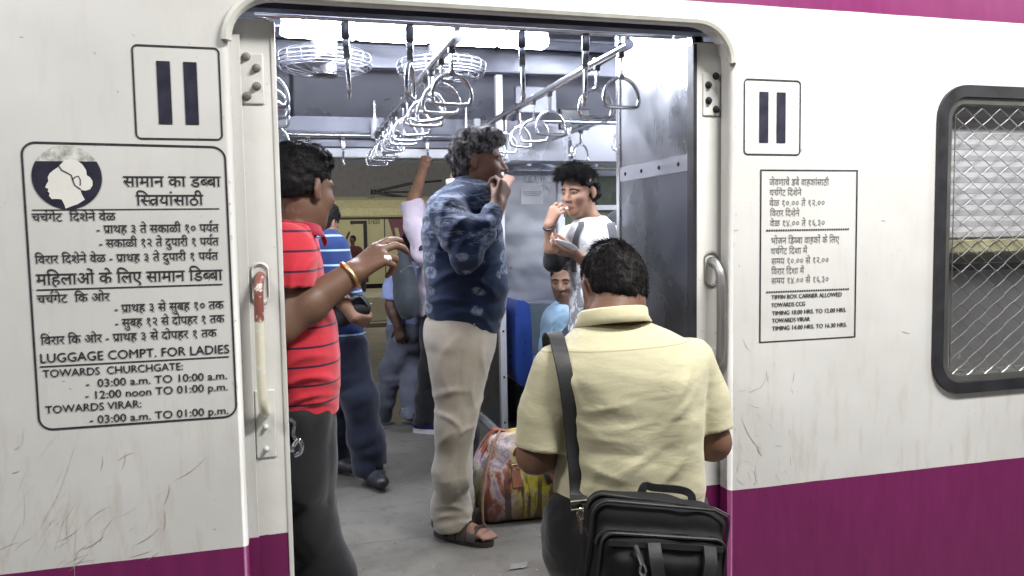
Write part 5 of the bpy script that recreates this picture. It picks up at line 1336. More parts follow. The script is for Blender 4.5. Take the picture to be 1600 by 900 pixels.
def build_person(root, tor, head, neck, arms, legs, skincol, shirt, trousers, hair=None, shoe=None, h=0.006, nbase=None, body_kw={}, ht=0.007, beard=0.0):
    """head: (centre, frame, scale, options); arms: list of dicts; legs: list of (hip, knee, ankle, toe direction)"""
    hc, hf, hs, hk = head
    pts = [hc]+[a['sh'] for a in arms]+[a['el'] for a in arms]+[a['wr'] for a in arms]+[np.array([q[1], q[2], q[0]]) for q in tor]
    for l in legs: pts += list(l[:3])
    lo, hi = bbox(*pts, pad=0.19); lo[2] = max(lo[2], min(min(l[2][2] for l in legs)-0.10, lo[2]+0.1)) if legs else lo[2]
    f = Field(lo, hi, h)
    f.loft(tor, 0.03, grow=-0.022)
    add_head(f, hc, hf, hs, **hk)
    f.cone(neck[0], hc-hf[0]*0.022*hs-hf[2]*0.05*hs, neck[1]*1.08, neck[1], 0.03)
    for a in arms:
        r = a.get('r', (0.050, 0.042, 0.029)); m = a['el']*0.62+a['wr']*0.38
        f.chain([a['sh'], a['el'], m, a['wr']], [r[0], r[1], r[1]*1.0, r[2]], 0.02)
        if 'hand' in a: a['tips'] = add_hand(f, a['wr'], **a['hand'])
    for hp, kn, an, d in legs:
        f.chain([hp, kn, an], [0.080, 0.054, 0.040], 0.03)
    V, F = f.mesh()
    sk = skin('skin', skincol)
    mesh_obj('body', V, F, sk, root, attrs=head_masks(V, hc, hf, hs, beard=beard))
    if hair: hair(root, hc, hf, hs)
    # upper garment
    pts = [np.array([q[1]+s_*q[3], q[2]+s_*q[4], q[0]]) for q in tor for s_ in (1, -1)]
    for a in arms: pts += [np.asarray(p) for p in a['sleeve'][0]]
    lo, hi = bbox(*pts, pad=0.11)
    f = Field(lo, hi, shirt.get('h', h))
    for a in arms: sleeve(f, a['sleeve'][0], a['sleeve'][1], k=shirt.get('k', 0.03))
    f.loft(tor, shirt.get('k', 0.03)*0.6, zlo=tor[0][0])
    for b in shirt.get('bulge', []): f.ell(b[0], b[1], None, 0.05)
    f.loft([(q[0], q[1], q[2], q[3]-0.009, q[4]-0.009)+tuple(q[5:]) for q in tor[:2]], 0, 'c', zlo=tor[0][0]-0.05, zhi=tor[0][0]+0.02)
    f.cone(neck[0]-np.array([0, 0, 0.03]), hc-hf[0]*0.018*hs-hf[2]*0.05*hs, neck[1]+0.012, neck[1]+0.012, 0.004, 'c')
    f.ripple(1, shirt['ripple'], 0.035)
    V, F = f.mesh(); at_ = shirt['attrs'](V) if 'attrs' in shirt else None
    mesh_obj(shirt.get('name', 'shirt'), V, F, shirt['mat'], root, attrs=at_)
    # trousers
    if trousers:
        pts = [p for l in legs for p in l[:3]]+[np.array([q[1]+s_*q[3], q[2]+s_*q[4], q[0]]) for q in trousers['hip'] for s_ in (1, -1)]
        lo, hi = bbox(*pts, pad=0.14); f = Field(lo, hi, ht)
        f.loft(trousers['hip'], 0.04, capk=0.04)
        r = trousers['r']
        for hp, kn, an, d in legs:
            e = an-np.array([0, 0, 0.055]); f.chain([hp, kn, kn*0.4+an*0.6, e], r, 0.05)
            f.half(e+np.array([0, 0, 0.005]), (0, 0, -1), e-np.array([0, 0, 0.03]), 0.18); f.cone(an+np.array([0, 0, -0.02]), an+np.array([0, 0, -0.12]), r[-1]-0.014, r[-1]-0.008, 0.0, 'c')
        f.ripple(1, trousers['ripple'], 0.035)
        V, F = f.mesh(); mesh_obj(trousers.get('name', 'trousers'), V, F, trousers['mat'], root)
    if shoe:
        for hp, kn, an, d in legs:
            f = Field(*[bbox(an, pad=0.28)[i] for i in (0, 1)], 0.006); add_shoe(f, an, d); V, F = f.mesh()
            so = mesh_obj('shoe', V, F, shoe[0], root)
            if len(shoe) > 1:
                dd = unit((d[0], d[1], 0)); l = np.cross((0, 0, 1), dd); z0 = an[2]-0.0845; P = []
                for k in range(26):
                    a_ = 2*math.pi*k/26; u = math.cos(a_); q = an+dd*(0.058+0.140*u)+l*(0.050+0.006*u)*math.sin(a_); P.append((q[0], q[1]))
                n = len(P); MB().add([(x, y, z0-0.016) for x, y in P]+[(x, y, z0+0.012) for x, y in P], [tuple(range(n))[::-1], tuple(range(n, 2*n))]+[(i, (i+1) % n, n+(i+1) % n, n+i) for i in range(n)]).build('sole', shoe[1], so)

def short_hair(mat, length=0.014, count=9000, seed=2, top=0.0, low=-0.07, lift=0.3, grey=None, rough=0.003, thin=False, fade=0.0, quiff=0.0, face=0.0):
    shape = [((-0.016, 0, 0.036), (0.100, 0.081, 0.090+top*0.3)), ((-0.045, 0, -0.005), (0.062, 0.074, 0.080))]
    if top: shape.append(((0.012, 0, 0.085), (0.082, 0.070, 0.036+top)))
    if quiff: shape += [((0.070, 0.0, 0.098), (0.040, 0.056, 0.030+quiff)), ((0.03, 0, 0.105), (0.06, 0.062, 0.030+quiff))]
    cut = [((0.105, 0, -0.005+face), (0.072, 0.082+face*0.3, 0.076+face*0.4)), ((0.042, 0, -0.065), (0.066, 0.15, 0.066)), ((0.040, 0.08, 0.00), (0.034, 0.05, 0.034)), ((0.040, -0.08, 0.00), (0.034, 0.05, 0.034)),
           ((-0.008, 0.088, -0.010), (0.024, 0.020, 0.040)), ((-0.008, -0.088, -0.010), (0.024, 0.020, 0.040)), ((0, 0, low), (0.25, 0, -1), 'plane')]
    flow = lambda l: np.stack([0.9-4*np.abs(l[:, 0])-(l[:, 2] < 0.03)*1.2, 4*l[:, 1], -0.3-(l[:, 2] < 0.04)*1.5], 1)
    def go(root, hc, hf, hs): return make_hair(root, hc, hf, hs, shape, cut, mat, flow, length=length, count=count, seed=seed, rough=rough, lift=lift, grey=grey)
    return go
def folds(a1=0.006, f1=24, a2=0.0015, f2=60, st1=(0.7, 0.7, 1.3), seed=1, hem=None):
    r1 = fbm(f1, seed, st1, ridge=True); r2 = fbm(f2, seed+50)
    return lambda P: a1*r1(P)+a2*r2(P)
def stripes(base, line, period, width, attr='stripe', var=0.1):
    def pat(t, c):
        a = t.attr(attr); m = t.math('MODULO', t.math('ADD', a, 10.0), period)
        m = t.math('LESS_THAN', m, width)
        nz = t.rng(t.noise(t.coord(), 9, 3), 0.3, 0.7)
        b = t.mix(nz, tuple(x*(1-var) for x in base), tuple(x*(1+var) for x in base))
        return t.mix(m, b, line)
    return pat
def sleeve_attr(arms, tor, z0=0.0):
    """height along the body, length along the arm inside the sleeves"""
    def go(V):
        z = V[:, 2].astype(float).copy()
        for a in arms:
            p0 = np.asarray(a['sleeve'][0][0]); p1 = np.asarray(a['sleeve'][0][-1]); d = p1-p0; L = np.linalg.norm(d); d = d/L
            continue
            t = (V-p0)@d; r = np.linalg.norm((V-p0)-t[:, None]*d, axis=1)
            m = (t > 0.045) & (r < a['sleeve'][1][0]*1.2); z[m] = p0[2]-0.035-t[m]
        return dict(stripe=z-z0)
    return go

# ---------------------------------------------------------------- red polo shirt, half behind the left door leaf
def man_red():
    Y = 0.37
    root = person((-0.02, Y, 0), 'man in a red striped polo shirt and gold bracelet standing behind the left door leaf')
    hc = at(469, 296, Y); hf = frame((0.74, 0.67, -0.10)); hs = 1.10
    tor = [st(398, 529, 640, Y, 0.180), st(402, 532, 600, Y, 0.19), st(404, 531, 555, Y, 0.195), st(404, 524, 500, Y, 0.195), st(408, 512, 450, Y, 0.195), st(410, 502, 405, Y, 0.20), st(416, 494, 375, Y, 0.185), st(426, 490, 357, Y, 0.13), st(436, 488, 343, Y, 0.075)]
    sh = at(447, 392, 0.19); el = at(436, 508, 0.155); wr = at(552, 426, 0.19)
    sh2 = at(462, 392, 0.53); el2 = at(478, 500, 0.58); wr2 = at(495, 560, 0.52)
    hd = at(600, 394, 0.20)-wr
    arms = [dict(sh=sh, el=el, wr=wr, r=(0.056, 0.054, 0.036), sleeve=([sh, at(450, 455, 0.165)], [0.083, 0.080]),
                 hand=dict(d=hd, palm=(0.30, 0.62, -0.72), side='R', per=((14, 22, 12), (22, 34, 18), (52, 62, 30), (60, 66, 30)), scale=1.16, spread=4, thumb=(0.10, 0.90, 0.55), thumb_curl=8, r0=0.0098)),
            dict(sh=sh2, el=el2, wr=wr2, r=(0.05, 0.045, 0.032), sleeve=([sh2, sh2*0.4+el2*0.6], [0.078, 0.078]))]
    hipR = at(462, 650, 0.29); knR = at(478, 815, 0.30); anR = np.array([0.10, 0.34, 0.10]); hipL = at(466, 650, 0.47); knL = at(476, 800, 0.49); anL = np.array([0.06, 0.52, 0.10])
    legs = [(hipR, knR, anR, (1, -0.25, 0)), (hipL, knL, anL, (1, 0.2, 0))]
    m = cloth('red_pique', (0.50, 0.028, 0.045), stripes((0.50, 0.028, 0.045), (0.035, 0.012, 0.035), 0.0555, 0.0062), wrinkle=0.22, wscale=12)
    build_person(root, tor, (hc, hf, hs, dict(nose=1.15, lips=1.2)), (at(456, 362, Y), 0.063), arms, legs, (0.15, 0.082, 0.054),
                 dict(mat=m, ripple=(lambda g, cr: (lambda P: g(P)+cr(P)))(folds(0.0045, 17, 0.0012, 50, seed=21), creases([(478, 420, .17, 60, .012, -.008, .05), (455, 430, .14, 75, .012, -.008, .05), (500, 470, .20, -40, .012, -.008, .05), (470, 560, .16, 15, .012, -.007, .07), (505, 590, .18, -20, .012, -.008, .06), (480, 622, .16, 10, .009, -.008, .08), (500, 632, .17, -8, .008, -.007, .06), (455, 600, .15, 30, .010, -.007, .06)])), attrs=sleeve_attr(arms, tor, 0.021), name='polo_shirt'),
                 dict(mat=cloth('black_trouser_cloth', (0.016, 0.016, 0.018), wrinkle=0.3, wscale=8), hip=[st(402, 524, 632, Y, 0.17), st(400, 524, 670, Y, 0.18), st(410, 520, 720, Y, 0.18), st(420, 515, 760, Y, 0.17)], r=(0.112, 0.092, 0.088, 0.090), ripple=folds(0.013, 15, 0.002, 40, st1=(0.9, 0.9, 0.6), seed=22)),
                 hair=short_hair(HAIRB, 0.008, 36000, 5, top=0.008, low=-0.012, lift=0.7), shoe=(RUBBER,), h=0.005)
    co_ = collar(root, at(455, 364, Y), 0.068, 0.074, R(48), 0.030, 0.022, cloth('red_collar_knit', (0.30, 0.012, 0.03), wrinkle=0.1), tilt=(-0.10, -0.08), gap=0.5)
    # gold bangle on the right wrist
    d = unit(wr-el); a = unit(np.cross(d, (0, 0, 1))); b = np.cross(d, a); c0 = wr-d*0.012
    MB().tube([c0+0.041*(math.cos(t)*a+math.sin(t)*b) for t in np.linspace(0, 2*math.pi, 28, endpoint=False)], 0.0058, 8, closed=True).build('bracelet', plain('gold', (0.60, 0.43, 0.20), 0.3, 1.0, 0.1), root, smooth=True)
    # belt clip / key ring on the hip
    k = MB().tube(smooth_path([at(x, y, 0.175) for x, y in ((452, 655), (460, 662), (458, 678), (462, 690), (455, 700))], 4), 0.006, 8)
    k.build('key_ring', CHROME, root, smooth=True)
    # the morsel between thumb and finger
    t1, t2 = arms[0]['tips'][0], arms[0]['tips'][4]
    c0 = at(603, 405, 0.17); f = Field(c0-0.05, c0+0.05, 0.003); f.ell(c0, (0.016, 0.012, 0.011), None, 0.005); f.ell(c0+np.array([-0.02, 0.004, -0.004]), (0.013, 0.010, 0.009), None, 0.005); f.ripple(0.0018, fbm(260, 3), 0.02)
    V, F = f.mesh(0); o = mesh_obj('snack', V, F, plain('white_snack', (0.72, 0.69, 0.66), 0.6)); tag(o, 'small white morsel held in the fingers of the man in red', 'snack')
man_red()

# ---------------------------------------------------------------- navy polo with pale stripes, behind the man in red
def man_navy():
    Y = 1.97
    root = person((0.26, Y, 0), 'man in a navy polo shirt with pale blue stripes behind the man in red')
    hc = at(502, 352, Y+0.02); hf = frame((0.55, 0.75, -0.35)); hs = 1.0
    tor = [st(492, 570, 532, Y, 0.165), st(488, 572, 505, Y, 0.170), st(482, 568, 465, Y, 0.172), st(476, 558, 430, Y, 0.178), st(472, 550, 400, Y, 0.185), st(478, 543, 378, Y, 0.17), st(488, 532, 365, Y, 0.11), st(494, 526, 357, Y, 0.07)]
    sh = at(520, 392, 1.79); el = at(524, 468, 1.76); wr = at(557, 470, 1.70)
    el = at(528, 462, 1.74); wr = at(553, 497, 1.70)
    sh2 = at(515, 390, 2.13); el2 = at(535, 470, 2.17); wr2 = at(570, 490, 2.05)
    arms = [dict(sh=sh, el=el, wr=wr, sleeve=([sh, at(530, 450, 1.745)], [0.085, 0.088]), hand=dict(d=(0.75, 0.35, -0.25), palm=(0.1, 0.9, 0.2), side='R', curl=(55, 60, 40), scale=0.9)),
            dict(sh=sh2, el=el2, wr=wr2, sleeve=([sh2, sh2*0.4+el2*0.6], [0.082, 0.08]))]
    hipR = at(540, 545, 1.88); knR = at(562, 625, 1.86); anR = at(580, 737, 1.90); anR[2] = 0.10
    hipL = at(536, 545, 2.06); knL = at(530, 620, 2.12); anL = at(522, 722, 2.18); anL[2] = 0.10
    legs = [(hipR, knR, anR, (0.25, -1, 0)), (hipL, knL, anL, (0.5, -0.7, 0))]
    m = cloth('navy_pique', (0.012, 0.03, 0.13), stripes((0.010, 0.026, 0.105), (0.30, 0.42, 0.60), 0.070, 0.0088), wrinkle=0.25)
    build_person(root, tor, (hc, hf, hs, {}), (at(508, 372, Y), 0.056), arms, legs, (0.22, 0.12, 0.075),
                 dict(mat=m, ripple=folds(0.006, 18, seed=31), attrs=sleeve_attr(arms, tor, 0.0), name='polo_shirt'),
                 dict(mat=cloth('dark_denim', (0.012, 0.016, 0.034), wrinkle=0.35, wscale=9), name='jeans', hip=[st(500, 568, 525, Y, 0.155), st(496, 574, 550, Y, 0.165), st(502, 576, 580, Y, 0.165), st(512, 576, 605, Y, 0.15)], r=(0.105, 0.088, 0.088, 0.095), ripple=folds(0.009, 14, seed=32)),
                 hair=short_hair(HAIRB, 0.014, 3000, 6, top=0.006), shoe=(RUBBER,), h=0.0065)
    c0 = at(545, 486, 1.72)
    b = empty('hand_bag', c0, 'small black hand bag held against the navy striped shirt', 'bag')
    f = Field(c0-0.2, c0+0.2, 0.006); f.cone(c0+np.array([-0.06, 0, -0.02]), c0+np.array([0.05, 0, 0.02]), 0.060, 0.055, 0.02, flat=((0, 1, 0), 0.5)); f.ripple(0.004, fbm(40, 3), 0.02)
    V, F = f.mesh(); mesh_obj('pouch', V, F, plain('black_bag_cloth', (0.012, 0.012, 0.014), 0.6), b)
    MB().ribbon(smooth_path([c0+np.array(p) for p in ((-0.09, -0.02, 0.02), (-0.02, -0.05, 0.09), (0.05, -0.03, 0.07), (0.09, -0.01, 0.02))], 5), (0, 1, 0), 0.022, 0.004).build('strap', plain('black_webbing', (0.015, 0.015, 0.016), 0.7), b)
man_navy()

# ---------------------------------------------------------------- pale pink shirt with a backpack, arm raised to a ring
def man_pink():
    Y = 2.86
    root = person((0.84, Y, 0), 'man in a pale pink shirt gripping a hanging ring near the far doorway')
    hc = at(704, 352, Y+0.02); hf = frame((0.9, 0.3, -0.1)); hs = 0.95
    tor = [st(652, 716, 494, Y, 0.15), st(650, 716, 465, Y, 0.16), st(652, 716, 435, Y, 0.165), st(656, 716, 405, Y, 0.17), st(664, 718, 385, Y, 0.15), st(680, 718, 373, Y, 0.09), st(690, 716, 366, Y, 0.06)]
    sh = at(668, 396, 2.72); el = at(641, 330, 2.80); wr = at(662, 262, 2.93)
    sh2 = at(695, 395, 3.02); el2 = at(712, 450, 3.04); wr2 = at(730, 480, 2.95)
    arms = [dict(sh=sh, el=el, wr=wr, r=(0.047, 0.040, 0.027), sleeve=([sh, at(652, 356, 2.76), at(641, 316, 2.80)], [0.088, 0.080, 0.073]), hand=dict(d=at(667, 245, 2.97)-wr, palm=(0.5, 0.9, 0.1), side='R', curl=(60, 60, 40), scale=0.95, thumb=(0.3, 0.5, 0.9))),
            dict(sh=sh2, el=el2, wr=wr2, sleeve=([sh2, el2], [0.072, 0.06]))]
    hipR = at(685, 505, 2.78); knR = at(675, 580, 2.76); anR = at(664, 648, 2.86); anR[2] = 0.10
    hipL = at(690, 505, 2.94); knL = at(692, 575, 2.98); anL = at(686, 648, 3.0); anL[2] = 0.10
    legs = [(hipR, knR, anR, (0.9, -0.35, 0)), (hipL, knL, anL, (0.9, 0.2, 0))]
    build_person(root, tor, (hc, hf, hs, {}), (at(703, 375, Y), 0.055), arms, legs, (0.24, 0.125, 0.075),
                 dict(mat=cloth('pale_pink_cotton', (0.60, 0.52, 0.60), wrinkle=0.4), ripple=folds(0.008, 24, seed=41)),
                 dict(mat=cloth('black_denim', (0.012, 0.012, 0.014), wrinkle=0.3), hip=[st(655, 716, 485, Y, 0.14), st(654, 716, 510, Y, 0.15), st(660, 714, 540, Y, 0.14)], r=(0.098, 0.078, 0.076, 0.08), ripple=folds(0.008, 15, seed=42)),
                 hair=short_hair(HAIRB, 0.014, 1500, 7), shoe=(plain('navy_trainer', (0.012, 0.012, 0.11), 0.5), plain('white_sole', (0.5, 0.5, 0.5), 0.6)), h=0.007)
    c0 = at(633, 440, 2.74)
    b = empty('backpack', c0, 'dark grey backpack on the back of the pink shirted man', 'backpack')
    f = Field(c0-0.36, c0+0.36, 0.008)
    f.ell(c0+np.array([0.0, 0.05, -0.01]), (0.068, 0.13, 0.215), None, 0.05); f.ell(c0+np.array([0.01, -0.01, -0.10]), (0.07, 0.11, 0.125), None, 0.04); f.ripple(0.006, fbm(25, 6, ridge=True), 0.03)
    V, F = f.mesh(); mesh_obj('sack', V, F, cloth('slate_nylon', (0.055, 0.065, 0.075), wrinkle=0.4, sheen=0.1), b)
    MB().ribbon(smooth_path([at(x, y, yy) for x, y, yy in ((655, 388, 2.66), (672, 386, 2.62), (684, 408, 2.655), (682, 445, 2.675), (668, 490, 2.65))], 6), (0.6, -0.6, 0), 0.03, 0.008).build('strap', plain('black_strap', (0.016, 0.016, 0.018), 0.7), b)
    MB().ribbon(smooth_path([at(x, y, 2.585) for x, y in ((625, 425), (640, 415), (655, 418))], 5), (0, 0, 1), 0.008, 0.004).build('zip', CHROME, b)
man_pink()

# ---------------------------------------------------------------- light blue shirt and grey trousers at the far sill
def man_grey():
    Y = 3.17
    root = person((0.66, Y, 0), 'man in a light blue shirt and grey trousers leaning out at the far doorway sill')
    hc = at(646, 384, Y); hf = frame((-0.3, 0.85, -0.2)); hs = 0.93
    tor = [st(606, 662, 506, Y, 0.14), st(606, 664, 480, Y, 0.15), st(606, 668, 455, Y, 0.16), st(612, 672, 432, Y, 0.16), st(625, 668, 416, Y, 0.12), st(636, 660, 406, Y, 0.06)]
    sh = at(619, 440, 3.05); el = at(611, 478, 3.02); wr = at(622, 510, 2.98)
    sh2 = at(660, 440, 3.3); el2 = at(668, 480, 3.32); wr2 = at(670, 510, 3.3)
    arms = [dict(sh=sh, el=el, wr=wr, r=(0.045, 0.038, 0.027), sleeve=([sh, at(612, 470, 3.03)], [0.075, 0.066]), hand=dict(d=(0.2, 0, -1), palm=(0.3, 0.6, 0), side='L', curl=(30, 30, 20), scale=0.9)),
            dict(sh=sh2, el=el2, wr=wr2, sleeve=([sh2, el2], [0.07, 0.06]))]
    hipR = at(632, 525, 3.10); knR = at(614, 582, 3.22); anR = at(592, 655, 3.45); hipL = at(645, 525, 3.22); knL = at(648, 588, 3.14); anL = at(641, 648, 3.12)
    anR[2] = 0.0; anL[2] = 0.11
    legs = [(hipR, knR, anR, (-0.6, 0.7, 0)), (hipL, knL, anL, (0.5, -0.6, 0))]
    build_person(root, tor, (hc, hf, hs, {}), (at(647, 408, Y), 0.05), arms, legs, (0.11, 0.058, 0.040),
                 dict(mat=cloth('light_blue_cotton', (0.30, 0.36, 0.62), wrinkle=0.4), ripple=folds(0.006, 24, seed=51)),
                 dict(mat=cloth('grey_trouser_cloth', (0.13, 0.14, 0.185), wrinkle=0.4), hip=[st(606, 664, 498, Y, 0.13), st(604, 666, 520, Y, 0.145), st(608, 664, 545, Y, 0.14)], r=(0.100, 0.080, 0.074, 0.072), ripple=folds(0.010, 20, seed=52)),
                 hair=short_hair(HAIRB, 0.014, 1500, 8), shoe=(RUBBER,), h=0.0075)
man_grey()

# ---------------------------------------------------------------- mostly hidden white shirt behind the greying man
def man_white():
    Y = 1.95
    root = person((0.92, Y, 0), 'person in a white shirt almost hidden behind the greying man in blue')
    hc = at(752, 272, Y); hf = frame((0.8, 0.5, 0)); hs = 0.98
    tor = [st(708, 770, 500, Y, 0.15), st(706, 772, 440, Y, 0.16), st(704, 774, 390, Y, 0.18), st(706, 772, 345, Y, 0.185), st(716, 768, 328, Y, 0.12), st(730, 764, 318, Y, 0.06)]
    sh = at(728, 340, 1.80); el = at(708, 300, 1.86); wr = at(722, 262, 1.98)
    el = at(716, 278, 1.80); wr = at(735, 240, 1.95)
    sh2 = at(752, 340, 2.10); el2 = at(775, 332, 2.05); wr2 = at(787, 294, 1.95)
    arms = [dict(sh=sh, el=el, wr=wr, r=(0.045, 0.038, 0.027), sleeve=([sh, el], [0.075, 0.060])),
            dict(sh=sh2, el=el2, wr=wr2, r=(0.045, 0.038, 0.027), sleeve=([sh2, el2], [0.07, 0.055]), hand=dict(d=(0.35, 0.1, 0.6), palm=(0.1, 0.9, -0.2), side='L', curl=(100, 80, 45), thumb=(0.05, 0.55, 0.95), scale=0.82))]
    legs = [(at(728, 510, 1.88), at(718, 600, 1.88), np.array([0.86, 1.9, 0.10]), (1, 0.1, 0)), (at(728, 510, 2.05), at(716, 600, 2.05), np.array([0.88, 2.05, 0.10]), (1, 0, 0))]
    build_person(root, tor, (hc, hf, hs, {}), (at(746, 322, Y), 0.055), arms, legs, (0.30, 0.19, 0.14),
                 dict(mat=cloth('white_cotton', (0.72, 0.72, 0.73), wrinkle=0.3), ripple=folds(0.006, 22, seed=61)),
                 dict(mat=cloth('charcoal_cloth', (0.03, 0.03, 0.035)), hip=[st(704, 760, 490, Y, 0.14), st(702, 756, 520, Y, 0.15), st(704, 752, 545, Y, 0.14)], r=(0.095, 0.075, 0.07, 0.075), ripple=folds(0.007, 15, seed=62)),
                 hair=short_hair(HAIRB, 0.014, 1200, 9), shoe=(RUBBER,), h=0.0075)
    d = unit(wr2-el2); a = unit(np.cross(d, (0, 0, 1))); b = np.cross(d, a); c0 = wr2-d*0.01
    MB().tube([c0+0.031*(math.cos(t)*a+math.sin(t)*b) for t in np.linspace(0, 2*math.pi, 20, endpoint=False)], 0.006, 8, closed=True).build('watch', DARKM, root, smooth=True)
man_white()

# ---------------------------------------------------------------- young man eating, white printed T-shirt
def man_young():
    Y = 1.55
    root = person((1.42, Y, 0), 'young man in a white printed T-shirt with black quiff eating from a paper plate')
    hc = at(905, 300, Y); hf = frame((-0.84, -0.53, -0.14)); hs = 1.0
    tor = [st(890, 972, 525, Y, 0.13), st(892, 970, 480, Y, 0.13), st(893, 968, 440, Y, 0.13), st(888, 967, 400, Y, 0.13), st(880, 968, 372, Y, 0.125), st(890, 960, 352, Y, 0.095), st(905, 946, 338, Y, 0.06)]
    # his right arm is on the left of the picture
    sh = at(893, 372, 1.66); el = at(866, 408, 1.52); wr = at(858, 352, 1.46)
    sh2 = at(957, 374, 1.46); el2 = at(950, 440, 1.38); wr2 = at(899, 396, 1.30)
    arms = [dict(sh=sh, el=el, wr=wr, r=(0.043, 0.037, 0.025), sleeve=([sh, at(880, 396, 1.60)], [0.070, 0.066]), hand=dict(d=at(870, 326, 1.44)-wr, palm=(0.75, 0.45, -0.1), side='R', per=((35, 50, 20), (45, 55, 30), (50, 60, 35), (55, 60, 35)), scale=0.92, thumb=(0.1, 0.9, 0.6))),
            dict(sh=sh2, el=el2, wr=wr2, r=(0.043, 0.037, 0.025), sleeve=([sh2, sh2*0.35+el2*0.65], [0.072, 0.068]), hand=dict(d=(-1, -0.05, 0.22), palm=(0, 0.35, 1), side='L', per=((20, 30, 20), (35, 40, 25), (40, 45, 25), (45, 45, 25)), scale=0.95, thumb=(0.25, 0.9, 0.5)))]
    legs = [(at(905, 530, 1.64), at(900, 640, 1.62), np.array([1.36, 1.66, 0.10]), (-0.8, -0.5, 0)), (at(935, 530, 1.50), at(930, 640, 1.46), np.array([1.46, 1.46, 0.10]), (-0.6, -0.7, 0))]
    def pat(t, c):
        z = t.n('ShaderNodeSeparateXYZ', i0=t.coord()).outputs[2]
        n = t.noise(t.coord((1.2, 1.2, 0.8)), 22, 4, 0.65); n2 = t.noise(t.coord(loc=(3, 1, 2)), 48, 3, 0.7)
        m = t.math('MULTIPLY', t.rng(n, 0.50, 0.54), t.rng(n2, 0.40, 0.50)); m = t.math('MULTIPLY', m, t.rng(z, 1.235, 1.19)); m = t.math('MULTIPLY', m, 0.85)
        c2 = t.mix(m, (0.72, 0.72, 0.72), (0.12, 0.12, 0.13))
        return t.mix(t.math('MULTIPLY', t.rng(z, 1.08, 1.02), t.rng(n, 0.44, 0.5)), c2, (0.22, 0.22, 0.235))
    quiff = short_hair(HAIRB, lambda l: 0.012+0.030*np.clip((l[:, 2]-0.05)/0.05, 0, 1), 20000, 11, top=0.004, low=-0.05, lift=0.22, quiff=0.006, rough=0.005, face=0.014)
    build_person(root, tor, (hc, hf, hs, dict(nose=0.9, jaw=0.86, lips=1.0)), (at(925, 352, Y), 0.049), arms, legs, (0.36, 0.20, 0.13),
                 dict(mat=cloth('printed_white_jersey', (0.72, 0.72, 0.72), pat, wrinkle=0.3), ripple=folds(0.005, 24, seed=71), name='t_shirt'),
                 dict(mat=cloth('blue_denim', (0.03, 0.04, 0.07)), name='jeans', hip=[st(884, 964, 515, Y, 0.13), st(884, 964, 540, Y, 0.14), st(890, 960, 565, Y, 0.13)], r=(0.095, 0.075, 0.068, 0.07), ripple=folds(0.007, 15, seed=72)),
                 hair=quiff, shoe=(RUBBER,), h=0.0048)
    # black elbow sleeve and wrist band
    d = unit(wr-el); f = Field(*[bbox(sh, el, wr, pad=0.08)[i] for i in (0, 1)], 0.005)
    f.cone(el*0.55+sh*0.45, el, 0.056, 0.052, 0.02); f.cone(el, el+d*0.075, 0.050, 0.044, 0.02); f.half(el+d*0.06, d, el+d*0.09, 0.09); f.ripple(0.003, fbm(45, 2, ridge=True), 0.02)
    V, F = f.mesh(); mesh_obj('elbow_sleeve', V, F, cloth('black_knit', (0.012, 0.012, 0.013), wrinkle=0.2), root)
    a = unit(np.cross(d, (1, 0, 0))); b = np.cross(d, a); c0 = wr-d*0.012
    MB().tube([c0+0.028*(math.cos(t)*a+math.sin(t)*b) for t in np.linspace(0, 2*math.pi, 20, endpoint=False)], 0.0055, 8, closed=True).build('wrist_band', RUBBER, root, smooth=True)
    # backpack with both straps
    c0 = at(958, 392, 1.60)+np.array([0.10, 0.12, 0])
    b = empty('backpack', c0, 'grey backpack worn by the young man in the white T-shirt, against the steel partition', 'backpack')
    f = Field(c0-0.34, c0+0.34, 0.008); f.ell(c0, (0.13, 0.13, 0.22), None, 0.05); f.ripple(0.006, fbm(22, 3, ridge=True), 0.03); V, F = f.mesh()
    pm = cloth('grey_pack_nylon', (0.10, 0.10, 0.105), wrinkle=0.3); mesh_obj('sack', V, F, pm, b)
    on = surf(child(root, 't_shirt'), root)
    p1 = [on(x, y, 0.006, 1.46) for x, y in ((898, 425), (897, 405), (898, 385), (902, 366), (908, 352))]; p1 += [p1[-1]+np.array([0.02, 0.05, 0.02]), p1[-1]+np.array([0.07, 0.14, -0.01])]
    MB().ribbon(smooth_path(p1, 4), (0.8, -0.5, 0.1), 0.028, 0.007).build('strap', pm, b)
    p1 = [on(x, y, 0.007, 1.40) for x, y in ((955, 425), (958, 405), (959, 385), (958, 368), (955, 354))]; p1 += [p1[-1]+np.array([0.02, 0.05, 0.015]), p1[-1]+np.array([0.06, 0.14, -0.02])]
    MB().ribbon(smooth_path(p1, 4), (0.8, -0.5, 0.1), 0.040, 0.008).build('strap', pm, b)
    # paper plate and wooden spoon
    pc = at(880, 387, 1.285); P = []
    m = MB(); ux = unit(np.array([0.9, -0.25, -0.32])); uy = unit(np.cross((0.25, 0.35, 1), ux)); uz = np.cross(ux, uy)
    V = []
    for r_, z in ((0.0, 0.0), (0.040, 0.0), (0.058, 0.012), (0.060, 0.015)):
        for k in range(24):
            a_ = 2*math.pi*k/24; V.append(pc+ux*r_*math.cos(a_)*1.1+uy*r_*math.sin(a_)*0.8+uz*z)
    F = [(i*24+k, i*24+(k+1) % 24, (i+1)*24+(k+1) % 24, (i+1)*24+k) for i in range(3) for k in range(24)]
    o = m.add(V, F).build('paper_plate', plain('plate_paper', (0.75, 0.74, 0.72), 0.5), smooth=True); md = o.modifiers.new('t', 'SOLIDIFY'); md.thickness = 0.002
    tag(o, 'small white paper plate in the young man\'s lower hand', 'plate')
    mo = hc+hs*(hf[0]*0.100-hf[2]*0.064); tp = at(876, 326, 1.43)
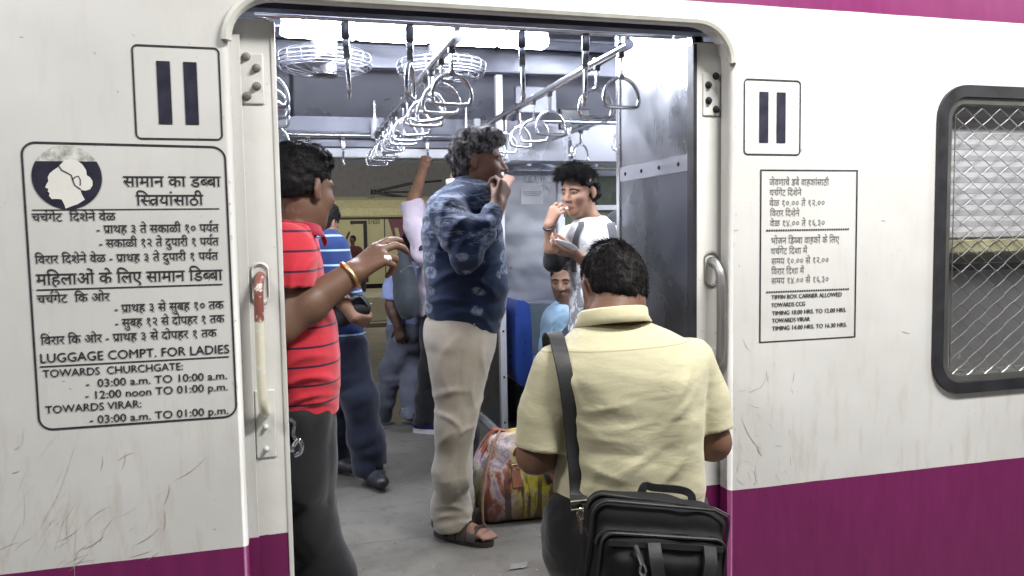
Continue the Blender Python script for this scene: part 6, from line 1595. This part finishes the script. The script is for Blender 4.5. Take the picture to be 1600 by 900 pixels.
    o = MB().ribbon([mo, mo*0.5+tp*0.5, tp], (0, 0.3, 1), 0.014, 0.004).build('spoon', plain('white_spoon', (0.78, 0.77, 0.75), 0.4)); tag(o, 'white flat spoon between the young man\'s lips and fingers', 'spoon')
man_young()

# ---------------------------------------------------------------- seated man
def man_seated():
    Y = 2.20
    root = person((1.62, Y, 0), 'man in a light blue shirt sitting on the blue seat behind the eating young man')
    hc = at(882, 437, Y); hf = frame((-0.55, -0.80, -0.20)); hs = 1.02
    tor = [st(852, 944, 575, Y+.05, 0.13), st(848, 944, 545, Y+.05, 0.14), st(848, 940, 515, Y+.04, 0.145), st(850, 932, 493, Y+.03, 0.14), st(860, 922, 479, Y+.02, 0.11), st(874, 908, 468, Y+.01, 0.06)]
    sh = at(864, 497, 2.30); el = at(857, 540, 2.22); wr = at(886, 545, 2.06); sh2 = at(922, 497, 2.16); el2 = at(930, 540, 2.06); wr2 = at(905, 548, 1.98)
    arms = [dict(sh=sh, el=el, wr=wr, r=(0.045, 0.04, 0.027), sleeve=([sh, el, el*0.15+wr*0.85], [0.068, 0.058, 0.046]), hand=dict(d=(0.7, -0.6, -0.1), palm=(0, 0, -1), side='R', curl=(30, 30, 20))),
            dict(sh=sh2, el=el2, wr=wr2, sleeve=([sh2, el2, el2*0.15+wr2*0.85], [0.066, 0.057, 0.045]), hand=dict(d=(-0.8, -0.5, -0.1), palm=(0, 0, -1), side='L', curl=(30, 30, 20)))]
    hipR = np.array([1.60, 2.34, 0.52]); hipL = np.array([1.66, 2.18, 0.52])
    legs = [(hipR, np.array([1.46, 1.96, 0.50]), np.array([1.47, 1.94, 0.10]), (-0.5, -0.8, 0)), (hipL, np.array([1.60, 1.80, 0.50]), np.array([1.61, 1.78, 0.10]), (-0.5, -0.8, 0))]
    r1, r2 = folds(0.008, 24, seed=81), creases([(868, 505, 2.08, 60, .010, -.010, .05), (880, 520, 2.08, 40, .010, -.010, .05), (862, 525, 2.10, 80, .010, -.009, .05)])
    build_person(root, tor, (hc, hf, hs, dict(nose=1.1)), (at(888, 474, Y), 0.055), arms, legs, (0.25, 0.14, 0.092),
                 dict(mat=cloth('sky_blue_cotton', (0.34, 0.51, 0.67), wrinkle=0.3), ripple=lambda P: r1(P)+r2(P)),
                 dict(mat=cloth('dark_seat_cloth', (0.03, 0.03, 0.04)), hip=[(0.42, 1.64, 2.27, 0.17, 0.15), (0.5, 1.64, 2.27, 0.175, 0.155), (0.60, 1.63, 2.27, 0.16, 0.14)], r=(0.095, 0.08, 0.07, 0.07), ripple=folds(0.007, 15, seed=82)),
                 hair=short_hair(HAIRB, 0.007, 6000, 12, face=0.012), shoe=(RUBBER,), h=0.0055, beard=0.35)
    collar(root, at(888, 479, Y), 0.062, 0.066, R(-125), 0.030, 0.022, cloth('sky_blue_collar', (0.36, 0.53, 0.68)), gap=0.5)
man_seated()

# ---------------------------------------------------------------- tiny figure on the far platform
def man_far():
    Y = 22.6; z0 = -0.50
    a = at(553, 385, Y)
    root = person((a[0], Y, z0), 'tiny figure in dark red standing on the far platform before the yellow train')
    hc = at(551, 374, Y); hf = frame((-0.7, -0.7, 0)); hs = 1.0
    x = a[0]; dz = hc[2]-1.55
    f = Field((x-0.6, Y-0.5, z0-0.02), (x+0.6, Y+0.5, hc[2]+0.7), 0.016)
    add_head(f, hc, hf, hs); f.cone(hc-np.array([0, 0, 0.2]), hc, 0.06, 0.055, 0.03)
    f.chain([hc+np.array([-0.15, 0, -0.28]), hc+np.array([-0.22, -0.05, -0.05]), hc+np.array([-0.10, -0.1, 0.22])], [0.05, 0.042, 0.035], 0.02)
    V, F = f.mesh(); mesh_obj('body', V, F, skin('far_skin', (0.10, 0.05, 0.035)), root)
    f = Field((x-0.6, Y-0.5, z0-0.02), (x+0.6, Y+0.5, hc[2]+0.7), 0.016)
    f.loft([(z0+0.75, x+0.1, Y, 0.22, 0.15), (z0+1.0, x+0.08, Y, 0.22, 0.15), (hc[2]-0.35, x+0.05, Y, 0.24, 0.14), (hc[2]-0.2, x+0.02, Y, 0.12, 0.10)], 0.03)
    f.chain([hc+np.array([0.2, 0, -0.3]), hc+np.array([0.27, 0, -0.6])], [0.07, 0.06], 0.03); f.chain([hc+np.array([-0.15, 0, -0.28]), hc+np.array([-0.20, -0.03, -0.12])], [0.07, 0.06], 0.03)
    V, F = f.mesh(); mesh_obj('shirt', V, F, cloth('dark_red_cloth', (0.055, 0.018, 0.022)), root)
    f = Field((x-0.6, Y-0.5, z0-0.02), (x+0.6, Y+0.5, z0+1.0), 0.016)
    for q in (-0.1, 0.2): f.chain([(x+0.05+q*0.6, Y, z0+0.8), (x+0.05+q, Y, z0+0.4), (x+0.05+q, Y, z0+0.04)], [0.12, 0.09, 0.08], 0.04)
    V, F = f.mesh(); mesh_obj('trousers', V, F, cloth('far_trousers', (0.02, 0.02, 0.022)), root)
    short_hair(HAIRB, 0.015, 300, 13)(root, hc, hf, hs)
man_far()
# ---------------------------------------------------------------- yellow shirt, seen from behind, on the platform
from mathutils.bvhtree import BVHTree
def man_yellow():
    Y = -0.40; GZ = -0.33
    root = person((0.72, Y, GZ), 'man seen from behind in a pale yellow short sleeved shirt at the doorway')
    hc = at(957, 452, -0.31); hf = frame((0.02, 0.82, -0.57)); hs = 0.97
    tor = [st(868, 1091, 790, Y, 0.128), st(871, 1090, 745, Y, 0.130), st(874, 1089, 690, Y, 0.128), st(872, 1091, 640, Y, 0.128), st(864, 1096, 600, Y, 0.126), st(856, 1098, 570, Y, 0.118), st(866, 1084, 546, Y, 0.103), st(888, 1048, 522, Y+.01, 0.085), st(908, 1008, 503, Y+.02, 0.062)]
    shR = at(1078, 568, Y); elR = at(1112, 690, Y-0.01); wrR = at(1085, 690, -0.10)
    shL = at(872, 578, Y); elL = at(836, 712, Y+0.01); wrL = at(905, 712, -0.10)
    arms = [dict(sh=shR, el=elR, wr=wrR, r=(0.052, 0.045, 0.030), sleeve=([shR, at(1100, 620, Y), at(1109, 672, Y-0.01)], [0.064, 0.061, 0.059]), hand=dict(d=(-0.6, 0.6, 0.35), palm=(-0.3, 0.3, 0.9), side='R', curl=(30, 35, 25))),
            dict(sh=shL, el=elL, wr=wrL, r=(0.050, 0.041, 0.030), sleeve=([shL, at(852, 640, Y), at(844, 700, Y)], [0.062, 0.061, 0.062]), hand=dict(d=(0.6, 0.6, 0.35), palm=(0.3, 0.3, 0.9), side='L', curl=(30, 35, 25)))]
    hipR = at(1035, 800, Y); hipL = at(925, 800, Y); knR = hipR+np.array([0.01, 0.03, -0.40]); knL = hipL+np.array([-0.01, 0.03, -0.40])
    anR = np.array([hipR[0]+0.02, Y-0.02, GZ+0.10]); anL = np.array([hipL[0]-0.02, Y-0.02, GZ+0.10])
    legs = [(hipR, knR, anR, (0.2, 1, 0)), (hipL, knL, anL, (-0.2, 1, 0))]
    zy = at(970, 551, -0.52)[2]; ends_ = [np.asarray(q['sleeve'][0][-1]) for q in arms]
    def pat(t, c):
        v = t.coord(); z = t.n('ShaderNodeSeparateXYZ', i0=v); 
        w1 = t.noise(t.coord((1, 1, 14)), 60, 3, 0.7); w2 = t.noise(t.coord((14, 14, 1)), 60, 3, 0.7)
        sl = t.math('ADD', w1, w2); c = t.mix(t.rng(sl, 0.8, 1.3, 0, 0.5), c, (0.64, 0.61, 0.46))
        x = z.outputs[0]; zz = t.math('SUBTRACT', z.outputs[2], t.math('MULTIPLY', x, 0.03))
        seam = t.math('LESS_THAN', t.math('ABSOLUTE', t.math('SUBTRACT', zz, zy-GZ)), 0.0016)
        return t.mix(t.math('MULTIPLY', seam, 0.5), c, (0.24, 0.21, 0.10))
    m = cloth('pale_yellow_linen', (0.53, 0.495, 0.32), pat, wrinkle=0.35, wscale=11, wst=(0.7, 0.7, 1.5), var=0.06)
    r1 = fbm(13, 91, (1.3, 0.5, 0.6), ridge=True); r2 = fbm(26, 92, (0.35, 0.5, 1.6), ridge=True); r3 = fbm(70, 93, (0.6, 1, 1.4))
    def rip(P):
        z = P[:, 2]; body = np.clip((zy-0.01-z)/0.06, 0, 1)
        a = 0.0065*r1(P)*body+0.0035*r2(P)*np.clip((zy-0.06-z)/0.1, 0, 1)*np.clip((z-0.62)/0.1, 0.5, 1)+0.0007*r3(P)
        a += 0.0035*np.exp(-((z-zy)/0.006)**2)*-0.6                                   # the yoke seam pulls in
        for (px, py, dx, dz, w, am) in folds_:
            q = at(px, py, -0.52); t = ((P[:, 0]-q[0])*dx+(z-q[2])*dz); n = -(P[:, 0]-q[0])*dz+(z-q[2])*dx
            a += 0.8*am*np.exp(-(n/w)**2)*np.exp(-(t/0.055)**2)*(P[:, 1] < Y)
        for e in ends_: a = a*np.clip((np.linalg.norm(P-e, axis=1)-0.075)/0.04, 0, 1)
        return a
    folds_ = [(1068, 600, 0.5, 0.86, 0.010, -0.007), (1060, 640, 0.75, 0.66, 0.010, -0.006), (900, 605, -0.35, 0.93, 0.010, -0.006), (905, 660, -0.8, 0.6, 0.009, -0.005), (950, 640, 0.97, 0.2, 0.006, -0.004), (985, 668, 0.98, 0.17, 0.006, -0.004), (935, 690, 0.98, -0.1, 0.006, -0.0035), (1000, 720, 0.85, 0.5, 0.010, -0.006), (950, 745, 0.9, -0.4, 0.009, -0.005), (1050, 735, 0.7, 0.7, 0.010, -0.006), (925, 770, 0.4, 0.9, 0.010, -0.005), (1070, 690, 0.4, 0.9, 0.010, -0.006)]
    hairf = lambda root, hc, hf, hs: make_hair(root, hc, hf, hs, [((-0.015, 0, 0.033), (0.095, 0.0755, 0.084)), ((-0.045, 0, -0.006), (0.060, 0.071, 0.080))],
        [((0.105, 0, -0.005), (0.072, 0.082, 0.076)), ((0.042, 0, -0.065), (0.066, 0.15, 0.066)), ((0.040, 0.08, 0.00), (0.034, 0.05, 0.034)), ((0.040, -0.08, 0.00), (0.034, 0.05, 0.034)), ((-0.006, 0.088, -0.014), (0.034, 0.028, 0.050)), ((-0.006, -0.088, -0.014), (0.034, 0.028, 0.050)), ((0, 0, -0.056), (0.25, 0, -1), 'plane')],
        HAIRB, lambda l: np.stack([-0.2+np.sin(l[:, 1]*50)*0.25, 5*l[:, 1]+np.sin(l[:, 2]*70)*0.3, -0.6-(l[:, 2] < 0.03)*1.2-0*l[:, 0]+(l[:, 2] > 0.09)*0.9], 1), length=lambda l: 0.010+0.014*np.clip((l[:, 2]-0.05)/0.06, 0, 1), count=42000, seed=14, rough=0.0025, lift=0.2, h=0.004, curl=0.1)
    build_person(root, tor, (hc, hf, hs, dict(jaw=1.05)), (at(957, 500, -0.37), 0.062), arms, legs, (0.17, 0.088, 0.058),
                 dict(mat=m, ripple=rip, name='shirt', k=0.010, h=0.0048),
                 dict(mat=cloth('black_trouser_cloth_two', (0.014, 0.014, 0.015), wrinkle=0.3), hip=[st(866, 1092, 775, Y, 0.125), st(858, 1094, 800, Y, 0.135), st(852, 1098, 835, Y, 0.14), st(856, 1094, 880, Y, 0.13)], r=(0.098, 0.085, 0.08, 0.085), ripple=folds(0.006, 14, seed=94)),
                 hair=hairf, shoe=(RUBBER,), h=0.0048)
    cm = cloth('yellow_collar_linen', (0.58, 0.54, 0.35), wrinkle=0.12, var=0.06)
    collar(root, at(957, 503, -0.375), 0.064, 0.067, R(90), 0.031, 0.015, cm, tilt=(0.02, -0.20), gap=0.35, point=0.01, th=0.003)
    sh = [o for o in root.children if o.name.startswith('shirt')][0]
    V = [tuple(v.co+Vector(root.location)) for v in sh.data.vertices]; bv = BVHTree.FromPolygons(V, [tuple(p.vertices) for p in sh.data.polygons])
    def on(px, py, off=0.004):
        d = Vector(at(px, py, 0)-CAM).normalized(); h = bv.ray_cast(Vector(CAM), d)
        p = h[0] if h[0] is not None else Vector(at(px, py, Y-0.12)); return np.array(p-d*off)
    return root, on
yroot, on_back = man_yellow()

# ---------------------------------------------------------------- the shoulder bag
def shoulder_bag():
    c = at(1016, 868, -0.665)
    b = empty('laptop_bag', c, 'black laptop bag hanging from a long strap behind the man in the yellow shirt', 'bag')
    ang = R(-7); yaw = R(9)
    X = np.array([math.cos(ang)*math.cos(yaw), -math.cos(ang)*math.sin(yaw), math.sin(ang)]); Yv = unit(np.cross((0, 0, 1), X)); Z = np.cross(X, Yv); fr = np.array([X, Yv, Z])
    P = lambda x, y, z: c+x*X+y*Yv+z*Z
    hw, hh = 0.150, 0.128
    f = Field(c-0.28, c+0.28, 0.0045)
    f.rbox(c, (hw, 0.046, hh), fr, 0.044, 0); f.half(P(0.10, 0, 0.125), 0.42*X+Z, c, 0.3, 0.03); f.rbox(P(0.004, -0.046, -0.026), (hw-0.016, 0.026, hh-0.032), fr, 0.022, 0.012); f.rbox(P(0.012, -0.070, -0.045), (hw-0.040, 0.016, hh-0.055), fr, 0.014, 0.008)
    f.ripple(1, lambda q: 0.0042*fbm(17, 71, ridge=True)(q)+0.0016*fbm(60, 72)(q))
    t = NT('black_ballistic_nylon'); v = t.coord(); n = t.noise(v, 500, 2); n2 = t.noise(v, 12, 4)
    t.bump(t.math('ADD', t.math('MULTIPLY', n, 0.25), n2), 0.3, 0.006)
    nyl = t.out(t.mix(n2, (0.008, 0.008, 0.009), (0.016, 0.016, 0.018)), t.rng(n2, 0.3, 0.7, 0.68, 0.85), 0, 0.22)
    V, F = f.mesh(); mesh_obj('bag_body', V, F, nyl, b)
    pip = plain('black_piping', (0.014, 0.014, 0.015), 0.5); zp = plain('zip_teeth', (0.035, 0.035, 0.037), 0.3, 0.3)
    def rr(y, w, h, cx, cz, r, z0=None):
        return [P(cx+x, y, min(cz+z, 0.122-0.42*(cx+x-0.10))) for x, z in rrect(-w, w, -h, h, r)]
    MB().tube(rr(-0.040, hw-0.006, hh-0.006, 0, 0, 0.034), 0.0032, 6, closed=True).build('piping', pip, b, smooth=True)
    MB().tube(rr(-0.066, hw-0.020, hh-0.036, 0.004, -0.026, 0.026), 0.0032, 6, closed=True).build('piping', pip, b, smooth=True)
    up = lambda y, w, h, cz: [P(x, y, min(cz+z, 0.124-0.42*(x-0.10))) for x, z in rrect(-w, w, -h, h, 0.03) if z > -h*0.2]
    q = sorted(up(-0.018, hw+0.001, hh+0.001, 0), key=lambda p: (p-c)@X); MB().ribbon(q, Yv, 0.012, 0.003).build('zip', zp, b)
    q = sorted(up(-0.050, hw-0.017, hh-0.034, -0.026), key=lambda p: (p-c)@X); MB().ribbon(q, Yv, 0.010, 0.003).build('zip', zp, b)
    q = [P(x, -0.0735-0.0, 0.050) for x in np.linspace(-0.112, 0.125, 8)]; MB().ribbon(q, Z, 0.012, 0.003).build('zip', zp, b)
    # silver pull with a cord
    pl = MB().tube(smooth_path([P(-0.060, -0.080, 0.050), P(-0.054, -0.088, 0.036), P(-0.046, -0.092, 0.018)], 4), [0.005]*9, 8)
    pl.tube(smooth_path([P(-0.046, -0.092, 0.020), P(-0.038, -0.094, 0.008), P(-0.040, -0.095, -0.004), P(-0.050, -0.095, 0.004)], 5, closed=True), 0.0028, 6, closed=True)
    pl.build('zip_pull', CHROME, b, smooth=True)
    web = plain('black_webbing_two', (0.016, 0.016, 0.017), 0.65, bump=0.25)
    def handle_loop(ctl, w):
        path = smooth_path([P(*q) for q in ctl], 6); sd = []
        for i in range(len(path)):
            t = path[min(i+1, len(path)-1)]-path[max(i-1, 0)]; sd.append(unit(np.cross(t, Yv)))
        MB().ribbon(path, np.array(sd), w, 0.006).build('carry_handle', web, b, smooth=True)
    handle_loop([(-0.022, -0.076, 0.055), (-0.020, -0.096, 0.030), (-0.012, -0.104, -0.002), (0.006, -0.106, -0.022), (0.040, -0.106, -0.030), (0.072, -0.105, -0.024), (0.088, -0.102, -0.002), (0.092, -0.095, 0.030), (0.094, -0.076, 0.055)], 0.026)
    handle_loop([(-0.03, 0.02, 0.120), (-0.022, 0.022, 0.140), (0.0, 0.026, 0.137), (0.055, 0.026, 0.136), (0.078, 0.022, 0.130), (0.085, 0.02, 0.115)], 0.016)
    # long strap over his left shoulder
    px = [(903, 775), (900, 735), (896, 690), (892, 650), (887, 610), (881, 575), (876, 552), (873, 540)]
    pts = [on_back(x, y, 0.011) for x, y in px]
    nrm = np.array([0.0, -1.0, 0.25])
    top = pts[-1]; pts += [top+np.array([0.004, 0.030, 0.018]), top+np.array([0.008, 0.075, 0.020]), top+np.array([0.02, 0.13, -0.01]), top+np.array([0.06, 0.19, -0.12])]
    ring = at(905, 786, -0.575); pts = [ring]+pts
    sides = np.array([[1, 0.0, 0.03]]*len(pts)); MB().ribbon(smooth_path(pts, 3), (1, 0.15, 0.05), 0.037, 0.005).build('shoulder_strap', web, b, smooth=True)
    r_ = MB(); a = ring+np.array([0, -0.006, 0])
    r_.tube([a+np.array(p) for p in ((-0.021, 0, 0.006), (0.021, 0, 0.006), (0.021, 0, -0.012), (-0.021, 0, -0.012))], 0.0028, 6, closed=True)
    r_.tube(smooth_path([a+np.array(p) for p in ((0, 0, -0.010), (0.007, -0.003, -0.022), (0, -0.004, -0.034), (-0.007, -0.003, -0.022))], 4, closed=True), 0.0026, 6, closed=True)
    r_.tube([a+np.array((0, -0.004, -0.032)), a+np.array((0.003, -0.006, -0.062))], 0.0065, 8)
    r_.build('clasp', plain('tarnished_brass', (0.42, 0.38, 0.30), 0.3, 1.0), b, smooth=True)
    MB().ribbon([a+np.array((0.003, -0.006, -0.058)), a+np.array((0.010, -0.012, -0.085)), P(-hw+0.004, -0.02, 0.05)], Yv, 0.02, 0.004).build('strap_tab', web, b)
shoulder_bag()

# ---------------------------------------------------------------- printed holdall on the floor
def holdall():
    c = np.array([0.985, 1.26, 0.0])
    b = empty('holdall', c, 'colourful printed holdall with brown leather trim standing on the floor', 'bag')
    ZS = 0.83
    stn = [(0.004, c[0], c[1], 0.225, 0.120), (0.03, c[0], c[1], 0.240, 0.132), (0.12, c[0], c[1], 0.240, 0.132), (0.22, c[0]+0.005, c[1], 0.228, 0.116), (0.30, c[0]+0.012, c[1], 0.205, 0.088), (0.36, c[0]+0.02, c[1], 0.178, 0.055), (0.395, c[0]+0.025, c[1], 0.150, 0.026)]
    f = Field(c-np.array([0.3, 0.2, 0.02]), c+np.array([0.3, 0.2, 0.46]), 0.006); f.loft(stn, 0, n=4.5, capk=0.02); f.ripple(1, folds(0.006, 14, 0.0015, 40, seed=101))
    t = NT('painterly_print'); v = t.coord(); s_ = t.n('ShaderNodeSeparateXYZ', i0=v); x, z = s_.outputs[0], s_.outputs[2]
    n1 = t.noise(t.coord((1, 1, 0.8)), 7.5, 4, 0.6, 1.5); n2 = t.noise(t.coord(loc=(4, 2, 7)), 9, 4, 0.6, 1.0); n3 = t.noise(t.coord((1, 1, 0.12), (1, 5, 2)), 26, 3, 0.5)
    c1 = t.ramp(n1, (0.30, (0.10, 0.035, 0.028)), (0.42, (0.30, 0.10, 0.07)), (0.50, (0.50, 0.42, 0.38)), (0.58, (0.24, 0.19, 0.28)), (0.68, (0.45, 0.36, 0.30)))
    c2 = t.ramp(n2, (0.32, (0.10, 0.12, 0.02)), (0.44, (0.42, 0.40, 0.04)), (0.54, (0.62, 0.50, 0.05)), (0.66, (0.38, 0.36, 0.26)))
    gx = t.rng(t.math('ADD', x, t.math('MULTIPLY', t.math('SUBTRACT', n2, 0.5), 0.35)), -0.10, -0.02)
    col = t.mix(gx, c1, c2)
    gr = t.math('MULTIPLY', t.rng(t.math('ADD', x, t.math('MULTIPLY', n1, 0.1)), -0.165, -0.185), t.rng(n2, 0.45, 0.5)); col = t.mix(gr, col, (0.16, 0.22, 0.03))
    low = t.rng(t.math('ADD', z, t.math('MULTIPLY', t.math('SUBTRACT', n1, 0.5), 0.15)), 0.15, 0.05)
    trunk = t.math('MULTIPLY', t.rng(n3, 0.54, 0.58), t.rng(z, 0.24, 0.16)); col = t.mix(t.math('MULTIPLY', trunk, 0.85), col, (0.03, 0.02, 0.018))
    col = t.mix(t.math('MULTIPLY', low, 0.75), col, (0.05, 0.025, 0.025))
    t.bump(t.noise(v, 20, 3), 0.15, 0.004)
    V, F = f.mesh(); mesh_obj('bag_body', V, F, t.out(col, 0.32, 0, 0.5), b)
    lea = plain('brown_leather', (0.26, 0.085, 0.045), 0.42, var=0.25); edge = plain('pale_piping', (0.36, 0.20, 0.15), 0.45)
    def sec(k, e, q):                                           # outline point at a station: e in (-1, 1), q front or back
        z, cx, cy, a, bb = stn[k]; return np.array([cx+e*a*0.93, cy+q*bb*0.95, z])
    for e in (-1, 1):
        for q in (-1, 1): MB().tube(smooth_path([sec(k, e, q)+np.array([0.004*e, 0.006*q, 0]) for k in range(7)], 4), 0.006, 8).build('piping', edge, b, smooth=True)
    MB().ribbon(smooth_path([sec(k, -1.0, 0)+np.array([-0.022+0.004*k*0.5, 0, 0]) for k in range(1, 7)]+[np.array([c[0]+0.03, c[1], 0.405*ZS])], 4), (0, 1, 0), 0.05, 0.006).build('end_strap', lea, b, smooth=True)
    for zz in (0.13, 0.22): MB().box((c[0]-0.258+zz*0.07, c[1]-0.03, zz-0.008), (c[0]-0.238+zz*0.1, c[1]+0.03, zz+0.008), 0.003).build('strap_keeper', CHROME, b)
    MB().ribbon([np.array([c[0]-0.15, c[1], 0.40*ZS]), np.array([c[0]+0.02, c[1], 0.408*ZS]), np.array([c[0]+0.18, c[1], 0.40*ZS])], (0, 1, 0), 0.022, 0.004).build('zip', lea, b)
    for q in (-1, 1):
        for e in (-0.34, 0.30):
            x = c[0]+0.01+e*0.24; pth = [np.array([x, c[1]+q*0.138, 0.20*ZS]), np.array([x, c[1]+q*0.112, 0.29*ZS]), np.array([x, c[1]+q*0.07, 0.365*ZS])]
            MB().ribbon(pth, (1, 0, 0), 0.040, 0.006).build('leather_tab', lea, b, smooth=True)
            MB().tube([pth[1]+np.array([-0.018, q*0.004, 0.0]), pth[1]+np.array([0.018, q*0.004, 0.0]), pth[1]+np.array([0.018, q*0.002, 0.02]), pth[1]+np.array([-0.018, q*0.002, 0.02])], 0.003, 6, closed=True).build('buckle', plain('brass', (0.5, 0.38, 0.2), 0.3, 1.0), b, smooth=True)
        hx0, hx1 = c[0]+0.01-0.34*0.24, c[0]+0.01+0.30*0.24
        MB().tube(smooth_path([np.array(p) for p in ((hx0, c[1]+q*0.085, 0.355*ZS), (hx0+0.02, c[1]+q*0.10, 0.395*ZS), (c[0], c[1]+q*0.125, 0.385*ZS), (hx1-0.02, c[1]+q*0.10, 0.395*ZS), (hx1, c[1]+q*0.085, 0.355*ZS))], 6), 0.0095, 8).build('handle', lea, b, smooth=True)
    for dx in (0.075, 0.12): MB().ribbon(smooth_path([np.array([c[0]+dx-0.02, c[1]-0.125, 0.285*ZS]), np.array([c[0]+dx-0.012, c[1]-0.142, 0.245*ZS]), np.array([c[0]+dx+0.004, c[1]-0.146, 0.205*ZS])], 4), (1, 0, 0.2), 0.022, 0.006).build('tie', RUBBER, b, smooth=True)
holdall()

# ---------------------------------------------------------------- dark bag on the seat behind the window
c0 = np.array([2.22, 0.36, 0.43]); f = Field(c0-np.array([0.3, 0.25, 0.02]), c0+np.array([0.3, 0.25, 0.62]), 0.008)
f.ell(c0+np.array([0, 0, 0.24]), (0.15, 0.12, 0.27), None, 0); f.ell(c0+np.array([0.02, -0.06, 0.16]), (0.12, 0.08, 0.15), None, 0.03); f.half(c0, (0, 0, -1), c0, 0.3); f.ripple(0.006, fbm(20, 8, ridge=True), 0.03)
V, F = f.mesh(); o = empty('rucksack', c0, 'black rounded rucksack on the seat behind the lower window pane', 'bag')
mesh_obj('sack', V, F, plain('black_canvas', (0.012, 0.012, 0.013), 0.7), o)
MB().tube(smooth_path([c0+np.array(p) for p in ((-0.03, 0.02, 0.50), (-0.02, 0.02, 0.55), (0.02, 0.02, 0.55), (0.03, 0.02, 0.50))], 5), 0.008, 8).build('carry_loop', RUBBER, o, smooth=True)

# ---------------------------------------------------------------- a scrap of paper and crumbs on the floor
rl = random.Random(9); c0 = np.array([0.66, 0.62, 0.0]); q = _f+(805-800)/CAM_F*_r-(885-450)/CAM_F*_u; c0 = CAM+q*((0.003-CAM[2])/q[2])
V = []; nx, ny = 7, 5
for j in range(ny):
    for i in range(nx): V.append((c0[0]+(i-3)*0.012+rl.uniform(-.003, .003)+j*0.006, c0[1]+(j-2)*0.012+rl.uniform(-.002, .002), 0.004+rl.uniform(0, 0.003)))
o = MB().add(V, [(j*nx+i, j*nx+i+1, (j+1)*nx+i+1, (j+1)*nx+i) for j in range(ny-1) for i in range(nx-1)]).build('paper_scrap', plain('trodden_paper', (0.19, 0.182, 0.17), 0.8)); tag(o, 'flattened grey paper scrap on the floor between sandal and black bag', 'litter')
m = MB()
for k in range(60):
    x, y, r_ = rl.uniform(0.15, 1.2), rl.uniform(0.3, 2.3), rl.uniform(0.0015, 0.005)
    m.lathe([(0, 0.004+r_*0.5), (r_, 0.003+r_*0.3), (r_*1.1, 0.001)], (x, y, 0), 'z', 6)
o = m.build('crumbs', plain('pale_crumbs', (0.35, 0.33, 0.30), 0.9)); tag(o, 'pale crumbs and grit scattered on the carriage floor', 'litter', kind='stuff')
